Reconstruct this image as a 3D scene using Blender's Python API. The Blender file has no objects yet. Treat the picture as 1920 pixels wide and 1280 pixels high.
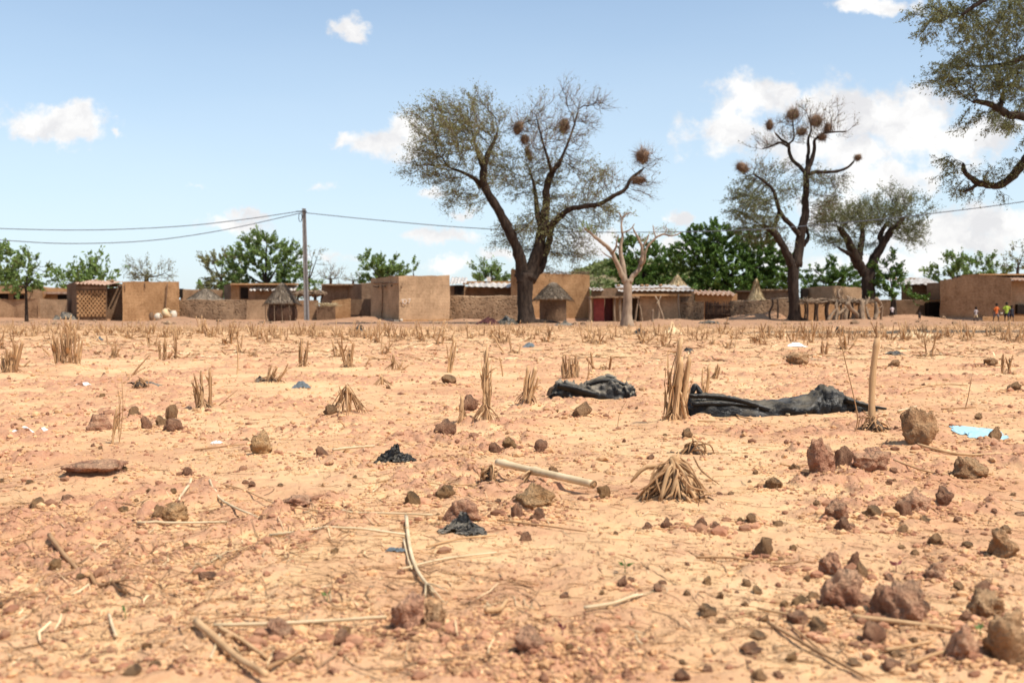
import bpy, math, random
import numpy as np
from mathutils import Vector, Matrix, noise as mnoise

S = bpy.context.scene
COL = S.collection
rng = np.random.default_rng(7)
random.seed(7)
F = 1867.0; CX = 960.0; CY = 640.0; HZ = 583.0; CAMH = 0.6
TH = math.atan((CY - HZ) / F)
CT, ST = math.cos(TH), math.sin(TH)

# ------------------------------------------------------------------ noise
def _hash(ix, iy, iz, seed):
    h = (ix.astype(np.int64) * 374761393 + iy.astype(np.int64) * 668265263 + iz.astype(np.int64) * 2147483647 + seed * 974711) & 0xFFFFFFFF
    h = ((h ^ (h >> 13)) * 1274126177) & 0xFFFFFFFF
    h = ((h ^ (h >> 16)) * 2246822519) & 0xFFFFFFFF
    return ((h ^ (h >> 15)) & 0xFFFFFF) / float(0xFFFFFF)
def vn2(x, y, seed=0):
    x = np.asarray(x, float); y = np.asarray(y, float)
    ix = np.floor(x); iy = np.floor(y); fx = x - ix; fy = y - iy
    ux = fx*fx*fx*(fx*(fx*6-15)+10); uy = fy*fy*fy*(fy*(fy*6-15)+10)
    z = np.zeros_like(ix)
    a = _hash(ix, iy, z, seed); b = _hash(ix+1, iy, z, seed); c = _hash(ix, iy+1, z, seed); d = _hash(ix+1, iy+1, z, seed)
    return (a*(1-ux)+b*ux)*(1-uy) + (c*(1-ux)+d*ux)*uy
def vn3(p, seed=0):
    p = np.asarray(p, float); i = np.floor(p); f = p - i
    u = f*f*(3-2*f)
    def H(a, b, c): return _hash(i[..., 0]+a, i[..., 1]+b, i[..., 2]+c, seed)
    x0 = H(0,0,0)*(1-u[...,0])+H(1,0,0)*u[...,0]; x1 = H(0,1,0)*(1-u[...,0])+H(1,1,0)*u[...,0]
    y0 = H(0,0,1)*(1-u[...,0])+H(1,0,1)*u[...,0]; y1 = H(0,1,1)*(1-u[...,0])+H(1,1,1)*u[...,0]
    a = x0*(1-u[...,1])+x1*u[...,1]; b = y0*(1-u[...,1])+y1*u[...,1]
    return a*(1-u[...,2])+b*u[...,2]
def fbm2(x, y, seed=0, octv=4, gain=.5):
    s = 0; a = 1; t = 0
    c, s_ = math.cos(.6), math.sin(.6)
    for o in range(octv):
        s = s + a*vn2(x, y, seed+o*17); t += a; a *= gain
        x, y = (x*c - y*s_)*2.03+11.3, (x*s_ + y*c)*2.03+4.7
    return s/t
def sst(a, b, x):
    t = np.clip((np.asarray(x, float)-a)/(b-a), 0, 1); return t*t*(3-2*t)

# ------------------------------------------------------------------ ground height
MOUNDS = []   # x, y, height, rx, ry
def px_x(px, d): return (px-CX)/F*d
for (px, d, h, rx, ry) in [(340,57,.22,1.6,1.3),(680,57.5,.30,1.9,1.5),(1255,53,.2,1.6,1.2),(1345,53.5,.16,1.5,1.0),
                           (1400,57,.42,1.7,1.2),(1455,57,.35,1.0,.9),(1700,58,.35,2.6,1.4),(1620,52,.12,2.4,1.2),
                           (120,56.5,.12,2.5,1.2),(880,53,.14,1.6,1.0),(560,54,.08,2.,1.2),(1590,49,.1,1.6,.8),(1000,46.5,.10,1.7,1.1),(1230,46,.13,2.,1.)]:
    MOUNDS.append((px_x(px, d), d, h, rx, ry))
def gh_base(x, y):
    x = np.asarray(x, float); y = np.asarray(y, float)
    h = 0.075*(fbm2(x/2.6, y/2.6, 3, 2)-.5) + 0.11*(fbm2(x/9., y/9., 5, 2)-.5)*sst(3, 14, y)
    h = h + .20*sst(57.5, 63, y)*(1-sst(100, 400, y))
    if np.max(y) > 40:
        b = 0
        for mx, my, mh, rx, ry in MOUNDS: b = b + mh*np.exp(-(((x-mx)/rx)**2+((y-my)/ry)**2)*1.3)
        h = h + b*(.75+.5*vn2(x*1.7, y*1.7, 9))
    return h
def gh_mask(x, y):
    return sst(.44, .62, fbm2(x/.62+3.1, y/.8, 21, 3, .55))*(1-.85*np.exp(-(((x+.75)/.62)**2+((y-1.75)/.35)**2)))
def gh_fine(x, y):
    near = 1-sst(14, 30, y)
    m = gh_mask(x, y)
    h = .026*(fbm2(x/.42, y/.42, 31, 3)-.5)
    c1 = fbm2(x/.075, y/.075, 41, 2)
    h = h + (.006+.030*m)*np.maximum(0, c1-.45)*2.2*near
    c2 = vn2(x/.026, y/.026, 51)
    h = h + (.003+.009*m)*np.maximum(0, c2-.4)*(1-sst(4, 9, y))
    h = h + .0016*(vn2(x/.011, y/.011, 61)-.5)*(1-sst(3, 5, y))
    # small pits with sharp lips
    p = vn2(x/.05+7, y/.05, 71)
    h = h - .011*sst(.80, .93, p)*near*(.35+m)
    # lumpy hummocks further out, left by hoeing
    far = sst(7, 14, y)*(1-sst(45, 56, y))
    h = h + .055*far*np.maximum(0, fbm2(x/.5, y/.5, 81, 3)-.5)
    for sx, sy, sh, sr in SKIRTS:
        if np.min(y) > sy+4*sr or np.max(y) < sy-4*sr: continue
        q = ((x-sx)**2+(y-sy)**2)/(sr*sr); k = q < 9
        if not np.any(k): continue
        a = np.zeros_like(h); a[k] = sh*np.exp(-q[k]); h = h+a
    return h
SKIRTS = []
def gh(x, y):
    return gh_base(x, y)+gh_fine(x, y)
def ghs(x, y):
    return float(gh(np.array([x], float), np.array([y], float))[0])

# ------------------------------------------------------------------ photo point -> place
def ray(px, py):
    a = (px-CX)/F; b = (CY-py)/F
    return np.array([a, CT + b*ST, -ST + b*CT])
def at(px, py, d):
    r = ray(px, py); return np.array([0, 0, CAMH]) + r*(d/r[1])
def gp(px, py):
    r = ray(px, py); z = 0.
    for _ in range(12):
        t = (z-CAMH)/r[2]; p = np.array([0, 0, CAMH])+r*t
        z = .5*z+.5*float(gh_base(np.array([p[0]]), np.array([p[1]]))[0])
        z = min(z, .45)
    return np.array([p[0], p[1], ghs(p[0], p[1])])
def mpp(d): return d/F          # metres per photo pixel at distance d

# ------------------------------------------------------------------ materials
def nd(nt, t, **kw):
    n = nt.nodes.new(t)
    for k, v in kw.items(): setattr(n, k, v)
    return n
def newmat(name):
    m = bpy.data.materials.new(name); m.use_nodes = True
    nt = m.node_tree; nt.nodes.clear()
    out = nd(nt, 'ShaderNodeOutputMaterial'); b = nd(nt, 'ShaderNodeBsdfPrincipled')
    nt.links.new(b.outputs[0], out.inputs[0])
    return m, nt, b, out
def c4(c): return (c[0], c[1], c[2], 1)
def ramp(nt, fac, stops):
    r = nd(nt, 'ShaderNodeValToRGB'); nt.links.new(fac, r.inputs[0])
    e = r.color_ramp.elements
    while len(e) < len(stops): e.new(.5)
    for i, (p, c) in enumerate(stops):
        e[i].position = p; e[i].color = c4(c) if not isinstance(c, (int, float)) else (c, c, c, 1)
    return r.outputs[0]
def noise_n(nt, vec, scale, detail=4, rough=.55, dist=0):
    n = nd(nt, 'ShaderNodeTexNoise'); n.inputs['Scale'].default_value = scale
    n.inputs['Detail'].default_value = detail; n.inputs['Roughness'].default_value = rough
    n.inputs['Distortion'].default_value = dist
    nt.links.new(vec, n.inputs['Vector']); return n.outputs[0]
def mixc(nt, fac, a, b, typ='MIX'):
    m = nd(nt, 'ShaderNodeMix', data_type='RGBA', blend_type=typ)
    def put(v, s):
        if isinstance(v, (tuple, list)): s.default_value = c4(v)
        elif isinstance(v, (int, float)): s.default_value = v
        else: nt.links.new(v, s)
    put(fac, m.inputs[0]); put(a, m.inputs[6]); put(b, m.inputs[7])
    return m.outputs[2]
def mth(nt, op, a, b=None, c=None, clamp=False):
    m = nd(nt, 'ShaderNodeMath', operation=op); m.use_clamp = clamp
    for i, v in enumerate((a, b, c)):
        if v is None: continue
        if isinstance(v, (int, float)): m.inputs[i].default_value = v
        else: nt.links.new(v, m.inputs[i])
    return m.outputs[0]
def mapping(nt, vec, scale=(1,1,1), rot=(0,0,0)):
    m = nd(nt, 'ShaderNodeMapping'); m.inputs['Scale'].default_value = scale; m.inputs['Rotation'].default_value = rot
    nt.links.new(vec, m.inputs[0]); return m.outputs[0]
def bump(nt, b, h, strength=.5, dist=.02, prev=None):
    n = nd(nt, 'ShaderNodeBump'); n.inputs['Strength'].default_value = strength; n.inputs['Distance'].default_value = dist
    nt.links.new(h, n.inputs['Height'])
    if prev is not None: nt.links.new(prev, n.inputs['Normal'])
    nt.links.new(n.outputs[0], b.inputs['Normal']); return n.outputs[0]
def rough(b, r, spec=.2):
    b.inputs['Roughness'].default_value = r; b.inputs['Specular IOR Level'].default_value = spec
def pos(nt): return nd(nt, 'ShaderNodeNewGeometry').outputs['Position']
def obc(nt): return nd(nt, 'ShaderNodeTexCoord').outputs['Object']

def mat_simple(name, c1, c2, scale=5, stretch=(1,1,1), bs=.4, bd=.01, r=.9, island=.0, objrand=0., spec=.15, detail=6, worldpos=False):
    m, nt, b, _ = newmat(name); rough(b, r, spec)
    v = mapping(nt, pos(nt) if worldpos else obc(nt), stretch)
    n = noise_n(nt, v, scale, detail, .6)
    col = ramp(nt, n, [(.3, c1), (.7, c2)])
    if island:
        g = nd(nt, 'ShaderNodeNewGeometry')
        f = mth(nt, 'MULTIPLY_ADD', g.outputs['Random Per Island'], island*2, 1-island)
        col = mixc(nt, 1., col, f, 'MULTIPLY')
    if objrand:
        g = nd(nt, 'ShaderNodeObjectInfo')
        f = mth(nt, 'MULTIPLY_ADD', g.outputs['Random'], objrand*2, 1-objrand)
        col = mixc(nt, 1., col, f, 'MULTIPLY')
    nt.links.new(col, b.inputs['Base Color'])
    bump(nt, b, n, bs, bd)
    return m

def mat_leaf(name, c1, c2, trans=.3, rough_=.6):
    m = bpy.data.materials.new(name); m.use_nodes = True; nt = m.node_tree; nt.nodes.clear()
    out = nd(nt, 'ShaderNodeOutputMaterial')
    g = nd(nt, 'ShaderNodeNewGeometry')
    n = noise_n(nt, g.outputs['Position'], 1.1, 2)
    f = mth(nt, 'ADD', mth(nt, 'MULTIPLY', g.outputs['Random Per Island'], .65), mth(nt, 'MULTIPLY', n, .4))
    col = ramp(nt, f, [(.1, c1), (.85, c2)])
    b = nd(nt, 'ShaderNodeBsdfPrincipled'); rough(b, rough_, .25); nt.links.new(col, b.inputs['Base Color'])
    t = nd(nt, 'ShaderNodeBsdfTranslucent'); nt.links.new(col, t.inputs[0])
    mx = nd(nt, 'ShaderNodeMixShader'); mx.inputs[0].default_value = trans
    nt.links.new(b.outputs[0], mx.inputs[1]); nt.links.new(t.outputs[0], mx.inputs[2]); nt.links.new(mx.outputs[0], out.inputs[0])
    return m

# ------------------------------------------------------------------ mesh building
def np_mesh(name, V, chunks, smooth=True):
    me = bpy.data.meshes.new(name)
    V = np.asarray(V, np.float32)
    me.vertices.add(len(V)); me.vertices.foreach_set('co', V.ravel())
    loops = np.concatenate([np.asarray(f, np.int32).ravel() for f in chunks])
    tot = np.concatenate([np.full(len(f), np.asarray(f).shape[1], np.int32) for f in chunks])
    start = np.concatenate([[0], np.cumsum(tot)[:-1]]).astype(np.int32)
    me.loops.add(len(loops)); me.loops.foreach_set('vertex_index', loops)
    me.polygons.add(len(tot)); me.polygons.foreach_set('loop_start', start)
    me.polygons.foreach_set('loop_total', tot)
    me.polygons.foreach_set('use_smooth', np.full(len(tot), smooth, bool))
    me.update(calc_edges=True); me.validate()
    return me
def empty(name, loc=(0,0,0), rz=0.):
    o = bpy.data.objects.new(name, None); COL.objects.link(o); o.location = loc; o.rotation_euler = (0, 0, rz)
    o.empty_display_size = .1; return o
def tag(o, label=None, cat=None, group=None, kind=None):
    if label: o['label'] = label
    if cat: o['category'] = cat
    if group: o['group'] = group
    if kind: o['kind'] = kind
    return o
class MB:
    def __init__(s): s.V = []; s.Fq = []; s.Ft = []; s.n = 0
    def add(s, V, F):
        V = np.asarray(V, float).reshape(-1, 3)
        for f in (F if isinstance(F, (list, tuple)) and len(F) and isinstance(F[0], np.ndarray) and F[0].ndim == 2 else [F]):
            f = np.asarray(f)
            if f.size == 0: continue
            (s.Fq if f.shape[1] == 4 else s.Ft).append(f + s.n)
        s.V.append(V); s.n += len(V); return s
    def data(s):
        ch = []
        if s.Fq: ch.append(np.concatenate(s.Fq))
        if s.Ft: ch.append(np.concatenate(s.Ft))
        return np.concatenate(s.V), ch
    def build(s, name, mat, parent=None, org=(0,0,0), loc=None, smooth=True):
        V, ch = s.data()
        me = np_mesh(name, V - np.asarray(org, float), ch, smooth)
        me.materials.append(mat)
        o = bpy.data.objects.new(name, me); COL.objects.link(o)
        if parent is not None: o.parent = parent
        else: o.location = tuple(org) if loc is None else loc
        return o
def box_vf(x0, x1, y0, y1, z0, z1):
    V = [(x0,y0,z0),(x1,y0,z0),(x1,y1,z0),(x0,y1,z0),(x0,y0,z1),(x1,y0,z1),(x1,y1,z1),(x0,y1,z1)]
    return V, np.array([(0,3,2,1),(4,5,6,7),(0,1,5,4),(1,2,6,5),(2,3,7,6),(3,0,4,7)])
def tube_vf(pts, rad, n=8, cap=True, flute=0, seed=0, squash=1.):
    P = np.asarray(pts, float); m = len(P); R = np.broadcast_to(np.asarray(rad, float), (m,)).copy()
    T = np.gradient(P, axis=0); T /= np.linalg.norm(T, axis=1, keepdims=True)+1e-9
    u = np.cross(T[0], [0.13, 1, .21]); u /= np.linalg.norm(u)+1e-9
    V = []
    ang = np.linspace(0, 2*math.pi, n, endpoint=False)
    r_ = np.random.default_rng(seed)
    ph = r_.uniform(0, 6.28, 4)
    for i in range(m):
        u = u - T[i]*np.dot(u, T[i]); u /= np.linalg.norm(u)+1e-9
        w = np.cross(T[i], u)
        rr = np.full(n, R[i])
        if flute:
            rr = rr*(1+flute*(.6*np.sin(3*ang+ph[0]+i*.10)+.4*np.sin(5*ang+ph[1]-i*.12)+.25*np.sin(ang*2+ph[2]+i*.9)*math.sin(i*1.3+ph[3])))
        V.append(P[i] + np.outer(np.cos(ang)*rr, u) + np.outer(np.sin(ang)*rr*squash, w))
    V = np.concatenate(V)
    i = np.arange(m-1)[:, None]*n; j = np.arange(n)[None]; k = (j+1) % n
    Fq = np.stack([i+j, i+k, i+n+k, i+n+j], -1).reshape(-1, 4)
    if not cap: return V, Fq
    V = np.concatenate([V, P[:1], P[-1:]]); a = m*n; b = a+1
    jj = np.arange(n); kk = (jj+1) % n
    Ft = np.concatenate([np.stack([np.full(n, a), kk, jj], -1), np.stack([np.full(n, b), (m-1)*n+jj, (m-1)*n+kk], -1)])
    return V, [Fq, Ft]
def smooth_path(pts, sub=4):
    """Catmull-Rom through rows of any width."""
    P = np.asarray(pts, float)
    if len(P) < 3: 
        t = np.linspace(0, 1, sub+1)[:, None]; return P[0]*(1-t)+P[-1]*t
    Q = np.concatenate([[2*P[0]-P[1]], P, [2*P[-1]-P[-2]]]); out = []
    for i in range(1, len(Q)-2):
        for t in np.linspace(0, 1, sub, endpoint=False):
            out.append(.5*((2*Q[i])+(-Q[i-1]+Q[i+1])*t+(2*Q[i-1]-5*Q[i]+4*Q[i+1]-Q[i+2])*t*t+(-Q[i-1]+3*Q[i]-3*Q[i+1]+Q[i+2])*t**3))
    out.append(P[-1]); return np.array(out)
def ico(sub):
    import bmesh
    bm = bmesh.new(); bmesh.ops.create_icosphere(bm, subdivisions=sub, radius=1)
    V = np.array([v.co[:] for v in bm.verts]); Fc = np.array([[v.index for v in f.verts] for f in bm.faces]); bm.free()
    return V, Fc
def copy_tree(o, parent=None):
    c = o.copy(); COL.objects.link(c)
    if parent is not None: c.parent = parent
    for ch in list(o.children): copy_tree(ch, c)
    return c

# ------------------------------------------------------------------ camera
cam = bpy.data.cameras.new('camera'); co = bpy.data.objects.new('camera', cam); COL.objects.link(co)
co.location = (0, 0, CAMH); co.rotation_euler = (math.pi/2-TH, 0, 0)
cam.sensor_width = 36; cam.lens = F/1920*36; cam.clip_start = .05; cam.clip_end = 20000
cam.dof.use_dof = True; cam.dof.focus_distance = 5.0; cam.dof.aperture_fstop = 4.6
S.camera = co
S.view_settings.view_transform = 'Standard'; S.view_settings.look = 'None'; S.view_settings.gamma = 1
S.view_settings.exposure = .40
S.cycles.max_bounces = 5; S.cycles.diffuse_bounces = 3; S.cycles.glossy_bounces = 2; S.cycles.transmission_bounces = 3; S.cycles.transparent_max_bounces = 4
S.cycles.use_adaptive_sampling = True; S.cycles.adaptive_threshold = .02

# ------------------------------------------------------------------ sun and sky
SUNV = Vector((.42, -.31, .86)).normalized()
elev = math.asin(SUNV.z); azim = math.atan2(SUNV.x, SUNV.y)
sl = bpy.data.lights.new('sun', 'SUN'); sl.energy = 4.4; sl.angle = math.radians(.5); sl.color = (1, .945, .86)
so = bpy.data.objects.new('sun', sl); COL.objects.link(so)
so.rotation_euler = SUNV.to_track_quat('Z', 'Y').to_euler()
W = bpy.data.worlds.new('World'); S.world = W; W.use_nodes = True
W.cycles.sampling_method = 'MANUAL'; W.cycles.sample_map_resolution = 256
nt = W.node_tree; nt.nodes.clear()
wout = nd(nt, 'ShaderNodeOutputWorld'); bg = nd(nt, 'ShaderNodeBackground'); nt.links.new(bg.outputs[0], wout.inputs[0])
sky = nd(nt, 'ShaderNodeTexSky', sky_type='NISHITA'); sky.sun_disc = False
sky.sun_elevation = elev; sky.sun_rotation = azim; sky.altitude = 300; sky.air_density = 1.0; sky.dust_density = 1.2; sky.ozone_density = 1.5
bg.inputs[1].default_value = .105
tc = nd(nt, 'ShaderNodeTexCoord'); sep = nd(nt, 'ShaderNodeSeparateXYZ'); nt.links.new(tc.outputs['Generated'], sep.inputs[0])
X_, Y_, Z_ = sep.outputs
ysafe = mth(nt, 'MAXIMUM', Y_, .05)
comb = nd(nt, 'ShaderNodeCombineXYZ')
nt.links.new(mth(nt, 'DIVIDE', X_, ysafe), comb.inputs[0]); nt.links.new(mth(nt, 'DIVIDE', Z_, ysafe), comb.inputs[1])
uv = comb.outputs[0]
def vsub(a, b, op='SUBTRACT'):
    n = nd(nt, 'ShaderNodeVectorMath', operation=op)
    for i, v in enumerate((a, b)):
        if isinstance(v, tuple): n.inputs[i].default_value = v
        else: nt.links.new(v, n.inputs[i])
    return n.outputs['Value'] if op in ('LENGTH', 'DISTANCE') else n.outputs[0]
# wobble the cloud outlines
n1 = nd(nt, 'ShaderNodeTexNoise'); n1.inputs['Scale'].default_value = 22; n1.inputs['Detail'].default_value = 7; n1.inputs['Roughness'].default_value = .62
nt.links.new(uv, n1.inputs['Vector'])
wob = vsub(vsub(n1.outputs['Color'], (.5,.5,.5)), (.075,.05,0), 'MULTIPLY')
uvw = vsub(uv, wob, 'ADD')
CL = [(100,228,105,36,1),(140,250,62,26,.9),(228,252,14,9,.5),(665,62,46,21,.8),(728,270,90,32,1),(765,245,48,36,1.1),(640,262,22,16,.7),
      (470,405,42,20,.95),(455,428,88,20,.8),(820,444,66,20,.95),(845,500,45,16,.85),(812,358,38,18,.85),(935,478,40,18,.95),(1275,412,32,16,.95),
      (1110,452,75,34,1.1),(1420,185,95,48,1),(1380,255,110,46,.85),(1590,205,110,62,1.15),(1700,235,115,75,1.15),(1600,285,170,52,1),
      (1655,335,95,48,1.05),(1560,400,70,50,.9),(1640,8,80,20,.9),(1830,260,95,60,1.0),(1790,440,190,48,1.0),(1860,420,120,40,1),(870,397,30,12,.6),(1700,490,200,30,.75),
      (1730,175,50,34,.5),(1240,470,120,24,.7),(610,478,60,10,.45),(1450,470,60,40,.7),(590,345,36,8,.3),(360,352,30,7,.3)]
tot = None
for (px, py, rx, ry, k) in CL:
    r = ray(px, py); u0, v0 = r[0]/r[1], r[2]/r[1]
    q = vsub(vsub(uvw, (u0, v0, 0)), (F/rx, F/ry, 0), 'MULTIPLY')
    l = nd(nt, 'ShaderNodeVectorMath', operation='LENGTH'); nt.links.new(q, l.inputs[0])
    v = mth(nt, 'MULTIPLY', mth(nt, 'SUBTRACT', 1.25, l.outputs['Value']), k)
    tot = v if tot is None else mth(nt, 'MAXIMUM', tot, v)
n2 = nd(nt, 'ShaderNodeTexNoise'); n2.inputs['Scale'].default_value = 34; n2.inputs['Detail'].default_value = 9; n2.inputs['Roughness'].default_value = .6
nt.links.new(uv, n2.inputs['Vector'])
cv = mth(nt, 'ADD', tot, mth(nt, 'MULTIPLY', mth(nt, 'SUBTRACT', n2.outputs[0], .5), 2.1))
cov = nd(nt, 'ShaderNodeMapRange', interpolation_type='SMOOTHSTEP'); nt.links.new(cv, cov.inputs[0])
cov.inputs[1].default_value = .08; cov.inputs[2].default_value = .78; cov.inputs[4].default_value = .94
front = mth(nt, 'GREATER_THAN', Y_, .06)
covv = mth(nt, 'MULTIPLY', cov.outputs[0], front)
# thin veil, denser towards the horizon
n3 = nd(nt, 'ShaderNodeTexNoise'); n3.inputs['Scale'].default_value = 2.3; n3.inputs['Detail'].default_value = 5
nt.links.new(mapping(nt, tc.outputs['Generated'], (1, 1, 3.5)), n3.inputs['Vector'])
hz = nd(nt, 'ShaderNodeMapRange', interpolation_type='SMOOTHSTEP'); nt.links.new(Z_, hz.inputs[0])
hz.inputs[1].default_value = -.02; hz.inputs[2].default_value = .42; hz.inputs[3].default_value = .70; hz.inputs[4].default_value = .12
veil = mth(nt, 'MULTIPLY', hz.outputs[0], mth(nt, 'ADD', .72, mth(nt, 'MULTIPLY', n3.outputs[0], .55)), clamp=True)
skyc = mixc(nt, 1.0, sky.outputs[0], (1.10, 1.22, 1.24), 'MULTIPLY')
skyv = mixc(nt, veil, skyc, (6.0, 6.9, 7.7))
cs = noise_n(nt, uvw, 16, 6, .6)
ccol = ramp(nt, cs, [(.38, (.76, .755, .77)), (.56, (.98, .97, .955))])
ccol = mixc(nt, 1., ccol, (7.9, 7.85, 7.8), 'MULTIPLY')
fin = mixc(nt, covv, skyv, ccol)
nt.links.new(fin, bg.inputs[0])
# hand-placed stones: (px centre, py base, width px, height px, kind, label); soil has gathered round each foot
HERO = [(1733,846,92,76,'B','largest brown two-humped rock standing beside the tall single stalk'),(1543,906,64,66,'R','rounded dark laterite rock with a knobbly top, first of the three touching rocks'),
 (1582,890,44,44,'R','small rock wedged between the knobbly rock and the broad pale one'),(1638,897,78,46,'R','broad pale-topped rock at the far end of the three touching rocks'),
 (1825,906,80,42,'B','rough crumbly brown rock lying between the three touching rocks and the picture edge'),(1868,830,34,32,'B','small brown stone lying on the pale blue plastic'),
 (1720,968,66,46,'R','dark craggy rock with a hollow face in the rubble patch'),(1695,975,34,30,'R','small pointed rock leaning on the dark craggy rock'),(1775,960,40,30,'R','reddish stone just beyond the dark craggy rock'),
 (1888,1052,64,56,'B','brown boulder casting a dark shadow at the picture edge'),(1436,1047,40,38,'B','squarish olive-brown stone on open sand'),(1000,962,96,44,'O','flat orange-brown rock below the thick bamboo-like stalk'),
 (972,975,36,34,'R','dark stone at the end of the flat orange-brown rock'),(1010,980,34,22,'R','small smooth stone below the flat orange-brown rock'),(835,827,54,34,'R','furrowed purple-brown stone near the short broken stump'),
 (1092,783,44,30,'B','brown stone in front of the crumpled black bag'),(487,860,56,48,'O','orange stone with a lit top face beside small grey rubble'),(765,1192,84,70,'R','large dark-bellied rock at the end of the long pale straw'),
 (815,1195,60,46,'B','sandy rock touching the large dark-bellied rock'),(995,1237,76,44,'R','reddish rock half sunk in the sand near the purple seedling'),(322,988,66,38,'O','ochre stone right behind the short white stick'),
 (296,990,30,26,'B','pale small stone tucked against the ochre stone'),(186,812,56,32,'R','wide purple-brown stone beside the thin slanting stalk'),(250,787,24,20,'B','small round stone lying by itself next to the slanting stalk'),
 (320,790,30,32,'B','upright stone at the end of the four-stone arc'),(301,802,30,22,'B','round stone in the middle of the four-stone arc'),(270,808,28,28,'R','stone at the beginning of the four-stone arc'),(322,815,46,26,'R','half-buried stone below the four-stone arc'),
 (1588,1160,96,70,'R','broad pinkish rock with an orange side in the near rubble'),(1704,1190,100,76,'R','broadest pink-topped rock of the near rubble'),(1640,1222,52,44,'R','dark round rock in front of the broadest pink-topped rock'),
 (1655,1180,52,60,'R','upright rock filling the gap in the near rubble'),(1856,1172,72,50,'B','brown rock with deep shadow below it in the near rubble'),(1895,1268,120,110,'B','biggest nearest boulder, cut off by the corner of the picture'),
 (1812,1262,70,66,'R','dark rock shoved against the biggest corner boulder'),(1537,1200,40,30,'B','grey stone with a pale top in front of the broad pinkish rock'),(1850,1120,38,24,'R','hollow dark stone above the brown shadowed rock'),
 (1563,1090,60,46,'R','pink wedge-shaped rock with a small upright stone beside it'),(1606,1075,30,42,'R','small upright stone next to the pink wedge-shaped rock'),(1615,1090,30,30,'B','tilted grey stone below the small upright one'),
 (1760,1100,56,34,'R','rounded purple double-humped stone'),(1577,980,62,40,'R','jagged stone near the rubble patch'),(1585,1000,44,28,'R','pinkish slab in front of the jagged stones'),(1640,975,40,22,'B','low flat stone beyond the pinkish slab'),
 (1453,922,44,22,'B','elongated crumbly clod on the sand'),(1757,1030,34,24,'B','tan stone with a dark foot'),(1697,1003,26,18,'B','small smooth grey-blue stone beyond the tan stone with a dark foot'),(1132,940,30,26,'O','small orange stone just past the tip of the thick bamboo-like stalk'),
 (1038,893,26,22,'B','dark pebble-like stone behind the thick bamboo-like stalk'),(770,952,38,28,'O','orange stone between the two long straws'),(836,940,40,24,'O','orange flat stone above the black rag stone'),
 (560,955,72,18,'R','low red-purple crust of stone beside the curved straw'),(160,908,150,24,'R','very wide low slab of purple crust'),(68,958,34,22,'B','small brown stone near the picture edge'),
 (866,985,76,44,'R','stone draped with torn black plastic'),(955,850,36,24,'O','orange-brown stone with a dark side'),(925,852,34,22,'R','crumbly stone joined to the orange-brown one'),(1015,852,32,26,'R','wedge-shaped stone among small rubble'),
 (1168,1108,26,22,'R','small round dark stone on open sand'),(1250,990,24,20,'R','single rounded stone, first of the short row on open sand'),(1316,997,28,26,'R','taller stone of the touching pair on open sand'),(1343,997,24,18,'R','lower stone of the touching pair on open sand'),
 (1410,985,30,18,'B','tan stone in the short row on open sand'),(1500,690,60,22,'B','crumbled earth clod far out in the field beyond the glossy black bag'),(840,722,36,18,'B','small heap-shaped clod behind the tall stalk with stilt roots'),
 (1815,1180,30,26,'R','small dark stone leaning against the brown shadowed rock'),(600,865,34,26,'R','mauve stone in the rubble next to the orange stone'),(350,893,22,18,'R','little red stone above the forked white straws'),
 (388,1090,50,16,'R','pink stone sunk into the sand beyond the thick dusty stalk'),(640,1212,44,28,'R','dark pink stone under the long pale straw'),(520,1200,64,36,'R','flat pink stone crossed by the long pale straw'),(1290,828,34,20,'B','brown clod on the sand before the broken stalk cluster'),
 (675,772,16,14,'B','tiny stone next to the fan-shaped stump'),(618,784,30,20,'B','brown stone touching the fan-shaped stump'),(880,775,46,32,'R','purple stone hidden behind the short broken stump'),(1905,735,30,18,'B','far small stone near the picture edge'),
 (1680,690,30,14,'B','flat far clod behind the tall single stalk'),(1860,690,40,12,'B','long low clod in the far field')]

for q in HERO:
    p = gp(q[0], q[1]); k = mpp(p[1]); w = q[2]*k; SKIRTS.append((p[0], p[1]+w*.25, w*.13, w*.75))
for px, py, hh, rr in [(910,803,.03,.10),(867,800,.015,.06),(988,765,.025,.11),(1262,798,.03,.12),(1636,808,.025,.10),(1070,716,.04,.2),(383,773,.03,.12),(650,782,.03,.13),(128,692,.05,.3),(22,706,.04,.25),(567,692,.03,.18),(652,693,.03,.2),(508,722,.03,.2),(1265,944,.02,.12)]:
    p = gp(px, py); SKIRTS.append((p[0], p[1], hh, rr))
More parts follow.
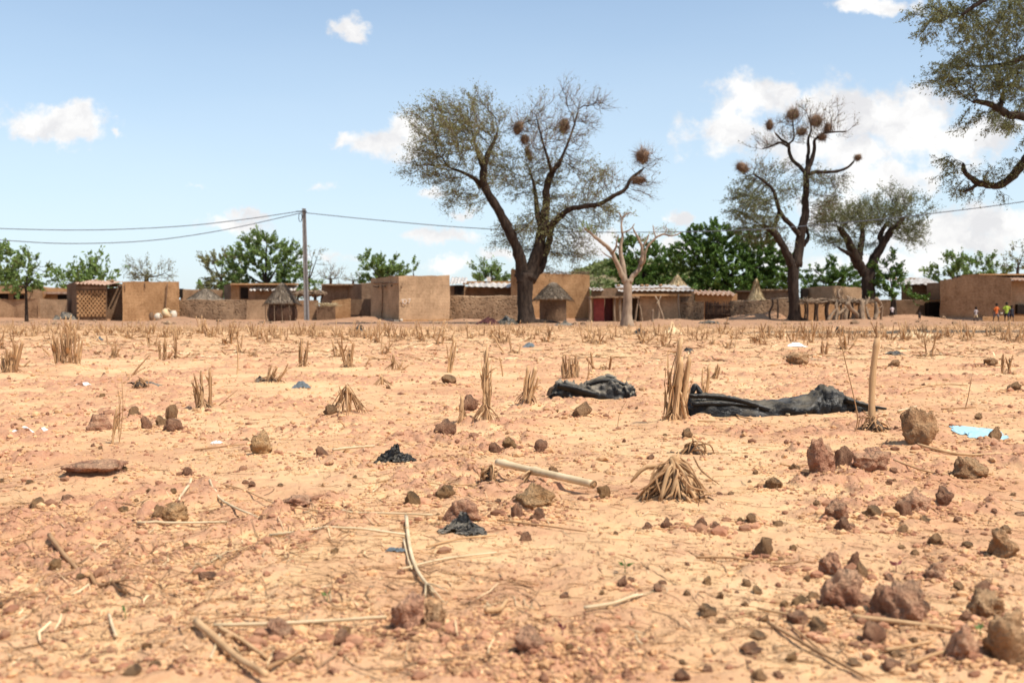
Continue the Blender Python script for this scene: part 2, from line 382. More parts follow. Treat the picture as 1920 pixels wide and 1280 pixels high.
# ------------------------------------------------------------------ ground
def build_ground():
    ys = [-60, -30, -15, -8, -4, -2, -1, -.3, .2, .5, .8]
    y = 1.05
    while y < 9: ys.append(y); y *= 1.0036
    while y < 75: ys.append(y); y *= 1.0075
    while y < 9000: ys.append(y); y *= 1.12
    ys = np.array(ys)
    nc = 760
    t = np.linspace(-1, 1, nc)
    inner = t
    outer = np.array([1.02, 1.06, 1.12, 1.22, 1.4, 1.7, 2.3, 3.5, 6, 12, 30, 80])
    u = np.concatenate([-outer[::-1], inner, outer])
    half = .62*np.abs(ys)+.35
    half = np.where(ys < 1, .62*1+.35, half)
    Xg = u[None, :]*half[:, None]; Yg = np.repeat(ys[:, None], len(u), 1)
    x = Xg.ravel(); yy = Yg.ravel()
    z = gh(x, yy)
    V = np.stack([x, yy, z], -1)
    nx = len(u); ny = len(ys)
    i = np.arange(ny-1)[:, None]*nx; j = np.arange(nx-1)[None]
    Fq = np.stack([i+j, i+j+1, i+nx+j+1, i+nx+j], -1).reshape(-1, 4)
    me = np_mesh('ground', V, [Fq], True)
    a = me.attributes.new('clod', 'FLOAT', 'POINT')
    m = gh_mask(x, yy); c1 = fbm2(x/.075, yy/.075, 41, 2)
    cl = np.clip(sst(.46, .62, c1)*(.25+.75*m), 0, 1)*(1-.6*sst(10, 25, yy))
    a.data.foreach_set('value', cl.astype(np.float32))
    o = bpy.data.objects.new('ground', me); COL.objects.link(o); tag(o, kind='structure'); return o
def mat_ground():
    m, nt, b, _ = newmat('sandy_soil'); rough(b, .95, .1)
    p = pos(nt)
    at_ = nd(nt, 'ShaderNodeAttribute'); at_.attribute_name = 'clod'
    big = noise_n(nt, p, .9, 5, .6); mid = noise_n(nt, p, 6, 6, .65); fine = noise_n(nt, p, 55, 5, .7); grit = noise_n(nt, p, 240, 3, .6)
    sand = ramp(nt, mid, [(.25, (.60, .35, .17)), (.5, (.69, .435, .225)), (.75, (.75, .505, .285))])
    red = ramp(nt, fine, [(.3, (.40, .19, .10)), (.7, (.56, .30, .16))])
    f1 = ramp(nt, mth(nt, 'ADD', mth(nt, 'MULTIPLY', big, .6), mth(nt, 'MULTIPLY', mid, .4)), [(.45, 0.), (.58, .85)])
    col = mixc(nt, f1, sand, red)
    clodc = ramp(nt, fine, [(.3, (.32, .14, .085)), (.7, (.53, .275, .165))])
    f2 = mth(nt, 'MULTIPLY', at_.outputs['Fac'], .75)
    col = mixc(nt, f2, col, clodc)
    # dark crumbs and pale grains
    dk = ramp(nt, fine, [(.60, 0.), (.70, .6)]); col = mixc(nt, dk, col, (.23, .115, .07))
    g2 = ramp(nt, grit, [(.62, 0.), (.75, .5)]); col = mixc(nt, g2, col, (.33, .17, .10))
    g3 = ramp(nt, grit, [(.25, .4), (.36, 0.)]); col = mixc(nt, g3, col, (.78, .58, .38))
    # trodden red-brown lane in front of the houses and beyond
    sp = nd(nt, 'ShaderNodeSeparateXYZ'); nt.links.new(p, sp.inputs[0])
    yy = mth(nt, 'ADD', sp.outputs[1], mth(nt, 'MULTIPLY', noise_n(nt, p, .35, 4), 9))
    mr = nd(nt, 'ShaderNodeMapRange', interpolation_type='SMOOTHSTEP'); nt.links.new(yy, mr.inputs[0])
    mr.inputs[1].default_value = 39; mr.inputs[2].default_value = 46; mr.inputs[4].default_value = .9
    fr = nd(nt, 'ShaderNodeMapRange', interpolation_type='SMOOTHSTEP'); nt.links.new(sp.outputs[1], fr.inputs[0])
    fr.inputs[1].default_value = 10; fr.inputs[2].default_value = 30; fr.inputs[4].default_value = 1.
    ff = mth(nt, 'MULTIPLY', fr.outputs[0], ramp(nt, noise_n(nt, p, 2.2, 6, .7), [(.38, .1), (.6, .75)])); col = mixc(nt, ff, col, (.44, .245, .12))
    lane = ramp(nt, noise_n(nt, p, 1.6, 6, .65), [(.3, (.27, .145, .082)), (.7, (.42, .24, .14))])
    col = mixc(nt, mr.outputs[0], col, lane)
    nt.links.new(col, b.inputs['Base Color'])
    h = mth(nt, 'ADD', mth(nt, 'MULTIPLY', fine, .6), mth(nt, 'MULTIPLY', grit, .35))
    n = bump(nt, b, h, .75, .012)
    return m
ground = build_ground(); ground.data.materials.append(mat_ground())
# ------------------------------------------------------------------ materials for plants
M_BARK = mat_simple('dark_bark', (.018, .012, .009), (.068, .046, .033), 7, (1, 1, .28), 1., .05, .95, objrand=.1)
M_BARKP = mat_simple('pale_bark', (.17, .115, .08), (.40, .295, .205), 4, (1, 1, .35), .9, .05, .9)
M_TWIG = mat_simple('brown_twig', (.10, .065, .04), (.21, .14, .09), 9, bs=.2, island=.25)
M_TWIGD = mat_simple('dark_twig', (.055, .038, .026), (.12, .082, .055), 9, bs=.2, island=.25)
M_OLIVE = mat_leaf('olive_leaf', (.12, .122, .043), (.27, .26, .105), .3)
M_OLIVEG = mat_leaf('grey_green_leaf', (.09, .102, .036), (.22, .228, .10), .3)
M_GREEN = mat_leaf('mid_green_leaf', (.085, .135, .03), (.25, .34, .095), .3, .5)
M_GREEND = mat_leaf('deep_green_leaf', (.032, .072, .011), (.145, .235, .042), .25, .45)
M_YGREEN = mat_leaf('yellow_green_leaf', (.10, .15, .02), (.28, .34, .07), .35)
M_NEST = mat_simple('nest_straw', (.09, .052, .034), (.30, .195, .125), 14, bs=.5, island=.35)

def colonize(P0, par0, A, step, kill, maxn=6000, jit=.15, up=0., seed=0, infl=1e9):
    r_ = np.random.default_rng(seed)
    cap = maxn+len(P0)+10
    P = np.zeros((cap, 3)); n = len(P0); P[:n] = P0; par = list(par0)
    A = A.copy()
    D = np.full(len(A), 1e9); NI = np.zeros(len(A), int)
    def upd(a0, a1):
        d = np.linalg.norm(A[:, None]-P[None, a0:a1], axis=2); k = d.argmin(1); dm = d[np.arange(len(A)), k]
        u = dm < D; D[u] = dm[u]; NI[u] = k[u]+a0
    for s_ in range(0, n, 400): upd(s_, min(n, s_+400))
    last = set()
    for it in range(260):
        keep = D > kill
        A = A[keep]; D = D[keep]; NI = NI[keep]
        if len(A) == 0 or n >= maxn+len(P0): break
        act = D < infl
        if not act.any(): break
        dirs = A[act]-P[NI[act]]; dirs /= np.linalg.norm(dirs, axis=1, keepdims=True)+1e-9
        idx = NI[act]; un, inv = np.unique(idx, return_inverse=True)
        sm = np.zeros((len(un), 3)); np.add.at(sm, inv, dirs)
        sm += r_.normal(0, jit, sm.shape)*np.maximum(1, np.linalg.norm(sm, axis=1, keepdims=True)*.6)
        sm[:, 2] += up
        sm /= np.linalg.norm(sm, axis=1, keepdims=True)+1e-9
        new = P[un]+sm*step
        new = new[:max(1, cap-n-1)]
        a0 = n
        P[n:n+len(new)] = new; par.extend(un[:len(new)].tolist()); n += len(new)
        if n >= cap-2: break
        upd(a0, n)
        # an attractor that two opposed pulls keep out of reach is dropped
        if it > 200: break
    return P[:n], np.array(par)

def branch_mesh(mb, P, par, n0, tipr, ex, rmax, sides=4, r0arr=None):
    n = len(P); acc = np.zeros(n); kids = np.zeros(n, int)
    for i in range(n-1, n0-1, -1):
        if acc[i] == 0: acc[i] = tipr**ex
        p = par[i]; kids[p] += 1
        if p >= n0: acc[p] += acc[i]
    R = np.zeros(n); R[n0:] = np.minimum(acc[n0:]**(1/ex), rmax)
    if n <= n0: return R, kids
    e = np.arange(n0, n); a = P[par[e]]; b = P[e]
    ra = np.where(par[e] >= n0, R[par[e]], R[e]*1.05)
    ra = np.minimum(ra, R[e]*1.6); rb = R[e]
    t = b-a; L = np.linalg.norm(t, axis=1, keepdims=True)+1e-9; t = t/L
    u = np.cross(t, [0.3, .2, .93]); u /= np.linalg.norm(u, axis=1, keepdims=True)+1e-9; w = np.cross(t, u)
    an = np.arange(sides)*2*math.pi/sides
    ca = np.cos(an)[None, :, None]; sa = np.sin(an)[None, :, None]
    ring = u[:, None]*ca + w[:, None]*sa
    VA = a[:, None]+ring*ra[:, None, None]; VB = (b+t*rb[:, None]*.4)[:, None]+ring*rb[:, None, None]
    V = np.concatenate([VA, VB], 1).reshape(-1, 3)
    j = np.arange(sides); k = (j+1) % sides
    f = np.stack([j, k, k+sides, j+sides], -1)
    Fq = (np.arange(len(e))[:, None, None]*(2*sides)+f[None]).reshape(-1, 4)
    mb.add(V, Fq); return R, kids

def twig_vf(A, B, r):
    """thin three-sided spikes from A to B"""
    t = B-A; t = t/(np.linalg.norm(t, axis=1, keepdims=True)+1e-9)
    u = np.cross(t, [.31, .22, .92]); u /= np.linalg.norm(u, axis=1, keepdims=True)+1e-9; w = np.cross(t, u)
    V = []
    for a in (0, 2.094, 4.189): V.append(A+(u*math.cos(a)+w*math.sin(a))*r)
    V = np.stack(V+[B], 1).reshape(-1, 3); n = len(A)
    f = np.array([(0, 1, 3), (1, 2, 3), (2, 0, 3)])
    return V, (np.arange(n)[:, None, None]*4+f[None]).reshape(-1, 3)
def leaf_vf(C, D, N, L, Wd):
    """pointed leaf blades: centre C, direction D, face normal N"""
    D = D/(np.linalg.norm(D, axis=1, keepdims=True)+1e-9)
    s = np.cross(D, N); s /= np.linalg.norm(s, axis=1, keepdims=True)+1e-9
    L = np.broadcast_to(L, (len(C),))[:, None]; Wd = np.broadcast_to(Wd, (len(C),))[:, None]
    V = np.stack([C-D*L*.5, C+s*Wd*.5-D*L*.05, C+D*L*.5, C-s*Wd*.5-D*L*.05], 1).reshape(-1, 3)
    return V, (np.arange(len(C))[:, None]*4+np.arange(4)[None])
def rdir(r_, n):
    v = r_.normal(size=(n, 3)); return v/(np.linalg.norm(v, axis=1, keepdims=True)+1e-9)

def make_tree(name, label, cat, base, d, limbs, lobes, step=.35, kill=.45, natt=900, leaf=(.11, .05), per=8, twl=.45, twn=3, twr=.007,
              tipr=.010, rmax=.09, ex=2.3, bark=None, leafm=None, twigm=None, group=None, seed=1, base_limb_flute=.12, droop=0., jit=.25, maxn=5000, up=.1, trunk_name='trunk', spread=.6, clump=26, thin=1.):
    """limbs: rows of (px, py, radius_px, depth offset m); lobes: (px, py, rx_px, ry_px, depth offset, depth radius m, leaf density, weight)"""
    r_ = np.random.default_rng(seed); k = mpp(d)
    root = empty(name, base); tag(root, label, cat, group)
    mb = MB(); P0 = []; par = []
    for li, L in enumerate(limbs):
        pts = np.array([list(at(q[0], q[1], d+q[3]))+[q[2]*k*(.80 if li else .95)*thin] for q in L])
        sp = smooth_path(pts, 5)
        wob = np.cumsum(r_.normal(0, 1, (len(sp), 3)), 0); wob -= wob[0]
        sp[:, :3] += wob*sp[:, 3:4]*(.09 if li else .025)
        if li: sp[-1, 3] *= .35; sp[:, 3] *= 1+.10*r_.uniform(-1, 1, len(sp))
        if li == 0:      # flared foot
            zz = sp[:, 2]-sp[0, 2]; sp[:, 3] *= 1+.45*np.exp(-zz/.35); sp[0, 2] -= .25
        v, f = tube_vf(sp[:, :3], sp[:, 3], 12 if sp[0, 3] > .12 else 7, True, base_limb_flute, seed*31+li)
        mb.add(v, f)
        if li == 0 and len(limbs) > 3:
            sp = sp[len(sp)*2//3:]
        dn = []
        for a, b in zip(sp[:-1], sp[1:]):
            m_ = max(1, int(np.linalg.norm(b[:3]-a[:3])/step))
            for t in range(m_): dn.append(a[:3]*(1-t/m_)+b[:3]*t/m_)
        dn.append(sp[-1, :3])
        for p in dn: P0.append(p); par.append(len(P0)-2 if len(P0) > 1 else 0)
    P0 = np.array(P0); n0 = len(P0)
    ws = np.array([q[7] for q in lobes], float); ws /= ws.sum()
    A = []; LD = []
    for q, w in zip(lobes, ws):
        m_ = int(natt*w)+1; nc_ = max(2, m_//clump)         # foliage gathers in sprays with gaps between them
        cc = rdir(r_, nc_)*(r_.uniform(0, 1, (nc_, 1))**(1/2.4)); v = cc[r_.integers(0, nc_, m_)]+r_.normal(0, .17, (m_, 3))
        c = at(q[0], q[1], d+q[4])
        A.append(c+v*np.array([q[2]*k, q[5], q[3]*k])); LD.append(np.full(m_, q[6]))
    A = np.concatenate(A); LD = np.concatenate(LD)
    P, par = colonize(P0, par, A, step, kill, maxn, jit, up, seed)
    R, kids = branch_mesh(mb, P, par, n0, tipr, ex, rmax)
    # fine twigs and leaves on every slender node
    sel = np.where((np.arange(len(P)) >= n0) & (R < tipr*3.2))[0]
    if len(sel) == 0: mb.build(trunk_name, bark or M_BARK, root, base); return root
    # local leaf density: from the nearest sampled lobe point
    dens = np.zeros(len(sel))
    for s_ in range(0, len(sel), 300):
        dd = np.linalg.norm(P[sel[s_:s_+300], None]-A[None], axis=2); dens[s_:s_+300] = LD[dd.argmin(1)]
    T = P[sel]-P[par[sel]]; T /= np.linalg.norm(T, axis=1, keepdims=True)+1e-9
    tw0 = np.repeat(P[sel], twn, 0); tt = np.repeat(T, twn, 0)
    cen = at(sum(q[0]*q[7] for q in lobes)/sum(q[7] for q in lobes), sum((q[1]+q[3]*.7)*q[7] for q in lobes)/sum(q[7] for q in lobes), d)
    outw = tw0-cen; outw /= np.linalg.norm(outw, axis=1, keepdims=True)+1e-9
    dr = tt*.6+outw*.55+rdir(r_, len(tw0))*spread; dr[:, 2] += up*1.2-droop; dr /= np.linalg.norm(dr, axis=1, keepdims=True)
    ln = twl*r_.uniform(.5, 1.2, len(tw0))
    tw1 = tw0+dr*ln[:, None]
    tb = mb; tb.add(*twig_vf(tw0, tw1, twr))
    # side shoots
    sb = tw0+dr*(ln*r_.uniform(.3, .8, len(tw0)))[:, None]; sd = dr+rdir(r_, len(tw0))*.8; sd /= np.linalg.norm(sd, axis=1, keepdims=True)
    tb.add(*twig_vf(sb, sb+sd*(ln*.5)[:, None], twr*.7))
    tk = mb.build(trunk_name, bark or M_BARK, root, base); tk.data.materials.append(twigm or M_TWIG)
    nl = np.zeros(len(tk.data.polygons), np.int32); tk.data.polygons.foreach_get('loop_total', nl)
    tk.data.polygons.foreach_set('material_index', (nl == 3).astype(np.int32))      # the spiky triangles are the twigs
    dd = np.repeat(dens, twn)
    reps = r_.poisson(per*dd*2.5)
    if reps.sum():
        ii = np.repeat(np.arange(len(tw0)), reps); n = len(ii)
        t_ = r_.uniform(.15, 1.1, (n, 1))
        C = tw0[ii]+dr[ii]*ln[ii][:, None]*t_+rdir(r_, n)*twl*.15
        D = dr[ii]*.9+rdir(r_, n)*.9; D[:, 2] -= droop
        sc = r_.uniform(.6, 1.35, n)
        lb = MB(); lb.add(*leaf_vf(C, D, rdir(r_, n), leaf[0]*sc, leaf[1]*sc))
        lb.build('crown', leafm or M_OLIVE, root, base)
    return root

def base_pt(px, d, off=0.): 
    x = px_x(px, d); return np.array([x, d, ghs(x, d)+off])

# ---- the big acacia in the middle
D1 = 46.0
big = make_tree('acacia_tree', 'largest acacia, with thick dark forked trunk and nests, beside the thatched round hut', 'tree', base_pt(985, D1), D1,
    [[(987,608,17.5,0),(986,585,17,0),(985,560,16.5,0),(986,535,18,0),(988,512,17,0)],
     [(982,530,20,0),(975,500,17,0),(962,465,14,-.2),(946,428,13,-.4),(922,388,11.5,-.6),(902,352,10.5,-.7),(903,322,9,-.7),(910,298,7.5,-.6),(922,272,5,-.5),(932,248,3,-.4)],
     [(902,352,8,-.7),(888,335,5.5,-.9),(866,322,4,-1.2),(842,314,2.5,-1.5)],
     [(905,318,6,-.7),(898,296,5,-.2),(890,270,3.5,.3),(884,240,2,.5)],
     [(990,525,20,0),(1002,485,17,.2),(1012,450,15,.4),(1019,415,13,.5),(1022,380,11,.5),(1024,350,9.5,.4),(1034,322,8,.2),(1050,302,6,0)],
     [(1016,430,9,.4),(1008,402,8,.8),(1004,372,6,1.2),(1000,345,4,1.5),(992,315,2.5,1.7)],
     [(1016,432,10,.3),(1040,412,8.5,-.1),(1068,392,7.5,-.5),(1096,388,7,-.8),(1124,382,6.3,-1),(1150,366,5.5,-1.2),(1172,352,5,-1.2),(1182,334,4.5,-1.1),(1206,314,3.5,-1)],
     [(995,525,15,.2),(1018,498,13,.6),(1030,470,10.5,.9),(1036,440,8,1.2),(1042,412,5,1.5)],
     [(1050,302,5,0),(1062,275,3.5,.3),(1075,240,2.5,.6),(1085,205,1.6,.8)],
     [(1034,322,5,.1),(1026,290,3.5,-.5),(1015,255,2.5,-.8),(1005,215,1.6,-1)],
     [(972,608,12,0),(955,610,7,-.2),(938,611,3,-.3)],[(1000,606,12,0),(1030,604,7,.2),(1052,606,3,.1)]],
    [(855,265,80,70,-.8,2.2,.95,1.4),(815,300,48,55,-1,1.7,.95,.7),(905,225,55,42,-.3,1.6,.75,.7),(875,360,55,38,-.8,1.6,.9,.6),(935,300,40,50,-.2,1.2,.8,.5),
     (1005,330,62,62,1.2,1.8,.85,.9),(1045,260,85,72,.2,2.,.10,1.2),(1095,225,55,48,.6,1.6,.04,.6),(1000,225,45,45,-.6,1.3,.15,.45),(985,430,60,52,.4,1.7,.8,.7),
     (1050,395,60,60,.8,1.7,.7,.9),(1105,345,55,55,-.4,1.6,.62,.7),(1185,320,45,48,-1.2,1.2,.05,.35),(1060,455,52,34,.9,1.4,.75,.5),(1010,480,40,26,.8,1.2,.6,.25),(1130,400,50,26,-.6,1.2,.7,.35),(945,470,25,30,.2,.8,.5,.1)],
    natt=4300, step=.28, kill=.31, per=3.3, twl=.66, twn=4, leaf=(.105,.036), seed=11, thin=.88, maxn=11000, tipr=.009, rmax=.085, leafm=M_OLIVE, twr=.008)

# ---- the tall one with many nests
D2 = 55.
make_tree('acacia_tree', 'tall slender acacia with a bare nest-filled top, beside the stick shelter', 'tree', base_pt(1492, D2), D2,
    [[(1491,602,11,0),(1491,575,10.5,0),(1489,545,10.5,0),(1488,515,11,0),(1489,495,10.5,0)],
     [(1484,500,10.5,0),(1474,475,9.5,-.2),(1462,452,8.5,-.4),(1450,433,8,-.5),(1438,424,6.5,-.6),(1424,420,4,-.7)],
     [(1450,433,6,-.5),(1458,405,4,0),(1462,385,3,.3)],
     [(1493,500,12,0),(1497,465,11,.1),(1501,430,10,.1),(1507,400,9,.1),(1510,372,8,.1),(1512,345,7.5,0),(1513,322,6.5,0),(1521,305,5.5,0),(1527,285,4.5,0),(1528,262,3.5,0)],
     [(1498,440,7,0),(1483,420,5.5,-.5),(1466,400,5,-.9),(1456,375,4.5,-1.2),(1447,352,3.8,-1.3),(1430,338,3,-1.4),(1412,326,2,-1.4)],
     [(1513,330,5,0),(1501,313,4.6,.2),(1488,300,4.2,.4),(1481,285,3.8,.5),(1479,270,3.2,.6),(1466,262,2.8,.6),(1453,248,2,.6)],
     [(1480,276,3,.5),(1462,268,2.6,.3),(1445,275,2.2,.1),(1428,280,1.5,0)],
     [(1479,270,2.4,.6),(1488,260,2,.6),(1487,240,1.6,.6),(1486,224,1.2,.6)],
     [(1513,328,5,0),(1530,323,4.2,-.3),(1552,324,3.8,-.6),(1575,320,3.2,-.8),(1592,312,2.6,-.9),(1604,300,2,-1)],
     [(1514,320,5,.1),(1514,300,4.2,.3),(1517,282,3.6,.5),(1516,262,3,.6),(1522,240,2,.7),(1515,215,1.4,.7)],
     [(1528,262,3,0),(1545,250,2.4,-.2),(1566,248,2,-.3),(1590,246,1.3,-.4)],
     [(1506,460,6,.2),(1515,445,4,.5),(1512,430,3.6,.5),(1508,412,3.5,.3)],
     [(1478,602,7,0),(1462,605,3,-.2)],[(1502,600,7,0),(1516,602,3,-.2)]],
    [(1400,385,52,34,-.6,1.7,.95,1.1),(1435,360,50,36,-.3,1.5,.6,.8),(1420,425,55,28,-.5,1.5,.75,.7),(1465,350,35,35,.5,1.4,.45,.4),(1530,355,45,45,.4,1.4,.35,.6),(1550,320,40,28,-.3,1.2,.3,.3),
     (1485,240,48,40,.5,1.5,.03,.7),(1535,225,45,45,.2,1.4,.03,.7),(1575,245,36,24,-.3,1.,.03,.3),(1405,320,38,30,-1.2,1.2,.08,.35),(1440,270,34,20,.2,1.,.06,.3),(1510,400,40,40,.6,1.2,.35,.3),(1515,195,22,24,.6,.8,.1,.12),(1470,440,30,30,0,1,.4,.2)],
    natt=2800, step=.30, kill=.34, per=4.2, twl=.6, twn=4, leaf=(.12,.042), seed=23, maxn=8000, tipr=.009, rmax=.07, leafm=M_OLIVEG, twr=.008)

# ---- the low spreading one
D3 = 61.
make_tree('acacia_tree', 'low spreading acacia without nests, forked close to the ground behind the pile of gnarled logs', 'tree', base_pt(1632, D3), D3,
    [[(1631,598,12,0),(1629,570,12,0),(1627,545,12.5,0),(1626,522,13,0),(1627,508,12,0)],
     [(1622,515,13,0),(1613,492,11.5,-.2),(1602,470,10,-.4),(1594,450,8.5,-.6),(1585,434,7,-.8),(1572,422,4,-1)],
     [(1611,485,8,0),(1613,462,7,.4),(1615,440,6,.6),(1614,420,4,.7)],
     [(1630,515,13,0),(1640,492,11.5,0),(1653,470,10,0),(1664,448,9,-.1),(1676,432,7.5,-.2),(1688,420,5.5,-.2),(1700,406,3.5,-.3)],
     [(1656,462,7,0),(1650,442,6,.5),(1658,425,5,.7),(1668,412,3,.8)],
     [(1600,478,6,-.3),(1584,470,4,-.8),(1570,462,2.5,-1)],
     [(1640,602,7,0),(1654,606,3,-.2)]],
    [(1580,410,48,36,-.6,1.9,1,1.1),(1625,400,50,34,.5,1.9,1,1.1),(1672,390,42,32,.2,1.7,1,.9),(1710,410,32,30,-.3,1.5,1,.7),(1560,445,32,24,-.8,1.2,.85,.5),(1600,460,40,20,0,1.4,.7,.4),(1690,445,36,24,0,1.3,.8,.5),(1640,440,30,25,.8,1,.6,.3)],
    natt=2000, step=.30, kill=.35, per=4.6, twl=.7, twn=4, leaf=(.12,.042), seed=37, maxn=6500, tipr=.010, rmax=.07, leafm=M_OLIVEG, up=.25, twigm=M_TWIGD)

# ---- the tree whose limbs reach in from the edge of the picture
D4 = 26.5
edge = make_tree('acacia_tree', 'acacia whose drooping leafy limbs reach in over the mud house with the children', 'tree', base_pt(2230, D4), D4,
    [[(2230,640,48,0),(2225,560,42,0),(2210,450,40,0),(2190,370,38,0)],
     [(2195,390,26,0),(2100,310,20,-.3),(2000,235,14,-.4),(1945,222,11,-.5),(1915,214,10,-.5),(1893,211,9,-.5),(1868,198,7.5,-.5),(1842,190,6,-.5),(1822,189,4,-.5)],
     [(1876,200,6,-.5),(1877,182,5,-.3),(1882,168,3,-.1)],
     [(2190,380,24,0),(2100,330,18,.5),(2000,262,14,.7),(1945,290,12,.6),(1922,312,10.5,.6),(1902,336,9.5,.6),(1872,352,8.5,.6),(1848,350,8,.6),(1828,342,7,.6),(1812,328,6,.6),(1806,308,4,.7)],
     [(1832,346,5,.6),(1820,354,4,.5),(1808,360,2.5,.4)],
     [(2200,400,30,0),(2180,250,24,.3),(2080,160,18,.8),(1980,110,12,1),(1925,106,9,1),(1892,118,7,1),(1865,123,5,1),(1840,124,3,1)],
     [(2180,250,22,.3),(2130,80,18,-.6),(2020,10,12,-1.2),(1930,0,9,-1.2),(1880,-10,7,-1.2),(1835,10,5,-1.2),(1800,35,3,-1.2)],
     [(2190,350,24,0),(2260,200,20,.6),(2350,80,14,1),(2450,0,8,1.3)]],
    [(1850,20,105,48,-1.,1.3,1,1.1),(1790,45,60,36,-1,1.,.9,.45),(1900,70,80,48,.3,1.4,1,1.1),(1815,125,72,36,.5,1.1,1,.9),(1860,160,85,44,0,1.2,1,1.),(1790,160,50,30,-.2,.9,.9,.4),(1920,150,50,50,.6,1.2,1,.6),(1880,220,70,26,-.4,.8,.75,.4),
     (1915,255,32,34,-.3,.8,.85,.3),(1790,310,42,32,.6,.7,.65,.35),(1850,320,60,34,.6,.7,.3,.35),(1800,355,50,20,.5,.7,.5,.2),(1870,370,50,18,.6,.6,.25,.15),
     (2010,60,90,90,.3,1.8,.8,.9),(2080,180,80,80,.5,1.8,.7,.7),(2200,60,150,90,0,2.4,.7,.9),(2380,80,110,110,.8,2,.7,.6)],
    natt=4200, step=.19, kill=.22, per=4.2, twl=.32, twn=4, leaf=(.075,.026), seed=41, clump=34, maxn=13000, tipr=.0055, rmax=.05, leafm=M_OLIVEG, up=-.05, droop=.25, twr=.004, twigm=M_TWIGD)

# ---- pollarded pale tree
D5 = 38.8
make_tree('pollarded_tree', 'pale bare pollarded tree with cut-back limbs standing before the red metal door', 'tree', base_pt(1175, D5), D5,
    [[(1176,614,16,0),(1176,590,14,0),(1177,565,12.5,0),(1177,540,12,0),(1177,523,12.5,0)],
     [(1174,530,11,0),(1165,510,9.5,-.1),(1156,490,7.5,-.2),(1146,471,6.8,-.2),(1132,458,6,-.3),(1118,447,5.2,-.3),(1108,437,4.5,-.3),(1096,428,4,-.3)],
     [(1172,522,9,.1),(1167,500,8,.2),(1163,482,7,.3),(1162,462,5.5,.3),(1165,442,4.2,.3),(1163,422,3.4,.3),(1166,408,3,.3),(1174,401,2.6,.3),(1182,398,2,.3)],
     [(1166,410,2.4,.3),(1162,402,2,.3),(1159,397,1.4,.3)],
     [(1165,437,2.6,.3),(1176,433,2.3,.2),(1184,428,2,.2),(1190,418,1.5,.2)],
     [(1148,474,4.5,-.2),(1154,465,3.5,-.5),(1156,452,2.6,-.6),(1160,440,1.8,-.6)],
     [(1180,530,11,0),(1190,516,9.5,0),(1199,502,8,.1),(1203,485,6.5,.1),(1204,466,5.2,.1),(1198,450,3.8,.1),(1191,436,3,.1),(1187,426,2.2,.1)],
     [(1202,497,5,0),(1209,490,4,-.2),(1210,478,3.6,-.3),(1214,464,3.8,-.3),(1224,452,3.6,-.3),(1232,445,3.4,-.3),(1245,440,3,-.3),(1256,443,2.5,-.3),(1268,441,2.2,-.3),(1277,436,1.8,-.3)],
     [(1230,446,2.6,-.3),(1226,434,2,-.3),(1224,420,1.5,-.3)],[(1246,440,2.4,-.3),(1250,430,1.8,-.3),(1249,426,1.2,-.3)],
     [(1205,462,3.6,.1),(1213,450,3,.4),(1217,438,2,.5)],[(1150,485,3,-.2),(1136,478,2,-.3),(1127,470,1.3,-.4)],
     [(1188,614,6,0),(1196,614,3,-.1)]],
    [(1108,430,13,10,-.3,.3,.9,.5),(1095,425,8,8,-.3,.25,.9,.3),(1250,432,14,8,-.3,.25,.2,.35),(1180,404,14,9,.3,.3,.1,.3),(1155,450,10,16,-.3,.3,.2,.25),(1204,450,10,14,.2,.3,.15,.2),(1232,425,7,9,-.3,.2,.1,.15)],
    natt=330, step=.10, kill=.11, per=1.8, twl=.18, twn=2, leaf=(.09,.04), seed=51, maxn=600, tipr=.008, rmax=.03, bark=M_BARKP, leafm=M_YGREEN, twigm=M_BARKP, twr=.006, base_limb_flute=.13, thin=.68, clump=9)

# ---- background trees: px, py of crown lobes, depth, base px
def back_tree(name, label, cat, bpx, d, lobes, natt=260, leaf=(.19, .085), per=19, leafm=None, seed=1, fork=3, trw=6, leafd=1., ground_py=600, group=None, dr=None, **kw):
    k = mpp(d); b = np.array([px_x(bpx, d), d, ghs(px_x(bpx, d), d)])
    cy = max(q[1]+q[3]*.3 for q in lobes); cx = sum(q[0] for q in lobes)/len(lobes)
    zb = CY  # foot of the trunk seen through walls
    limbs = [[(bpx, HZ+(CAMH-b[2])/k, trw, 0), ((bpx*2+cx)/3, (HZ*.5+cy*.5)+4, trw*.85, 0), ((bpx+cx)/2, cy, trw*.7, 0)]]
    for q in lobes[:fork+1]:
        limbs.append([((bpx+cx)/2, cy, trw*.4, 0), ((q[0]+(bpx+cx)/2)/2, (q[1]+cy)/2+q[3]*.1, trw*.25, 0), (q[0], q[1], trw*.12, 0)])
    L = [(q[0], q[1], q[2]*1.05, q[3]*1.05, q[4] if len(q) > 4 else 0, q[5] if len(q) > 5 else q[2]*k*.9, leafd, q[2]*q[3]) for q in lobes]
    if leafd >= 1 and kw.pop('skirt', True):
        xa = min(q[0]-q[2]*.7 for q in lobes); xb = max(q[0]+q[2]*.7 for q in lobes)
        L.append(((xa+xb)/2, cy+14, (xb-xa)/2, 22, 0, (xb-xa)*.35*k, 1., (xb-xa)*12))
    natt = int(natt*3.6); twn_ = kw.pop('twn', 4); kw.setdefault('clump', 14); kw.pop('skirt', None)
    st = kw.pop('step', .5)
    return make_tree(name, label, cat, b, d, limbs, L, step=st, kill=kw.pop('kill', st*1.15), natt=natt, leaf=leaf, per=per, seed=seed, leafm=leafm or M_GREEN,
                     twl=kw.pop('twl', .62), twn=twn_, tipr=kw.pop('tipr', .014), rmax=.12, twr=kw.pop('twr', .012), maxn=kw.pop('maxn', 5500), group=group, **kw)
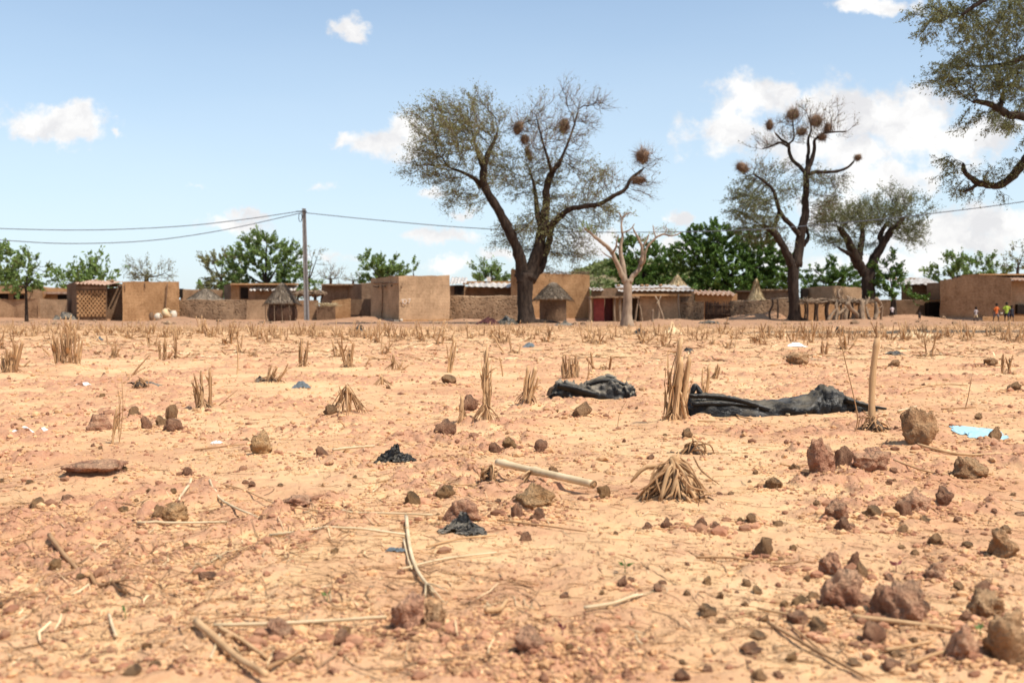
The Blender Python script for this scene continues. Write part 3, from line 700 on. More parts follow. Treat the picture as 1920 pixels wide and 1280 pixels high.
back_tree('young_tree', 'thin-stemmed young green tree standing in front of the compound wall', 'tree', 50, 55.5, [(52,512,26,34),(22,505,28,34),(75,500,16,26),(40,535,26,14)], natt=260, leaf=(.16,.07), per=7, seed=61, trw=3, twl=.45, step=.4, leafm=M_GREEN, skirt=False)
back_tree('green_tree', 'green tree cut off by the edge of the picture above the porch house', 'tree', -5, 66, [(0,500,26,40),(-40,510,30,40),(10,540,26,20)], natt=240, leaf=(.17,.079), seed=62)
back_tree('green_tree', 'loose green tree with long upright shoots behind the perforated brick house', 'tree', 165, 72, [(165,522,40,20),(130,530,26,16),(178,503,20,16),(192,520,24,12)], natt=170, leaf=(.30,.122), per=7, seed=63, up=.4, twl=1., leafm=M_GREEN, twn=2)
back_tree('dry_tree', 'grey leafless thorn tree behind the tall plain mud house', 'tree', 265, 78, [(262,508,26,18),(285,515,24,14),(310,512,16,18)], natt=240, leaf=(.14,.06), per=3, leafd=.5, leafm=M_OLIVE, seed=64, step=.4)
back_tree('green_tree', 'tiny green treetop showing above the wall between the plain house and the thatched cone', 'tree', 390, 95, [(388,533,14,10),(396,540,14,7)], natt=60, leaf=(.28,.14), seed=65, per=6)
back_tree('umbrella_thorn', 'flat-topped olive thorn tree beside the dense green tree', 'tree', 412, 84, [(418,485,38,10),(400,492,26,8),(440,482,30,9),(412,520,20,14)], natt=330, leaf=(.16,.08), per=7, leafm=M_OLIVE, seed=66, step=.45)
back_tree('green_tree', 'dense bushy green tree behind the granary house and the power pole', 'tree', 492, 74, [(490,480,42,34),(465,515,40,30),(520,500,34,34),(500,455,28,14),(545,495,22,24),(440,528,26,18),(555,520,22,18)], natt=760, leaf=(.18,.086), per=11, seed=67, trw=9, maxn=6000, leafm=M_GREEN)
back_tree('dry_tree', 'tall grey leafless tree just behind the power pole', 'tree', 574, 80, [(585,485,18,14),(572,500,18,14),(596,478,12,12),(570,525,14,14)], natt=170, per=1, leafd=.3, leafm=M_OLIVE, seed=68, step=.4, trw=5)
back_tree('dry_tree', 'small round leafless tree standing alone against the sky', 'tree', 620, 95, [(620,512,22,16),(604,520,10,10),(637,520,10,10)], natt=200, per=.5, leafd=.2, leafm=M_OLIVE, seed=69, step=.45, trw=4)
back_tree('dry_tree', 'low leafless treetop above the long mud house', 'tree', 662, 105, [(662,524,17,8)], natt=100, per=.6, leafd=.3, leafm=M_OLIVE, seed=70, step=.5, trw=3)
back_tree('green_tree', 'green tree with upright leafy shoots behind the numbered house', 'tree', 715, 72, [(712,505,34,20),(695,498,16,18),(735,500,18,20),(728,520,40,12)], natt=260, leaf=(.21,.093), per=8, seed=71, up=.3)
back_tree('green_tree', 'small green tree rising above the flat top of the numbered house', 'tree', 775, 74, [(775,505,16,18),(762,518,16,10),(790,520,10,10)], natt=130, leaf=(.21,.093), per=8, seed=72, up=.3)
back_tree('green_bush', 'leafy green bush behind the white-edged tin roof near the big acacia', 'bush', 915, 75, [(920,515,30,14),(905,512,20,12),(945,520,20,10)], natt=170, leaf=(.25,.086), per=7, seed=73, up=.4, twl=.8)
back_tree('dark_green_tree', 'dark green tree behind the cut-back pale tree', 'tree', 1210, 88, [(1190,475,26,30),(1225,490,36,26),(1175,505,30,22),(1250,505,26,22),(1215,520,60,16)], natt=620, leaf=(.20,.108), per=11, leafm=M_GREEND, seed=74, trw=10, maxn=6000)
back_tree('dark_green_tree', 'broadest and darkest green tree, between the nest-filled acacia and the hill', 'tree', 1375, 82, [(1345,455,38,34),(1305,480,40,34),(1390,475,44,34),(1435,490,40,34),(1350,505,60,34),(1420,520,56,24),(1290,455,24,12),(1335,436,22,16)], natt=1300, leaf=(.20,.108), per=12, leafm=M_GREEND, seed=75, trw=12, maxn=6500)
back_tree('green_bush', 'round green bush behind the flat mud house by the low acacia', 'bush', 1560, 76, [(1560,515,34,26),(1535,525,24,18),(1595,525,32,20),(1525,505,12,12)], natt=420, leaf=(.18,.093), per=10, leafm=M_GREEND, seed=76)
back_tree('green_bush', 'tall loose bush against the white metal roof', 'bush', 1675, 60.5, [(1668,512,20,22),(1652,545,16,16),(1685,548,18,12),(1668,535,22,22),(1715,557,16,6)], natt=380, leaf=(.18,.09), per=8, leafm=M_GREEND, seed=77, step=.4, skirt=False)
back_tree('green_tree', 'pale green tree behind the white metal roof', 'tree', 1785, 74, [(1788,500,24,20),(1775,515,28,14),(1815,515,20,12)], natt=240, leaf=(.18,.086), per=8, seed=78, up=.3)
back_tree('green_tree', 'rounded green tree behind the gabled mud house', 'tree', 1845, 74, [(1842,500,26,20),(1865,512,26,14),(1825,515,20,12)], natt=260, leaf=(.18,.086), per=8, seed=79)
back_tree('dry_tree', 'grey thorn tree at the edge of the picture behind the gabled mud house', 'tree', 1907, 70, [(1908,485,18,20),(1900,500,14,12),(1918,475,12,14)], natt=260, per=2, leafd=.5, leafm=M_OLIVE, seed=80, step=.4, trw=4)

# ---- nests
def nest(px, py, d, rx, ry, label, seed, tilt=0.):
    r_ = np.random.default_rng(seed); k = mpp(d); c = at(px, py, d)
    V, Fc = ico(3)
    rx *= .80; ry *= .84; s = np.array([rx*k, rx*k*.9, ry*k])
    V2 = V*(1+.75*(vn3(V*2.1+seed)[:, None]-.5)+.2*(vn3(V*7+seed)[:, None]-.5))*s*.8
    ct, st = math.cos(tilt), math.sin(tilt)
    Rm = np.array([[ct, 0, st], [0, 1, 0], [-st, 0, ct]])
    mb = MB(); mb.add(V2@Rm.T+c, Fc)
    n = 850; a = rdir(r_, n); A = (a*s*r_.uniform(.5, .85, (n, 1)))@Rm.T+c
    tdir = rdir(r_, n)*.8+a*.9; B = A+tdir*min(rx, ry)*k*r_.uniform(.3, 1., (n, 1))**1.6*1.3
    mb.add(*twig_vf(A, B, .009))
    o = mb.build('bird_nest', M_NEST, None, c); tag(o, label, 'nest', 'weaver nests in the acacias'); return o
for i, (px, py, d, rx, ry, tl, lb) in enumerate([
    (972, 240, D1-.8, 11, 16, .5, 'shaggy brown nest at the upper end of the paired nests in the largest acacia'),
    (984, 261, D1-.6, 9, 10, .2, 'smaller brown nest just below its shaggy partner in the largest acacia'),
    (992, 290, D1+.2, 6, 20, -.3, 'thin trailing strip of nest straw under the paired nests in the largest acacia'),
    (1058, 236, D1, 11, 17, .2, 'upright brown nest among the bare middle twigs of the largest acacia'),
    (1205, 293, D1-1, 16, 17, 0, 'round spiky dark nest at the tip of the long outer limb of the largest acacia'),
    (1197, 338, D1-1.2, 20, 9, -.1, 'flat wide pale nest slung below the long outer limb of the largest acacia'),
    (1443, 235, D2+.6, 8, 12, 0, 'small oval nest on the outermost upper twig of the tall slender acacia'),
    (1487, 215, D2+.6, 15, 12, 0, 'highest and roundest nest of the tall slender acacia'),
    (1503, 247, D2+.6, 12, 8, -.3, 'flat nest under the highest one in the tall slender acacia'),
    (1530, 227, D2+.3, 13, 13, -.6, 'slanting nest in the middle of the bare top of the tall slender acacia'),
    (1552, 241, D2-.1, 8, 12, .3, 'dark nest on the outer side of the bare top of the tall slender acacia'),
    (1541, 257, D2-.1, 10, 8, -.3, 'lowest small nest in the bare top of the tall slender acacia'),
    (1392, 315, D2-1.4, 18, 10, .5, 'long brown nest hanging over the leafy side limb of the tall slender acacia'),
    (1608, 296, D2-1, 8, 6, -.5, 'tiny reddish nest at the end of the bare outer branch of the tall slender acacia')]):
    nest(px, py, d, rx, ry, lb, 200+i, tl)
# ------------------------------------------------------------------ mud walls and houses
def mat_mud(name, c1, c2, sc=1.2, streak=.5, rough_b=.5, pits=0., brick=.22):
    c1 = (c1[0]*1.0, c1[1]*1.12, c1[2]*1.2); c2 = (c2[0]*1.0, c2[1]*1.10, c2[2]*1.16)
    m, nt, b, _ = newmat(name); rough(b, .95, .1)
    v = pos(nt)
    n = noise_n(nt, v, sc, 6, .62); n2 = noise_n(nt, mapping(nt, v, (3., 3., .35)), sc*1.5, 4, .6); f = noise_n(nt, v, 9, 5, .65)
    t = mth(nt, 'ADD', mth(nt, 'MULTIPLY', n, .5), mth(nt, 'ADD', mth(nt, 'MULTIPLY', n2, .12), mth(nt, 'MULTIPLY', f, .38)))
    col = ramp(nt, t, [(.38, tuple(x*.80 for x in c1)), (.5, tuple((x+y)/2 for x, y in zip(c1, c2))), (.62, tuple(x*1.06 for x in c2))])
    pa = ramp(nt, noise_n(nt, v, .55, 3, .5), [(.5, 0.), (.58, .3)]); col = mixc(nt, pa, col, tuple(x*.82 for x in c1))
    # washed-out streaks are real stains in the plaster
    sp = nd(nt, 'ShaderNodeSeparateXYZ'); nt.links.new(v, sp.inputs[0])
    st = ramp(nt, noise_n(nt, mapping(nt, v, (3., 3., .6)), 1.3, 5), [(.56, 0.), (.76, streak*.7)])
    col = mixc(nt, st, col, tuple(x*.55 for x in c1))
    h = mth(nt, 'ADD', mth(nt, 'MULTIPLY', f, .6), mth(nt, 'MULTIPLY', n, .5))
    if pits:
        vo = nd(nt, 'ShaderNodeTexVoronoi'); vo.inputs['Scale'].default_value = 5.2; nt.links.new(mapping(nt, v, (1, 1, 1.4)), vo.inputs['Vector'])
        pf = ramp(nt, vo.outputs['Distance'], [(.12, pits), (.42, 0.)])
        col = mixc(nt, pf, col, tuple(x*.36 for x in c1)); h = mth(nt, 'SUBTRACT', h, pf)
    if brick:
        # courses of sun-dried brick: drawn from position so they run round corners
        bz = mth(nt, 'FRACT', mth(nt, 'MULTIPLY', sp.outputs[2], 1/.17))
        row = mth(nt, 'FLOOR', mth(nt, 'MULTIPLY', sp.outputs[2], 1/.17))
        bx = mth(nt, 'FRACT', mth(nt, 'ADD', mth(nt, 'MULTIPLY', mth(nt, 'ADD', sp.outputs[0], mth(nt, 'MULTIPLY', sp.outputs[1], .73)), 1/.40), mth(nt, 'MULTIPLY', row, .5)))
        jz = mth(nt, 'LESS_THAN', bz, .16); jx = mth(nt, 'LESS_THAN', bx, .08)
        j = mth(nt, 'MULTIPLY', mth(nt, 'MAXIMUM', jz, jx), brick)
        j = mth(nt, 'MULTIPLY', j, ramp(nt, noise_n(nt, v, 2.2, 3), [(.35, 0.), (.6, 1.)]))
        col = mixc(nt, j, col, tuple(x*.5 for x in c1)); h = mth(nt, 'SUBTRACT', h, j)
    nt.links.new(col, b.inputs['Base Color']); bump(nt, b, h, rough_b, .06)
    return m
MUD = mat_mud('mud_plaster', (.27, .135, .066), (.42, .235, .125))
MUDL = mat_mud('pale_mud_plaster', (.34, .19, .10), (.50, .295, .165), streak=.3)
MUDO = mat_mud('orange_mud_plaster', (.34, .16, .066), (.50, .265, .125), streak=.4)
MUDD = mat_mud('brown_mud_plaster', (.20, .105, .058), (.31, .18, .105), streak=.6)
MUDR = mat_mud('worn_mud_brick', (.20, .108, .06), (.38, .23, .13), pits=.7, rough_b=.9, streak=.5)
MUDB = mat_mud('mud_brick', (.25, .13, .07), (.38, .22, .125), brick=.8, rough_b=.8)
MUDS = mat_mud('dark_and_shaded_mud', (.15, .078, .042), (.25, .14, .08), streak=.5)  # dark clay; on shaded walls the shade is put into this colour
M_CEM = mat_simple('grey_cement', (.17, .14, .115), (.27, .23, .19), 6, bs=.4)
M_ZINC = mat_simple('weathered_zinc', (.26, .20, .15), (.66, .62, .56), 3, bs=.05, r=.45, spec=.5, worldpos=True)
M_RUST = mat_simple('rusted_zinc', (.26, .13, .075), (.52, .37, .27), 4, bs=.1, r=.7, worldpos=True)
M_WOOD = mat_simple('grey_wood', (.13, .085, .055), (.34, .24, .155), 8, (1, 1, .3), .7, .02, .9, island=.25)
M_WOODD = mat_simple('dark_wood', (.05, .032, .022), (.12, .08, .055), 8, (1, 1, .3), .7, .02, .9)
M_THATCH = mat_simple('weathered_thatch', (.15, .115, .085), (.34, .27, .195), 16, (1, 1, .25), .9, .04, .95, island=.3)
M_THATCHY = mat_simple('new_straw', (.42, .31, .165), (.62, .48, .29), 16, (1, 1, .25), .5, .03, .95, island=.25)
M_STALKWALL = mat_simple('dark_woven_stalks', (.045, .026, .018), (.13, .07, .042), 12, (1, 1, .4), .8, .03, .9)
M_REDDOOR = mat_simple('red_painted_metal', (.22, .025, .018), (.36, .06, .045), 5, bs=.15, r=.55, spec=.4)
M_REDDARK = mat_simple('opening_shade_red', (.075, .010, .008), (.12, .02, .014), 5, bs=.15, r=.6, spec=.3)
M_DARKIN = mat_simple('painted_inside_shade', (.012, .008, .006), (.03, .02, .014), 4)  # near-black panels put the shade inside the openings into the colour
M_PAINTW = mat_simple('faded_white_paint', (.58, .46, .36), (.72, .62, .53), 9)

def nz3(P, amp, sc, seed):
    return np.stack([(vn3(P*sc, seed+i)-.5)*2*amp for i in range(3)], -1)
def prism_vf(corners, zb=None, cell=.35, amp=.025, topamp=.04, seed=0, cap=True, closed=True):
    """corners: (x, y, ztop) around the footprint (front edge first, left to right); mud wall faces with a worn top edge"""
    V = []; Fq = []; Ft = []; n = 0; tops = []
    C = [np.array(c, float) for c in corners]; m = len(C)
    for i in range(m if closed else m-1):
        a, b = C[i], C[(i+1) % m]
        L = np.linalg.norm(b[:2]-a[:2]); nu = max(1, int(L/cell)); nv = max(2, int(max(a[2], b[2])/cell))
        u = np.linspace(0, 1, nu+1); v = np.linspace(0, 1, nv+1)
        X = a[0]+(b[0]-a[0])*u; Y = a[1]+(b[1]-a[1])*u; ZT = a[2]+(b[2]-a[2])*u
        if zb is None: ZB = gh_base(X, Y)-.12
        else: ZB = np.full(nu+1, zb)
        tp = np.stack([X*1.9, Y*1.9, ZT*0], -1)
        ZT = ZT+(vn3(tp, seed+5)-.5)*2*topamp+(vn3(tp*3.1, seed+6)-.5)*topamp
        P = np.stack([np.broadcast_to(X, (nv+1, nu+1)), np.broadcast_to(Y, (nv+1, nu+1)), ZB[None]+(ZT-ZB)[None]*v[:, None]], -1)
        D = nz3(P, amp, 1.7, seed); D[..., 2] *= .3
        P = P+D; tops.append(P[-1, :-1].copy())
        V.append(P.reshape(-1, 3))
        ii = np.arange(nv)[:, None]*(nu+1); jj = np.arange(nu)[None]
        Fq.append((np.stack([ii+jj, ii+jj+1, ii+nu+1+jj+1, ii+nu+1+jj], -1).reshape(-1, 4))+n); n += (nv+1)*(nu+1)
    if cap and closed:
        T = np.concatenate(tops); c = T.mean(0); c[2] -= .01
        V.append(np.vstack([T, c])); k = len(T); j = np.arange(k)
        Ft.append(np.stack([j, (j+1) % k, np.full(k, k)], -1)+n); n += k+1
    out = [np.concatenate(Fq)]
    if Ft: out.append(np.concatenate(Ft))
    return np.concatenate(V), out
def cz(px, py, d):
    p = at(px, py, d); return (p[0], p[1], p[2])
def house_shape(front, depth=3.5, tilt=0., **kw):
    """front: (px, py_top, d) corners from left to right; the back edge is set DEPTH behind the outer ones"""
    c = [cz(*q[:2], q[2]) for q in front]
    a, b = c[0], c[-1]
    mx_ = (a[0]+b[0])/2/((a[1]+b[1])/2)      # the house faces the field, square to the line of sight
    back = [(b[0]+(mx_*1.02)*depth, b[1]+depth, b[2]), (a[0]+mx_*depth, a[1]+depth+.01, a[2])]
    return prism_vf(c+back, **kw)
def ctr(V): 
    V = np.asarray(V); return np.array([V[:, 0].mean(), V[:, 1].mean(), V[:, 2].min()])
def mud(name, label, cat, front, mat, depth=3.5, group=None, parts=None, seed=None, **kw):
    seed = seed if seed is not None else int(abs(front[0][0]))+3
    v, f = house_shape(front, depth, seed=seed, **kw); o_ = ctr(v); mb = MB(); mb.add(v, f)
    if parts is None:
        return tag(mb.build(name, mat, None, o_, smooth=True), label, cat, group)
    root = empty(name, o_); tag(root, label, cat, group)
    w = mb.build('wall', mat, root, o_)
    for p in parts: p(root, o_)
    return root
def corr_roof(pl, pr, run, rise, thick=.02, amp=.035, wl=.22, mat=None, overhang=0., seed=0, name='roof', stones=True):
    """corrugated sheet: pl, pr = front edge (px, py, d); rises RISE over RUN metres to the back"""
    def part(root, o_):
        a = np.array(cz(*pl[:2], pl[2])); b = np.array(cz(*pr[:2], pr[2]))
        L = np.linalg.norm(b-a); nu = int(L/(wl/6)); nv = 6
        r_ = np.random.default_rng(seed)
        u = np.linspace(0, 1, nu+1)[None]; v = np.linspace(0, 1, nv+1)[:, None]
        X = a[0]+(b[0]-a[0])*u+0*v; Y = a[1]+(b[1]-a[1])*u+run*v; Z = a[2]+(b[2]-a[2])*u+rise*v+amp*np.sin(u*L/wl*2*math.pi)
        Z = Z+.05*(vn2(u*L/1.1+0*v, v*2+seed, seed)-.5)
        # each sheet's front edge sits a little differently
        sh = r_.uniform(-.10, .10, 60)[np.minimum(59, (u*L/.85).astype(int))]
        Y = Y+sh*(1-v)
        P = np.stack([X, Y, Z], -1).reshape(-1, 3); Q = P-[0, 0, thick]
        ii = np.arange(nv)[:, None]*(nu+1); jj = np.arange(nu)[None]
        Fq = np.stack([ii+jj, ii+jj+1, ii+nu+1+jj+1, ii+nu+1+jj], -1).reshape(-1, 4)
        n = len(P)
        e = np.arange(nu); fr = np.stack([e+n, e+1+n, e+1, e], -1)
        mb = MB(); mb.add(np.vstack([P, Q]), np.vstack([Fq, Fq[:, ::-1]+n, fr]))
        mb.build(name, mat or M_ZINC, root, o_)
        if stones:
            mb = MB(); V0, F0 = ico(2)
            for i in range(max(2, int(L/.55))):
                t = r_.uniform(0, 1); q = a+(b-a)*t+np.array([0, run*r_.uniform(.5, 1.), 0]); q[2] += rise*.75+.05
                s = r_.uniform(.05, .11)
                mb.add(V0*(1+.5*(vn3(V0*1.5+i)[:, None]-.5))*[s*1.3, s, s*.8]+q, F0)
            mb.build('roof_weights', MUD, root, o_)
    return part
def slab(name, c0, c1, mat, label=None, pad=0., jit=0.):
    """box between two (px, py, d) corners of which the second holds the far side"""
    def part(root, o_):
        a = cz(*c0[:2], c0[2]); b = cz(*c1[:2], c0[2]); y1 = c1[2]
        v, f = box_vf(min(a[0], b[0]), max(a[0], b[0]), a[1], y1, min(a[2], b[2]), max(a[2], b[2]))
        v = np.array(v); mb = MB(); mb.add(v, f); o = mb.build(name, mat, root, o_, smooth=False)
        if label: o['label'] = label
    return part
def beams(pts, d, L=.5, r=.05, name='roof_beam'):
    def part(root, o_):
        for px, py in pts:
            p = at(px, py, d); mb = MB(); v, f = tube_vf([p+[0, -L, -.01], p+[0, L, 0]], r, 6); mb.add(v, f); mb.build(name, M_WOODD, root, o_)
    return part
def crack(pts, d, w=.03, mat=None):
    """a gully washed into the plaster, modelled as a thin dark seam standing 4 mm proud"""
    def part(root, o_):
        P = np.array([at(px, py, d) for px, py in pts]); P[:, 1] -= .03
        mb = MB(); v, f = tube_vf(smooth_path(P, 4), w, 5); mb.add(v, f); mb.build('water_stain', mat or MUDS, root, o_)
    return part

W_ = 'wall'; H_ = 'house'
# far left
mud('porch_house', 'low mud house with dark porch openings behind the thin-stemmed young tree', H_, [(-70,533,65),(80,536,65)], MUD, 3.5, parts=[
    slab('porch_shade_panel', (-3,551,64.9), (14,564,65.3), M_DARKIN), slab('porch_shade_panel', (25,553,64.9), (44,564,65.3), M_DARKIN),
    slab('roof_ledge', (-20,546,64.55), (46,550,65.1), MUDO), beams([(28,548),(60,546)], 64.9)])
mud('ledge_house', 'low mud house with a pale roof ledge, directly behind the perforated brick house', H_, [(80,538,66),(130,541,66)], MUDO, 3.5, parts=[
    slab('roof_ledge', (82,547,65.5), (128,551,66.1), M_RUST), slab('doorway_shade_panel', (108,553,65.9), (126,563,66.3), M_DARKIN)])
mud('compound_wall', 'outermost stretch of mud compound wall behind the young tree', W_, [(-70,561,62),(26,561,62),(71,561,61.6)], MUD, .3, topamp=.02)
mud('compound_wall', 'mud compound wall behind the grey tarpaulin bundle', W_, [(75,561,61.4),(126,562,61)], MUDL, .3, topamp=.03)
# perforated brick house
def lattice(root, o_):
    a = np.array(cz(145, 545, 59.42)); b = np.array(cz(198, 545, 59.62)); zt = a[2]; zb = cz(145, 593, 59.42)[2]
    nx, nz = 15, 11; mb = MB(); L = b-a
    for i in range(nx):
        for j in range(nz):
            if (i+j) % 2: continue
            p = a+L*(i+.5)/nx; z = zb+(zt-zb)*(j+.5)/nz; w = abs(L[0])/nx*.62; h = (zt-zb)/nz*.60
            v, f = box_vf(p[0]-w, p[0]+w, p[1]-.07, p[1]+.04, z-h, z+h)
            v = np.array(v); v += nz3(v, .012, 9, i*31+j); mb.add(v, f)
    mb.build('brick_lattice', MUDO, root, o_, smooth=False)
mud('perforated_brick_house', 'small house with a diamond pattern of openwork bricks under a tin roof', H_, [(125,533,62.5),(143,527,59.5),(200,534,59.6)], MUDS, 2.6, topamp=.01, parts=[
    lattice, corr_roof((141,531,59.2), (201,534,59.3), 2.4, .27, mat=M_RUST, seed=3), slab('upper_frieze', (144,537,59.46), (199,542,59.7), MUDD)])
mud('recessed_wall', 'shaded wall section set back between the openwork brick house and the plain house', W_, [(198,540,61.2),(232,538,61.2)], MUDD, .5, parts=[
    slab('coping', (204,532,61.25), (226,538,61.6), MUDR), beams([(227,537)], 61.2, .5, .06)])
mud('plain_mud_house', 'tall plain windowless mud house with one dark water streak near its edge', H_, [(229,528,58.6),(336,528,58.9)], MUDO, 4, amp=.03, parts=[
    crack([(314,531),(313,550),(311,570),(310,592)], 58.75, .035), crack([(272,530),(272,540)], 58.7, .03), crack([(234,532),(235,545)], 58.6, .02)])
mud('gap_shade_block', 'narrow dark block standing in for the shaded gap beside the tall plain house', 'gap', [(331,563,59.8),(337,562,59.8)], MUDS, .3)  # dark block fills the gap, its shade put into the colour
mud('back_house', 'mud house half hidden behind the broad thatched cone', H_, [(338,541,68),(352,543,68),(418,544,68)], MUD, 3, parts=[slab('doorway_shade_panel', (336,541,67.9), (342,558,68.2), M_DARKIN)])
mud('compound_wall', 'long pitted compound wall of worn brick ending at the granary', W_, [(337,562,59.6),(400,563,59.4),(462,562,59.4)], MUDR, .35, amp=.03, topamp=.05)
mud('compound_wall', 'smoother grey plastered end of the pitted wall, beside the granary', W_, [(462.5,563,59.38),(505,562,59.3)], MUDL, .35)
mud('granary_house', 'mud house with white tin roof edge and dark entrance behind the thatched granary', H_, [(420,534,66),(432,532,65),(555,534,65)], MUDD, 4, parts=[
    slab('orange_panel', (433,534,64.93), (449,563,65.3), MUDO), slab('doorway_shade_panel', (451,539,64.95), (465,560,65.3), M_DARKIN), slab('roof_ledge', (432,531,64.5), (556,534,65.1), MUDO),
    corr_roof((466,544,64.3), (553,544,64.3), 1., .3, seed=5, stones=False), beams([(484,543),(494,544),(506,543)], 64.2, .3, .07)])
# hut roof behind wall
def cone_vf(c, r, h, n=40, rows=9, sag=.1, seed=0, layers=True, tip=.06):
    V = []; r_ = np.random.default_rng(seed)
    for i in range(rows+1):
        t = i/rows; rr = r*(1-t)**(1-sag)+tip*t; z = h*t
        if layers: rr += .06*r*((i % 2)*.6)*(1-t)
        a = np.linspace(0, 2*math.pi, n, endpoint=False)
        q = rr*(1+.05*r_.uniform(-1, 1, n)*(1-.6*t))
        V.append(np.stack([c[0]+q*np.cos(a), c[1]+q*np.sin(a), c[2]+z+.03*r*r_.uniform(-1, 1, n)*(1-t)], -1))
    V = np.concatenate(V); i = np.arange(rows)[:, None]*n; j = np.arange(n)[None]; k = (j+1) % n
    return V, np.stack([i+j, i+k, i+n+k, i+n+j], -1).reshape(-1, 4)
def straws_on_cone(mb, c, r, h, n, L, seed, rad=.012, lift=.03, sag=.1):
    r_ = np.random.default_rng(seed); a = r_.uniform(0, 2*math.pi, n); t = r_.uniform(0, .95, n)**1.2
    rr = r*(1-t)**(1-sag)+lift+.05*t
    P = np.stack([c[0]+rr*np.cos(a), c[1]+rr*np.sin(a), c[2]+h*t+lift], -1)
    D = np.stack([r*np.cos(a), r*np.sin(a), np.full(n, -h)], -1)+r_.normal(0, .12*r, (n, 3)); D /= np.linalg.norm(D, axis=1, keepdims=True)
    mb.add(*twig_vf(P, P+D*L*r_.uniform(.5, 1.2, (n, 1)), rad))
def thatched(name, label, px, d, ptop, peave, rpx, pbase, bpx, bodymat, thatch, cat, body='round', seed=1, nst=900, tier=False, parts=None, sag=None):
    k = mpp(d); apex = at(px, ptop, d); ev = at(px, peave, d); g = ghs(px_x(px, d), d); o_ = np.array([apex[0], d, g])
    root = empty(name, o_); tag(root, label, cat)
    mb = MB(); c = np.array([apex[0], d, ev[2]]); r = rpx*k; h = apex[2]-ev[2]
    v, f = cone_vf(c, r, h, seed=seed, sag=sag if sag is not None else (.02 if not tier else .1)); mb.add(v, f)
    a = np.linspace(0, 2*math.pi, 41)[:-1]; ring = np.stack([c[0]+r*.9*np.cos(a), c[1]+r*.9*np.sin(a), np.full(40, c[2]-.05)], -1)
    j = np.arange(40); mb.add(np.vstack([v[:40], ring, c-[0, 0, .03]]), [np.stack([j, 40+j, 40+(j+1) % 40, (j+1) % 40], -1), np.stack([40+j, np.full(40, 80), 40+(j+1) % 40], -1)])
    straws_on_cone(mb, c, r, h, nst, .35, seed, sag=sag if sag is not None else (.02 if not tier else .1))
    mb.build('thatch_roof', thatch, root, o_)
    if body:
        br = bpx*k; zb = g-.05
        rows = 8; V = []; r_ = np.random.default_rng(seed)
        for i in range(rows+1):
            t = i/rows; rr = br*(.9+.14*math.sin(math.pi*min(1, t*1.15)) if body == 'basket' else 1.)
            an = np.linspace(0, 2*math.pi, 48, endpoint=False)
            w = rr*(1+.012*np.sin(an*24+i*3.14)) if body == 'basket' else rr*(1+.02*r_.uniform(-1, 1, 48))
            V.append(np.stack([c[0]+w*np.cos(an), d+w*np.sin(an), np.full(48, zb+(c[2]+.06-zb)*t)], -1))
        V = np.concatenate(V); i = np.arange(rows)[:, None]*48; j = np.arange(48)[None]; kk = (j+1) % 48
        mb = MB(); mb.add(V, np.stack([i+j, i+kk, i+48+kk, i+48+j], -1).reshape(-1, 4)); mb.build('wall', bodymat, root, o_)
    for p in parts or []: p(root, o_)
    return root
thatched('round_hut', 'broad low grey thatched cone roof showing above the pitted compound wall', 385, 65, 541, 566, 38, 600, 30, MUDD, M_THATCH, 'hut', seed=4)
def stakes(root, o_):
    for i, a in enumerate(np.linspace(-2.9, -.25, 6)):
        r = 28*mpp(56); c = px_x(529, 56); z0 = ghs(c, 56)-.1
        p0 = np.array([c+r*1.02*math.cos(a), 56+r*1.02*math.sin(a), z0]); p1 = p0+[random.uniform(-.08, .08), 0, 1.0]
        mb = MB(); v, f = tube_vf(smooth_path([p0, (p0+p1)/2+[random.uniform(-.05, .05), 0, 0], p1], 3), [.022]*7, 6); mb.add(v, f); mb.build('stake', M_WOOD, root, o_)
thatched('granary', 'round woven granary on stakes under a pointed thatch cone near the power pole', 529, 56, 530, 569, 31, 599, 27, M_STALKWALL, M_THATCH, 'granary', 'basket', seed=5, nst=1500, parts=[stakes])
# brushwood shelter behind the pole
def brush_shelter(name, label, x0, x1, pyt, pyb, d, nposts, pybase, seed=1, deep=2.2, mat=None, roofmat=None, nst=260, L=.9):
    r_ = np.random.default_rng(seed); a = at(x0, pyt, d); b = at(x1, pyt, d); k = mpp(d); o_ = np.array([(a[0]+b[0])/2, d, ghs((a[0]+b[0])/2, d)])
    root = empty(name, o_); tag(root, label, 'shelter')
    th = (pyb-pyt)*k; n = nst
    A = np.stack([r_.uniform(a[0]-.1, b[0]+.1, n), r_.uniform(d-.15, d+deep, n), a[2]-th*.6+r_.uniform(-.5, .5, n)*th], -1)
    D = rdir(r_, n); D[:, 2] *= .12; D[:, 0] *= 1.5; D /= np.linalg.norm(D, axis=1, keepdims=True)
    mb = MB()
    for i in range(n):
        l = L*r_.uniform(.4, 1.1); p = A[i]-D[i]*l/2; q = A[i]+D[i]*l/2; md = (p+q)/2+r_.normal(0, .05, 3)
        v, f = tube_vf([p, md, q], [.03, .035, .015], 5, True); mb.add(v, f)
    mb.build('brushwood_roof', roofmat or M_WOOD, root, o_)
    for i in range(nposts):
        for dy in (0, deep*.9):
            x = a[0]+(b[0]-a[0])*(i+.1+.2*r_.uniform())/(max(1, nposts-1)+.3); y = d+dy
            z1 = a[2]-th*.5; z0 = ghs(x, y)-.1
            pts = np.array([[x+r_.uniform(-.08, .08), y, z0], [x+r_.uniform(-.1, .1), y, z0+(z1-z0)*.5], [x, y, z1]])
            mb = MB(); v, f = tube_vf(smooth_path(pts, 4), .06, 7, True, .2, i); mb.add(v, f)
            v, f = tube_vf([pts[2]-[0, 0, .2], pts[2]+[.1, 0, .12]], [.045, .03], 6); mb.add(v, f)
            mb.build('post', M_WOODD, root, o_)
    return root
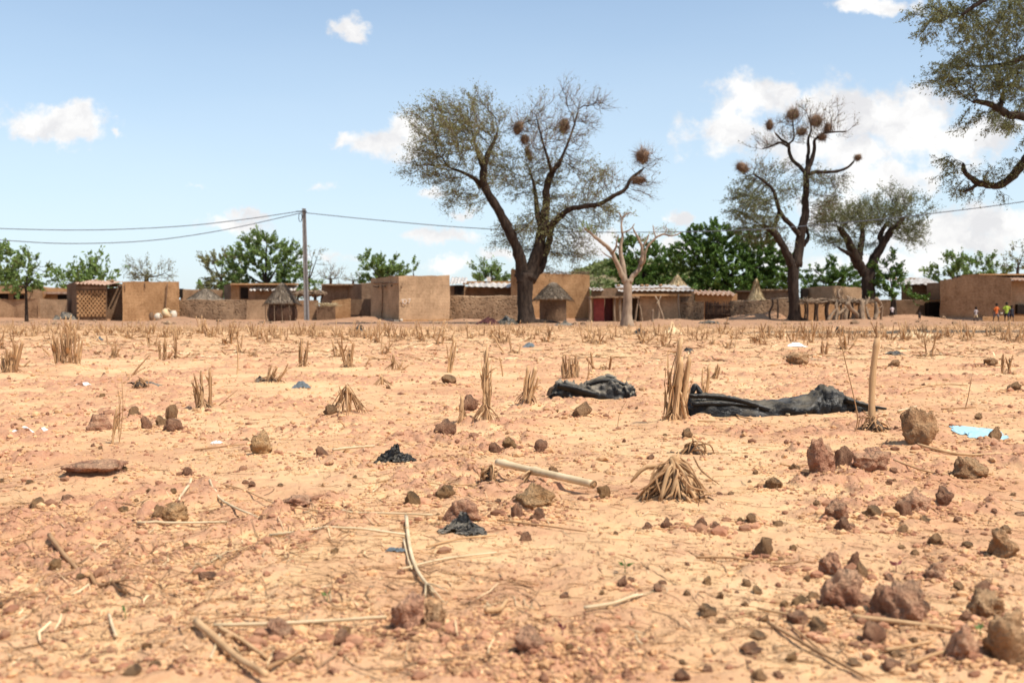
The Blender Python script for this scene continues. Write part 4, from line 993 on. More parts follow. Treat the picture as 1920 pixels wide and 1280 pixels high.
brush_shelter('brushwood_shelter', 'brushwood-roofed shade shelter behind the power pole', 557, 594, 545, 552, 62, 3, 600, 3)
mud('compound_wall', 'short mud wall directly behind the power pole', W_, [(555,563,59.5),(597,564,59.5)], MUD, .3)
mud('low_pen', 'low dark mud enclosure topped with pale straw', 'pen', [(594,574,58.2),(629,573,58.2)], MUDS, 1.2, parts=[
    lambda root, o_: (lambda mb, r_: (mb.add(*twig_vf(*(lambda A: (A, A+rdir(r_, 200)*[.4, .3, .14]))(np.stack([r_.uniform(px_x(595,58.2), px_x(629,58.2), 200), r_.uniform(58.1, 59, 200), at(610,573,58.2)[2]+r_.uniform(-.03, .14, 200)], -1)), .02)), mb.build('straw_topping', M_THATCHY, root, o_)))(MB(), np.random.default_rng(5))])
mud('compound_wall', 'rising piece of mud wall above the bare earth mound', W_, [(622,564,60.5),(657,559,60.5)], MUDO, .3)
mud('long_mud_house', 'long low mud house with stepped front between pole and numbered house', H_, [(603,534,66),(652,533,66),(678,533,64.5),(698,530,64.5)], MUDD, 4, parts=[
    slab('roof_ledge', (603,532,65.4), (678,535,66), MUDR), slab('projecting_wall', (655,561,63.6), (679,590,64.4), MUDS)])
mud('inner_wall', 'dark low wall piece between the long mud house and the numbered house', W_, [(678,561,62),(702,560,62)], MUDD, .4)
# the numbered house
def number107(root, o_):
    a = at(752, 560, 55.95)
    cu = [[(0, .16), (.05, .20), (.05, 0)], [(.14, .2), (.2, .17), (.22, .1), (.2, .03), (.14, 0), (.09, .05), (.08, .12), (.1, .18), (.14, .2)], [(.27, .2), (.40, .21), (.36, .12), (.31, 0)]]
    mb = MB()
    for c in cu:
        P = smooth_path(np.array([(a[0]+x*1.2+.02, 0, a[2]-.28+z*1.25) for x, z in c]), 4)
        P[:, 1] = 55.955+(P[:, 0]-a[0])*.50-.012
        v, f = tube_vf(P, .021, 6, True, squash=1.); mb.add(v, f)
    mb.build('painted_number', M_PAINTW, root, o_)
def face_slab(name, a, b, mat, proud=.1, zt=None, zb=-.1, thick=.3):
    """strip along a wall foot: a, b = (px, d); zt = top height"""
    def part(root, o_):
        A = np.array([px_x(a[0], a[1]), a[1]]); B = np.array([px_x(b[0], b[1]), b[1]]); n = np.array([(B-A)[1], -(B-A)[0]]); n /= np.linalg.norm(n)
        c = [tuple(A+n*proud)+(zt,), tuple(B+n*proud)+(zt,), tuple(B-n*thick)+(zt,), tuple(A-n*thick)+(zt,)]
        v, f = prism_vf(c, zb, .3, .012, .015, seed=9); mb = MB(); mb.add(v, f); mb.build(name, mat, root, o_)
    return part
mud('numbered_house', 'pale plastered corner house with a whitewashed number and a ledge at its foot', H_, [(695,521,59.0),(748,517,56.0),(800,517,56.8),(843,516,57.5)], MUDL, 4.5, amp=.03, parts=[
    number107, corr_roof((699,530,58.6), (747,531,55.85), .5, .08, amp=.05, wl=.24, mat=M_RUST, seed=7, stones=False),
    beams([(705,537),(721,536),(737,536)], 57.4, .8, .05), face_slab('foot_ledge', (747.5, 55.95), (845, 57.4), MUDO, .30, .14), face_slab('cement_step', (688, 58.2), (747, 55.75), M_CEM, .28, .13),
    crack([(716,532),(717,560),(715,598)], 57.65, .03), crack([(754,531),(753,541)], 56.0, .02)])
mud('compound_wall', 'worn brick wall with crumbling face between the numbered house and the largest acacia', W_, [(842,554,58.6),(868,556,58.6),(975,554,58.6)], MUDR, .35, amp=.05, topamp=.05)
mud('tin_roof_house', 'small mud house with a bright tin roof behind the worn brick wall', H_, [(843,535,64),(872,535,64)], MUD, 3, parts=[
    corr_roof((843,531,63.6), (874,531,63.6), 2.4, .45, seed=9, stones=False), slab('doorway_shade_panel', (852,536,63.9), (870,553,64.2), M_DARKIN)])
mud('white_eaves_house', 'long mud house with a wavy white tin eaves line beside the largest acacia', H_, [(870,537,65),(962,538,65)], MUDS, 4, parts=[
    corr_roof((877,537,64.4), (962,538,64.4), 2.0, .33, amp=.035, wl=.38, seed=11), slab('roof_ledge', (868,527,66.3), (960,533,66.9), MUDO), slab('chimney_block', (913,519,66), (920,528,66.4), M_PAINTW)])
# tall house behind acacia
def thorn_top(x0, x1, py, d, seed, n=420, h=.45, mat=None, name='thorn_topping'):
    def part(root, o_):
        r_ = np.random.default_rng(seed); a = at(x0, py, d); b = at(x1, py, d)
        A = np.stack([r_.uniform(a[0], b[0], n), d+r_.uniform(-.05, .6, n), a[2]+r_.uniform(-.05, .12, n)], -1)
        D = rdir(r_, n); D[:, 2] = np.abs(D[:, 2])*.8; mb = MB(); mb.add(*twig_vf(A, A+D*h*r_.uniform(.3, 1.1, (n, 1)), .012)); mb.build(name, mat or M_TWIG, root, o_)
    return part
mud('tall_mud_house', 'tallest mud house with thorn branches along its top behind the largest acacia', H_, [(958,505,61.5),(975,506,61),(1000,511,61),(1060,515,61),(1106,515,61)], MUDO, 4, amp=.04, parts=[
    thorn_top(1005, 1106, 514, 61, 5), slab('window_shade_panel', (964,514,61.05), (968,519,61.4), M_DARKIN)])
thatched('round_hut', 'round mud hut with layered grey thatch beside the trunk of the largest acacia', 1037, 53.5, 529, 561, 34, 601, 25, mat_mud('shaded_hut_mud', (.095, .052, .03), (.165, .092, .052)), M_THATCH, 'hut', seed=6, nst=1500, tier=True)  # wall colour darkened to hold the shade of acacia and eaves
# ---- building behind the pollarded tree
def post_at(name, px, pt, pb, d, r=.06, lean=0, mat=None, fork=False, seed=0):
    def part(root, o_):
        r_ = np.random.default_rng(seed+int(px)); p0 = at(px, pb, d); p1 = at(px+lean, pt, d); p0[2] = ghs(p0[0], d)-.08
        md = (p0+p1)/2+[r_.uniform(-.07, .07), 0, 0]; mb = MB(); v, f = tube_vf(smooth_path([p0, md, p1], 4), [r*1.1]*4+[r]*4+[r*.9], 7, True, .2, seed); mb.add(v, f)
        if fork:
            for s in (-1, 1): v, f = tube_vf([p1-[0, 0, .12], p1+[s*.16, 0, .22]], [r*.8, r*.5], 6); mb.add(v, f)
        mb.build(name, mat or M_WOOD, root, o_)
    return part
mud('red_door_house', 'mud house with red metal door, tin roof and pole-propped eaves behind the pollarded tree', H_, [(1108,541,60),(1150,540,60),(1302,540,60)], MUDD, 4, parts=[
    corr_roof((1160,545,59.4), (1302,545,59.4), 2.4, .40, amp=.03, wl=.3, seed=13), corr_roof((1108,543,59.5), (1133,543,59.5), 1.5, .15, seed=14, stones=False, name='roof_patch'),
    slab('front_wall', (1200,556,57.2), (1275,600,57.55), MUDL), slab('front_wall', (1104,558,57.2), (1112,604,57.5), MUD), slab('front_wall', (1150,558,57.2), (1166,604,57.5), MUD),
    slab('red_door', (1113,560,57.3), (1133,605,57.36), M_REDDOOR), slab('opening_dark_panel', (1134.5,559,57.6), (1152,604,57.66), M_REDDARK),  # dark panel colours in the shade of the opening beside the door
    slab('porch_roof', (1106,555,56.6), (1200,558.5,59.8), MUDR), slab('porch_roof', (1183,551,56.6), (1296,555,59.8), MUDO),
    post_at('post', 1106, 556, 607, 56.7, .07), post_at('post', 1153, 556, 606, 56.8, .06), post_at('post', 1163, 556, 604, 56.8, .07), post_at('post', 1276, 552, 600, 56.6, .055, -4),
    post_at('post', 1190, 553, 604, 56.8, .05, 8), post_at('post', 1205, 556, 606, 56.8, .04, -10)])
def standalone_post(label, px, pt, pb, d, r=.06, lean=0, fork=False, seed=0, mat=None):
    a = base_pt(px, d); root = post_at('wooden_post', px, pt, pb, d, r, lean, mat, fork, seed)
    mbp = at(px, pb, d); before = set(o.name for o in COL.objects); root(None, a)
    o = [o for o in COL.objects if o.name not in before][0]; o.location = a; tag(o, label, 'post'); return o
standalone_post('short stub post in front of the pale wall by the pollarded tree', 1224, 580, 607, 51, .06)
standalone_post('dark forked post carrying the porch edge of the red door house', 1232, 562, 600, 54.5, .07, 2, True)
standalone_post('thick crooked pole leaning against the dark forked post', 1245, 566, 596, 54, .06, -13)
thatched('granary', 'yellow straw cone tip rising above the rusty roof of the red door house', 1270, 68, 515, 540, 22, 600, 16, MUDD, M_THATCHY, 'granary', seed=8, nst=500, sag=-.3)
mud('compound_wall', 'pitted wall between the red door house and the dark woven gate', W_, [(1274,566,57.4),(1320,566,57.4)], MUDR, .35, topamp=.03)
mud('scalloped_roof_house', 'low house with scalloped whitish roof edge behind the dark woven gate', H_, [(1303,549,62),(1330,549,62),(1382,551,62)], MUDO, 3, parts=[corr_roof((1303,551,61.4), (1381,553,61.4), 1.8, .24, amp=.06, wl=.3, mat=M_RUST, seed=15)])
def woven_gate():
    d = 57.6; r_ = np.random.default_rng(4); a = at(1322, 568, d); b = at(1369, 570, d); o_ = base_pt(1345, d); mb = MB()
    for x in np.linspace(a[0], b[0], 34):
        z1 = a[2]+r_.uniform(-.08, .10); z0 = ghs(x, d)-.05
        v, f = tube_vf([[x, d+r_.uniform(-.03, .03), z0], [x+r_.uniform(-.03, .03), d+r_.uniform(-.03, .03), z1]], [.032, .026], 5); mb.add(v, f)
    for z in (.3, .8): v, f = tube_vf([[a[0], d-.05, z+o_[2]], [b[0], d-.05, z+o_[2]]], .03, 5); mb.add(v, f)
    root = empty('stalk_gate', o_); tag(root, 'dark upright-stalk gate closing the gap in the pitted compound wall', 'gate')
    mb.build('stalk_panel', M_STALKWALL, root, o_)
woven_gate()
mud('compound_wall', 'pitted wall with earth heaped at its foot, from the stalk gate to the tall slender acacia', W_, [(1369,564,58.4),(1430,563,58.4),(1480,561,58.4)], MUDR, .35, amp=.05, topamp=.05)
mud('dark_roofed_house', 'low dark-fronted house behind the white straw cone', H_, [(1381,545,64),(1422,546,64)], MUDS, 3, parts=[slab('roof_ledge', (1381,544,63.5), (1422,547,64.1), M_WOODD)])
thatched('granary', 'slender pale straw cone with a spiky tip above the compound wall', 1418, 62, 522, 568, 20, 600, 12, MUDD, M_THATCHY, 'granary', seed=9, nst=500, tier=False, sag=-.55)
mud('back_house', 'mud house partly hidden by the trunk of the tall slender acacia', H_, [(1421,545,64),(1452,544,64),(1484,543,64)], MUDD, 3, parts=[slab('straw_rim', (1421,542,63.8), (1484,545,64.6), MUDR)])
mud('flat_mud_house', 'flat-topped mud house standing between the two acacias', H_, [(1510,540,66),(1560,535,64),(1616,540,66)], MUDL, 4, parts=[slab('side_shade_panel', (1505,541,65.5), (1515,559,66), M_DARKIN)])
mud('compound_wall', 'mud wall seen through the posts of the stick shelter', W_, [(1498,565,59.4),(1565,566,59.4),(1650,566,59.4)], MUDO, .35)
brush_shelter('stick_shelter', 'long shelter of dark posts roofed with rough sticks between the two acacias', 1508, 1642, 562, 567, 54.5, 7, 603, 7, 2.6, nst=420)
# low single pole frame beside acacia
def pole_frame():
    d = 56; o_ = base_pt(1460, d); root = empty('pole_frame', o_); tag(root, 'thin crooked pole frame leaning out beside the tall slender acacia', 'frame')
    mb = MB(); v, f = tube_vf(smooth_path([at(1445, 561, d), at(1462, 560, d), at(1484, 559, d)], 4), .05, 6); mb.add(v, f); mb.build('cross_pole', M_WOOD, root, o_)
    for a in ([(1444,600),(1443,585),(1449,572),(1448,561)], [(1458,596),(1459,578),(1458,561)]):
        P = [at(x, y, d) for x, y in a]; P[0][2] = ghs(P[0][0], d)-.1; mb = MB(); v, f = tube_vf(smooth_path(P, 4), .055, 7); mb.add(v, f); mb.build('post', M_WOODD, root, o_)
pole_frame()
# gnarled logs
logs = [([(1552,601),(1560,588),(1570,578)], 5, 'thin log slanting up to the gnarled log pile'), ([(1566,602),(1570,585),(1568,570),(1574,560)], 6, 'upright crooked log at the shelter end of the gnarled pile'),
        ([(1574,560),(1572,548),(1578,540)], 4, 'forked branch tip sticking highest out of the gnarled pile'), ([(1584,598),(1588,580),(1592,562),(1590,556)], 6, 'reddish upright log in the middle of the gnarled pile'),
        ([(1588,568),(1596,580),(1606,588),(1612,603)], 7, 'pale bowed log bridging the middle of the gnarled pile'), ([(1618,603),(1616,585),(1617,568),(1612,560)], 8, 'thickest pale post of the gnarled pile'),
        ([(1604,590),(1612,582),(1626,566),(1630,557)], 4, 'whitish branch with a raised tip beside the thickest post'), ([(1632,605),(1627,590),(1624,575)], 5, 'short knee-shaped log near the low spreading acacia'),
        ([(1640,598),(1645,585),(1642,566)], 6, 'grey log leaning on the foot of the low spreading acacia'), ([(1642,559),(1650,568),(1653,580),(1651,604)], 6, 'bent reddish pole standing apart beyond the gnarled pile'),
        ([(1560,596),(1578,584),(1586,574)], 5, 'dark diagonal log across the gnarled pile'), ([(1596,604),(1602,592),(1600,580)], 5, 'small stub log at the foot of the gnarled pile')]
for i, (pp, r, lb) in enumerate(logs):
    d = 52.6+.25*(i % 4); P = [at(x, y, d+.15*j) for j, (x, y) in enumerate(pp)]
    mb = MB(); sp = smooth_path(P, 4); r_ = np.random.default_rng(i); rr = r*mpp(d)*np.linspace(1.05, .6, len(sp))*.62
    if P[0][2] < .5: sp[0, 2] = ghs(sp[0, 0], d)-.05
    v, f = tube_vf(sp, rr, 9, True, .25, i); mb.add(v, f)
    for q in range(2):
        j = r_.integers(2, len(sp)-2); v, f = tube_vf([sp[j], sp[j]+[r_.uniform(-.25, .25), r_.uniform(-.1, .1), r_.uniform(.05, .25)]], [rr[j]*.6, rr[j]*.3], 6); mb.add(v, f)
    o_ = sp[0].copy(); tag(mb.build('gnarled_log', M_WOOD, None, o_), lb, 'log', 'gnarled logs stood up between the acacias')
# right-hand side
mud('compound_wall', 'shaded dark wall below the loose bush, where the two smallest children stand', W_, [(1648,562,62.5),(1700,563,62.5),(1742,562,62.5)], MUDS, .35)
mud('white_roof_house', 'brick house with a brilliant white tin roof behind the loose bush', H_, [(1690,534,66),(1744,533,66)], MUDB, 4, parts=[
    corr_roof((1682,533,65.4), (1768,534,65.4), 2.6, .55, amp=.02, seed=17, stones=True), beams([(1702,534),(1716,534),(1728,533)], 65.3, .3, .06)])
mud('side_room', 'narrow shaded room joining the white-roofed house to the gabled house', 'room', [(1738,530,63),(1766,530,62)], MUDD, 3, parts=[slab('doorway_shade_panel', (1742,567,61.9), (1762,598,62.5), M_DARKIN), slab('door_ledge', (1740,562,61.7), (1764,565,62.4), MUDO)])
mud('gabled_mud_house', 'biggest brown mud house with a gently gabled top beside the walking children', H_, [(1763,526,59.0),(1800,519,58.2),(1822,515,57.7),(1862,517,56.9),(1897,521,56.2)], MUD, 5, amp=.03, parts=[
    face_slab('roof_coping', (1822, 57.6), (1897, 56.1), MUDO, .06, None) if False else slab('roof_ridge', (1835,513,58.6), (1960,516,61), MUDO), face_slab('cement_plinth', (1754, 59.1), (1850, 57.0), M_CEM, .12, .2)])
mud('lit_annex', 'sunlit annex with a rusty tin roof at the edge of the picture', H_, [(1886,526,58.6),(1990,526,58.6)], MUDL, 4, parts=[
    corr_roof((1899,524,57.8), (1990,524,57.8), 2, .3, mat=M_RUST, seed=19), slab('arch_shade_panel', (1908,571,58.3), (1935,589,58.7), M_DARKIN)])
mud('low_terrace_wall', 'knee-high mud terrace wall behind the walking children', W_, [(1842,594,55.0),(1880,592,55.0),(1990,592,55.0)], MUDO, .5, topamp=.02)

# ---- power pole and cables
DP = 55.
def power_pole():
    o_ = base_pt(575.5, DP); root = empty('power_pole', o_); tag(root, 'tall grey power pole standing at the field edge beside the granary', 'pole')
    a = at(575.5, 606, DP); b = at(570, 391, DP); a[2] = o_[2]-.3
    # tapered H-section concrete pole
    d_ = b-a; mb = MB()
    for (x0, x1, y0, y1) in ((-.13, -.07, -.10, .10), (.07, .13, -.10, .10), (-.072, .072, -.035, .035)):
        V = []
        for p, s in ((a, 1.), (b, .72)): V += [p+[x0*s, y0*s, 0], p+[x1*s, y0*s, 0], p+[x1*s, y1*s, 0], p+[x0*s, y1*s, 0]]
        mb.add(np.array(V), np.array([(0,3,2,1),(4,5,6,7),(0,1,5,4),(1,2,6,5),(2,3,7,6),(3,0,4,7)]))
    mb.build('shaft', mat_simple('pole_concrete', (.19, .17, .155), (.30, .275, .255), 5, bs=.3), root, o_, smooth=False)
    m = mat_simple('black_fitting', (.02, .02, .025), (.05, .05, .055), 5)
    mb = MB(); q = at(571, 397, DP); v, f = box_vf(q[0]-.42, q[0]+.15, q[1]-.16, q[1]-.11, q[2]-.03, q[2]+.03); mb.add(np.array(v), f); mb.build('bracket', m, root, o_, smooth=False)
    mb = MB(); c = at(564, 408, DP)-[0, .13, 0]; t = np.linspace(0, 2*math.pi, 18); v, f = tube_vf(np.stack([c[0]+.09*np.cos(t), c[1]+0*t, c[2]+.24*np.sin(t)], -1), .018, 6); mb.add(v, f)
    mb.build('cable_loop', m, root, o_)
power_pole()
M_CABLE = mat_simple('grey_cable', (.10, .11, .13), (.16, .17, .19), 5, bs=0)
def cable(label, pts, r=.022):
    P = smooth_path([at(px, py, d) for px, py, d in pts], 10); mb = MB(); v, f = tube_vf(P, r, 6); mb.add(v, f)
    tag(mb.build('power_cable', M_CABLE, None, P[0]), label, 'cable')
cable('upper of the two cables running from the pole past the small left-hand clouds', [(-200,418,51),(0,428.5,52),(180,431,52.8),(340,424,53.7),(460,411,54.3),(566,395.5,54.85)])
cable('lower, more deeply sagging cable running from the pole over the perforated brick house', [(-200,436,51),(0,450,52),(130,456.5,52.6),(280,451,53.4),(420,431,54.2),(566,399,54.85)])
cable('single cable from the pole passing behind the acacias', [(572,399,54.9),(700,412,54.5),(850,425,54),(1000,433,53.4),(1200,435.5,52.5),(1400,431,51.7),(1600,416,50.9),(1750,400,50.3),(1920,378,49.6),(2150,340,48.8)])

# ---- hill
def hill():
    xs = np.linspace(-1, 1, 90); ys_ = np.linspace(-1, 1, 60); X, Y = np.meshgrid(xs, ys_)
    D = 230.; cx = px_x(1175, D); 
    wx = 34.; wy = 40.
    prof = np.exp(-(X*1.9+.35)**2*1.6)*.85+np.exp(-((X-.38)*2.6)**2)*.72
    Z = (prof*12.8)*np.exp(-(Y*1.6)**2)+2.2*(fbm2(X*5+3, Y*5, 91, 4)-.5)-.9
    V = np.stack([cx+X*wx, D+Y*wy, Z], -1).reshape(-1, 3)
    i = np.arange(59)[:, None]*90; j = np.arange(89)[None]
    me = np_mesh('hill', V, [np.stack([i+j, i+j+1, i+91, i+90], -1).reshape(-1, 4) if False else np.stack([i+j, i+j+1, i+90+j+1, i+90+j], -1).reshape(-1, 4)])
    me.materials.append(mat_simple('hill_scrub_soil', (.14, .13, .06), (.27, .20, .125), .35, bs=.5, bd=.4, worldpos=True))
    o = bpy.data.objects.new('hill', me); COL.objects.link(o); tag(o, kind='structure')
    r_ = np.random.default_rng(3); n = 900; x = r_.uniform(-1, 1, n); y = r_.uniform(-.6, .2, n)
    ix = ((x+1)/2*89).astype(int); iy = ((y+1)/2*59).astype(int); z = Z[iy, ix]
    keep = (z > .5) & (r_.uniform(0, 1, n) < np.where(x < -.05, 1, .35)); x, y, z = x[keep], y[keep], z[keep]
    m = 46; C = np.repeat(np.stack([cx+x*wx, D+y*wy, z+.5], -1), m, 0); C += rdir(r_, len(C))*r_.uniform(.2, 1.3, (len(C), 1))*[1.2, 1.2, .8]
    mb = MB(); mb.add(*leaf_vf(C, rdir(r_, len(C)), rdir(r_, len(C)), .75, .42)); s = mb.build('hillside_scrub', mat_leaf('scrub_leaf', (.085, .115, .03), (.22, .245, .085), .3)); tag(s, kind='stuff')
hill()

# lumps of fallen mud brick and stones lying along the lane in front of the houses
def lane_rubble():
    r_ = np.random.default_rng(55); n = 1500; d = r_.uniform(43, 59, n); px = r_.uniform(-60, 1980, n); x = (px-CX)/F*d
    keep = vn2(x/1.8, d/1.8, 33) > .45; x, d = x[keep], d[keep]; n = len(x); V0, F0 = ico(1); V0 = V0*(1+.5*(vn3(V0*1.7+3)[:, None]-.5)); s_ = .028*r_.lognormal(0, .65, n)
    P = V0[None]*np.stack([s_*1.2, s_, s_*.7], -1)[:, None]*r_.uniform(.75, 1.2, (n, 12, 1)); P = P+np.stack([x, d, gh(x, d)+s_*.2], -1)[:, None]
    mb = MB(); mb.add(P.reshape(-1, 3), (np.arange(n)[:, None, None]*12+F0[None]).reshape(-1, 3)); tag(mb.build('rubble', MUDR, None, (0, 0, 0), smooth=False), kind='stuff')
lane_rubble()
# ------------------------------------------------------------------ field materials
M_STRAW = mat_simple('dry_stalk', (.33, .18, .08), (.62, .40, .21), 14, (1, 1, .2), .5, .004, .8, island=.3, spec=.2)
M_STRAWP = mat_simple('bleached_stalk', (.46, .33, .18), (.70, .54, .335), 10, (1, 1, .2), .4, .004, .7, island=.12, spec=.3)
M_STRAWB = mat_simple('brown_stalk', (.23, .12, .055), (.46, .275, .14), 14, (1, 1, .2), .6, .004, .85, island=.3)
M_ROOTD = mat_simple('dark_root', (.035, .026, .02), (.13, .085, .055), 20, bs=.6, bd=.005, island=.3)
def mat_rock(name, a, b_, dust):
    m, nt, b, _ = newmat(name); rough(b, .92, .12)
    v = obc(nt); oi = nd(nt, 'ShaderNodeObjectInfo')
    ad = nd(nt, 'ShaderNodeVectorMath', operation='ADD'); nt.links.new(v, ad.inputs[0])
    cx = nd(nt, 'ShaderNodeCombineXYZ'); nt.links.new(mth(nt, 'MULTIPLY', oi.outputs['Random'], 40), cx.inputs[0]); nt.links.new(cx.outputs[0], ad.inputs[1])
    n = noise_n(nt, ad.outputs[0], 3.2, 9, .68); n2 = noise_n(nt, ad.outputs[0], 11, 6, .7)
    col = ramp(nt, n, [(.34, a), (.64, b_)])
    pit = ramp(nt, n2, [(.34, .75), (.43, 0.)]); col = mixc(nt, pit, col, tuple(x*.42 for x in a))
    gm = nd(nt, 'ShaderNodeNewGeometry'); sp = nd(nt, 'ShaderNodeSeparateXYZ'); nt.links.new(gm.outputs['Normal'], sp.inputs[0])
    du = mth(nt, 'MULTIPLY', ramp(nt, mth(nt, 'MULTIPLY_ADD', sp.outputs[2], .5, .5), [(.3, .18), (.55, .45), (.95, .9)]), ramp(nt, n2, [(.4, .2), (.6, 1.)]))
    col = mixc(nt, du, col, dust)          # windblown sand lying on upward faces
    f = mth(nt, 'MULTIPLY_ADD', oi.outputs['Random'], .35, .9); col = mixc(nt, 1., col, f, 'MULTIPLY')
    nt.links.new(col, b.inputs['Base Color'])
    h = mth(nt, 'ADD', n, mth(nt, 'MULTIPLY', n2, .8)); bump(nt, b, h, 1., .2); return m
M_ROCK = mat_rock('purple_laterite', (.34, .135, .08), (.60, .295, .18), (.72, .43, .25))
M_ROCKO = mat_rock('orange_laterite', (.38, .18, .07), (.60, .335, .15), (.66, .42, .22))
M_ROCKB = mat_rock('brown_clod', (.36, .17, .08), (.61, .34, .17), (.72, .45, .24))
M_PLAST = bpy.data.materials.new('dusty_black_plastic')
def mk_plastic(m, base, dust, rr=.3):
    m.use_nodes = True; nt = m.node_tree; nt.nodes.clear(); out = nd(nt, 'ShaderNodeOutputMaterial'); b = nd(nt, 'ShaderNodeBsdfPrincipled'); nt.links.new(b.outputs[0], out.inputs[0])
    v = pos(nt); n = noise_n(nt, v, 14, 6, .65); n2 = noise_n(nt, mapping(nt, v, (1, 1, 2.5)), 38, 4, .6, 1.)
    gm = nd(nt, 'ShaderNodeNewGeometry'); sp = nd(nt, 'ShaderNodeSeparateXYZ'); nt.links.new(gm.outputs['Normal'], sp.inputs[0])
    fz = mth(nt, 'MULTIPLY', ramp(nt, sp.outputs[2], [(.25, 0.), (.85, 1.)]), ramp(nt, n, [(.35, .15), (.62, 1.)]))
    col = mixc(nt, fz, base, dust); nt.links.new(col, b.inputs['Base Color'])
    nt.links.new(ramp(nt, n, [(.4, rr), (.7, .6)]), b.inputs['Roughness']); b.inputs['Specular IOR Level'].default_value = .3
    bump(nt, b, n2, .5, .012)
mk_plastic(M_PLAST, (.005, .005, .005), (.13, .105, .07))
M_PLASTG = bpy.data.materials.new('grey_torn_plastic'); mk_plastic(M_PLASTG, (.013, .013, .013), (.28, .23, .165), .5)
M_BLUE = mat_simple('pale_blue_plastic', (.30, .50, .55), (.44, .62, .66), 6, bs=.2, r=.5)
M_BLUED = mat_simple('blue_grey_rag', (.09, .105, .11), (.21, .235, .245), 8, bs=.4)
M_WHITE = mat_simple('white_scrap', (.72, .68, .62), (.86, .84, .80), 8, bs=.2, r=.6)

# ------------------------------------------------------------------ stones
def rock_v(seed, sub=3, rough_=.5, pit=.12, flat=.8):
    V, Fc = ico(sub); r_ = np.random.default_rng(seed)
    # a few random cutting planes give faces and edges
    for _ in range(9):
        n = rdir(r_, 1)[0]; t = r_.uniform(.62, .9); dd = V@n; V = V-np.outer(np.maximum(0, dd-t)*.85, n)
    V = V*(1+1.25*rough_*(vn3(V*1.6+seed*3.1, seed)[:, None]-.5)+.42*(vn3(V*3.6+seed, seed+1)[:, None]-.5)+1.7*pit*(vn3(V*10+seed, seed+2)[:, None]-.5)+(.13*np.abs(vn3(V*15+seed, seed+4)-.5)[:, None] if sub > 3 else 0))
    V[:, 2] *= flat; V -= V.mean(0)
    s = np.abs(V[:, :2]).max(); V /= s
    V[:, 2] -= V[:, 2].min(); V[:, 2] -= .34*V[:, 2].max()
    return V, Fc
PROT = []
for i in range(10):
    v, f = rock_v(100+i, 3, .55, .14, [.65, .8, .5, .85, .7, .6, .75, .6, .8, .5][i]); me = np_mesh('stone', v, [f], True); PROT.append((me, v[:, 2].max()))
def inst_mesh(me, mat, key):
    k = me.name+mat.name
    if k not in key: c = me.copy(); c.materials.clear(); c.materials.append(mat); key[k] = c
    return key[k]
_KEY = {}
def place_stone(x, y, w, h, mat, pi, rz, name='stone', tilt=0.):
    me, mh = PROT[pi]; o = bpy.data.objects.new(name, inst_mesh(me, mat, _KEY)); COL.objects.link(o)
    o.location = (x, y, ghs(x, y)); o.rotation_euler = (tilt, tilt*.5, rz); o.scale = (w/2, w/2*random.uniform(.75, 1.), h/(mh)); return o
# hand-placed: (px centre, py base, width px, height px, material, label, high detail)
ROCKM = {'R': M_ROCK, 'O': M_ROCKO, 'B': M_ROCKB}; R_, O_, B_ = M_ROCK, M_ROCKO, M_ROCKB
for i, (px, py, w, h, m_, lb) in enumerate(HERO):
    p = gp(px, py); k = mpp(p[1]); m_ = ROCKM[m_]; h *= .9
    if w > 55:
        v, f = rock_v(500+i, 4, .6, .16, .9); mh = v[:, 2].max(); v = v*[w*k/2, w*k/2*.85, h*k/mh*1.05]
        me = np_mesh('rock', v, [f], True); me.materials.append(m_); o = bpy.data.objects.new('rock', me); COL.objects.link(o); o.location = (p[0], p[1]+w*k*.25, p[2])
    else:
        o = place_stone(p[0], p[1]+w*k*.25, w*k, h*k*.98, m_, i % 10, random.uniform(0, 6.28))
    tag(o, lb, 'rock' if w > 55 else 'stone')
# random countable stones, nearest and largest first
r_ = np.random.default_rng(77); cnt = 0; tries = 0; taken = [gp(q[0], q[1])[:2] for q in HERO]
while cnt < 200 and tries < 20000:
    tries += 1
    px = r_.uniform(-20, 1940); py = 640+640*r_.uniform(0, 1)**.9; w = min(r_.lognormal(math.log(.020), .5), .075)
    if w/(CAMH*F/(py-HZ)/F) < 5.5: continue
    right = px > 1180 and py > 860; cluster = vn2(np.array([px/150.]), np.array([py/70.]), 5)[0]
    if r_.uniform() > (.25+.75*right)*sst(.35, .75, cluster)+.12: continue
    p = gp(px, py)
    if min(abs(p[0]-t[0])+abs(p[1]-t[1])*.5 for t in taken) < .035: continue
    m_ = [R_, R_, O_, B_, B_][r_.integers(5)]
    o = place_stone(p[0], p[1], w, w*r_.uniform(.35, .65), m_, int(r_.integers(10)), r_.uniform(0, 6.28), 'stone', r_.uniform(-.3, .3)); taken.append(p[:2]); cnt += 1
    nm = {R_.name: 'small purplish laterite stone, one of many scattered loosely over the bare sand', O_.name: 'small orange-brown stone, one of many scattered loosely over the bare sand', B_.name: 'small tan-brown earthy stone, one of many scattered loosely over the bare sand'}[m_.name]
    tag(o, nm, 'stone', {R_.name: 'scattered small purplish stones', O_.name: 'scattered small orange stones', B_.name: 'scattered small tan stones'}[m_.name])

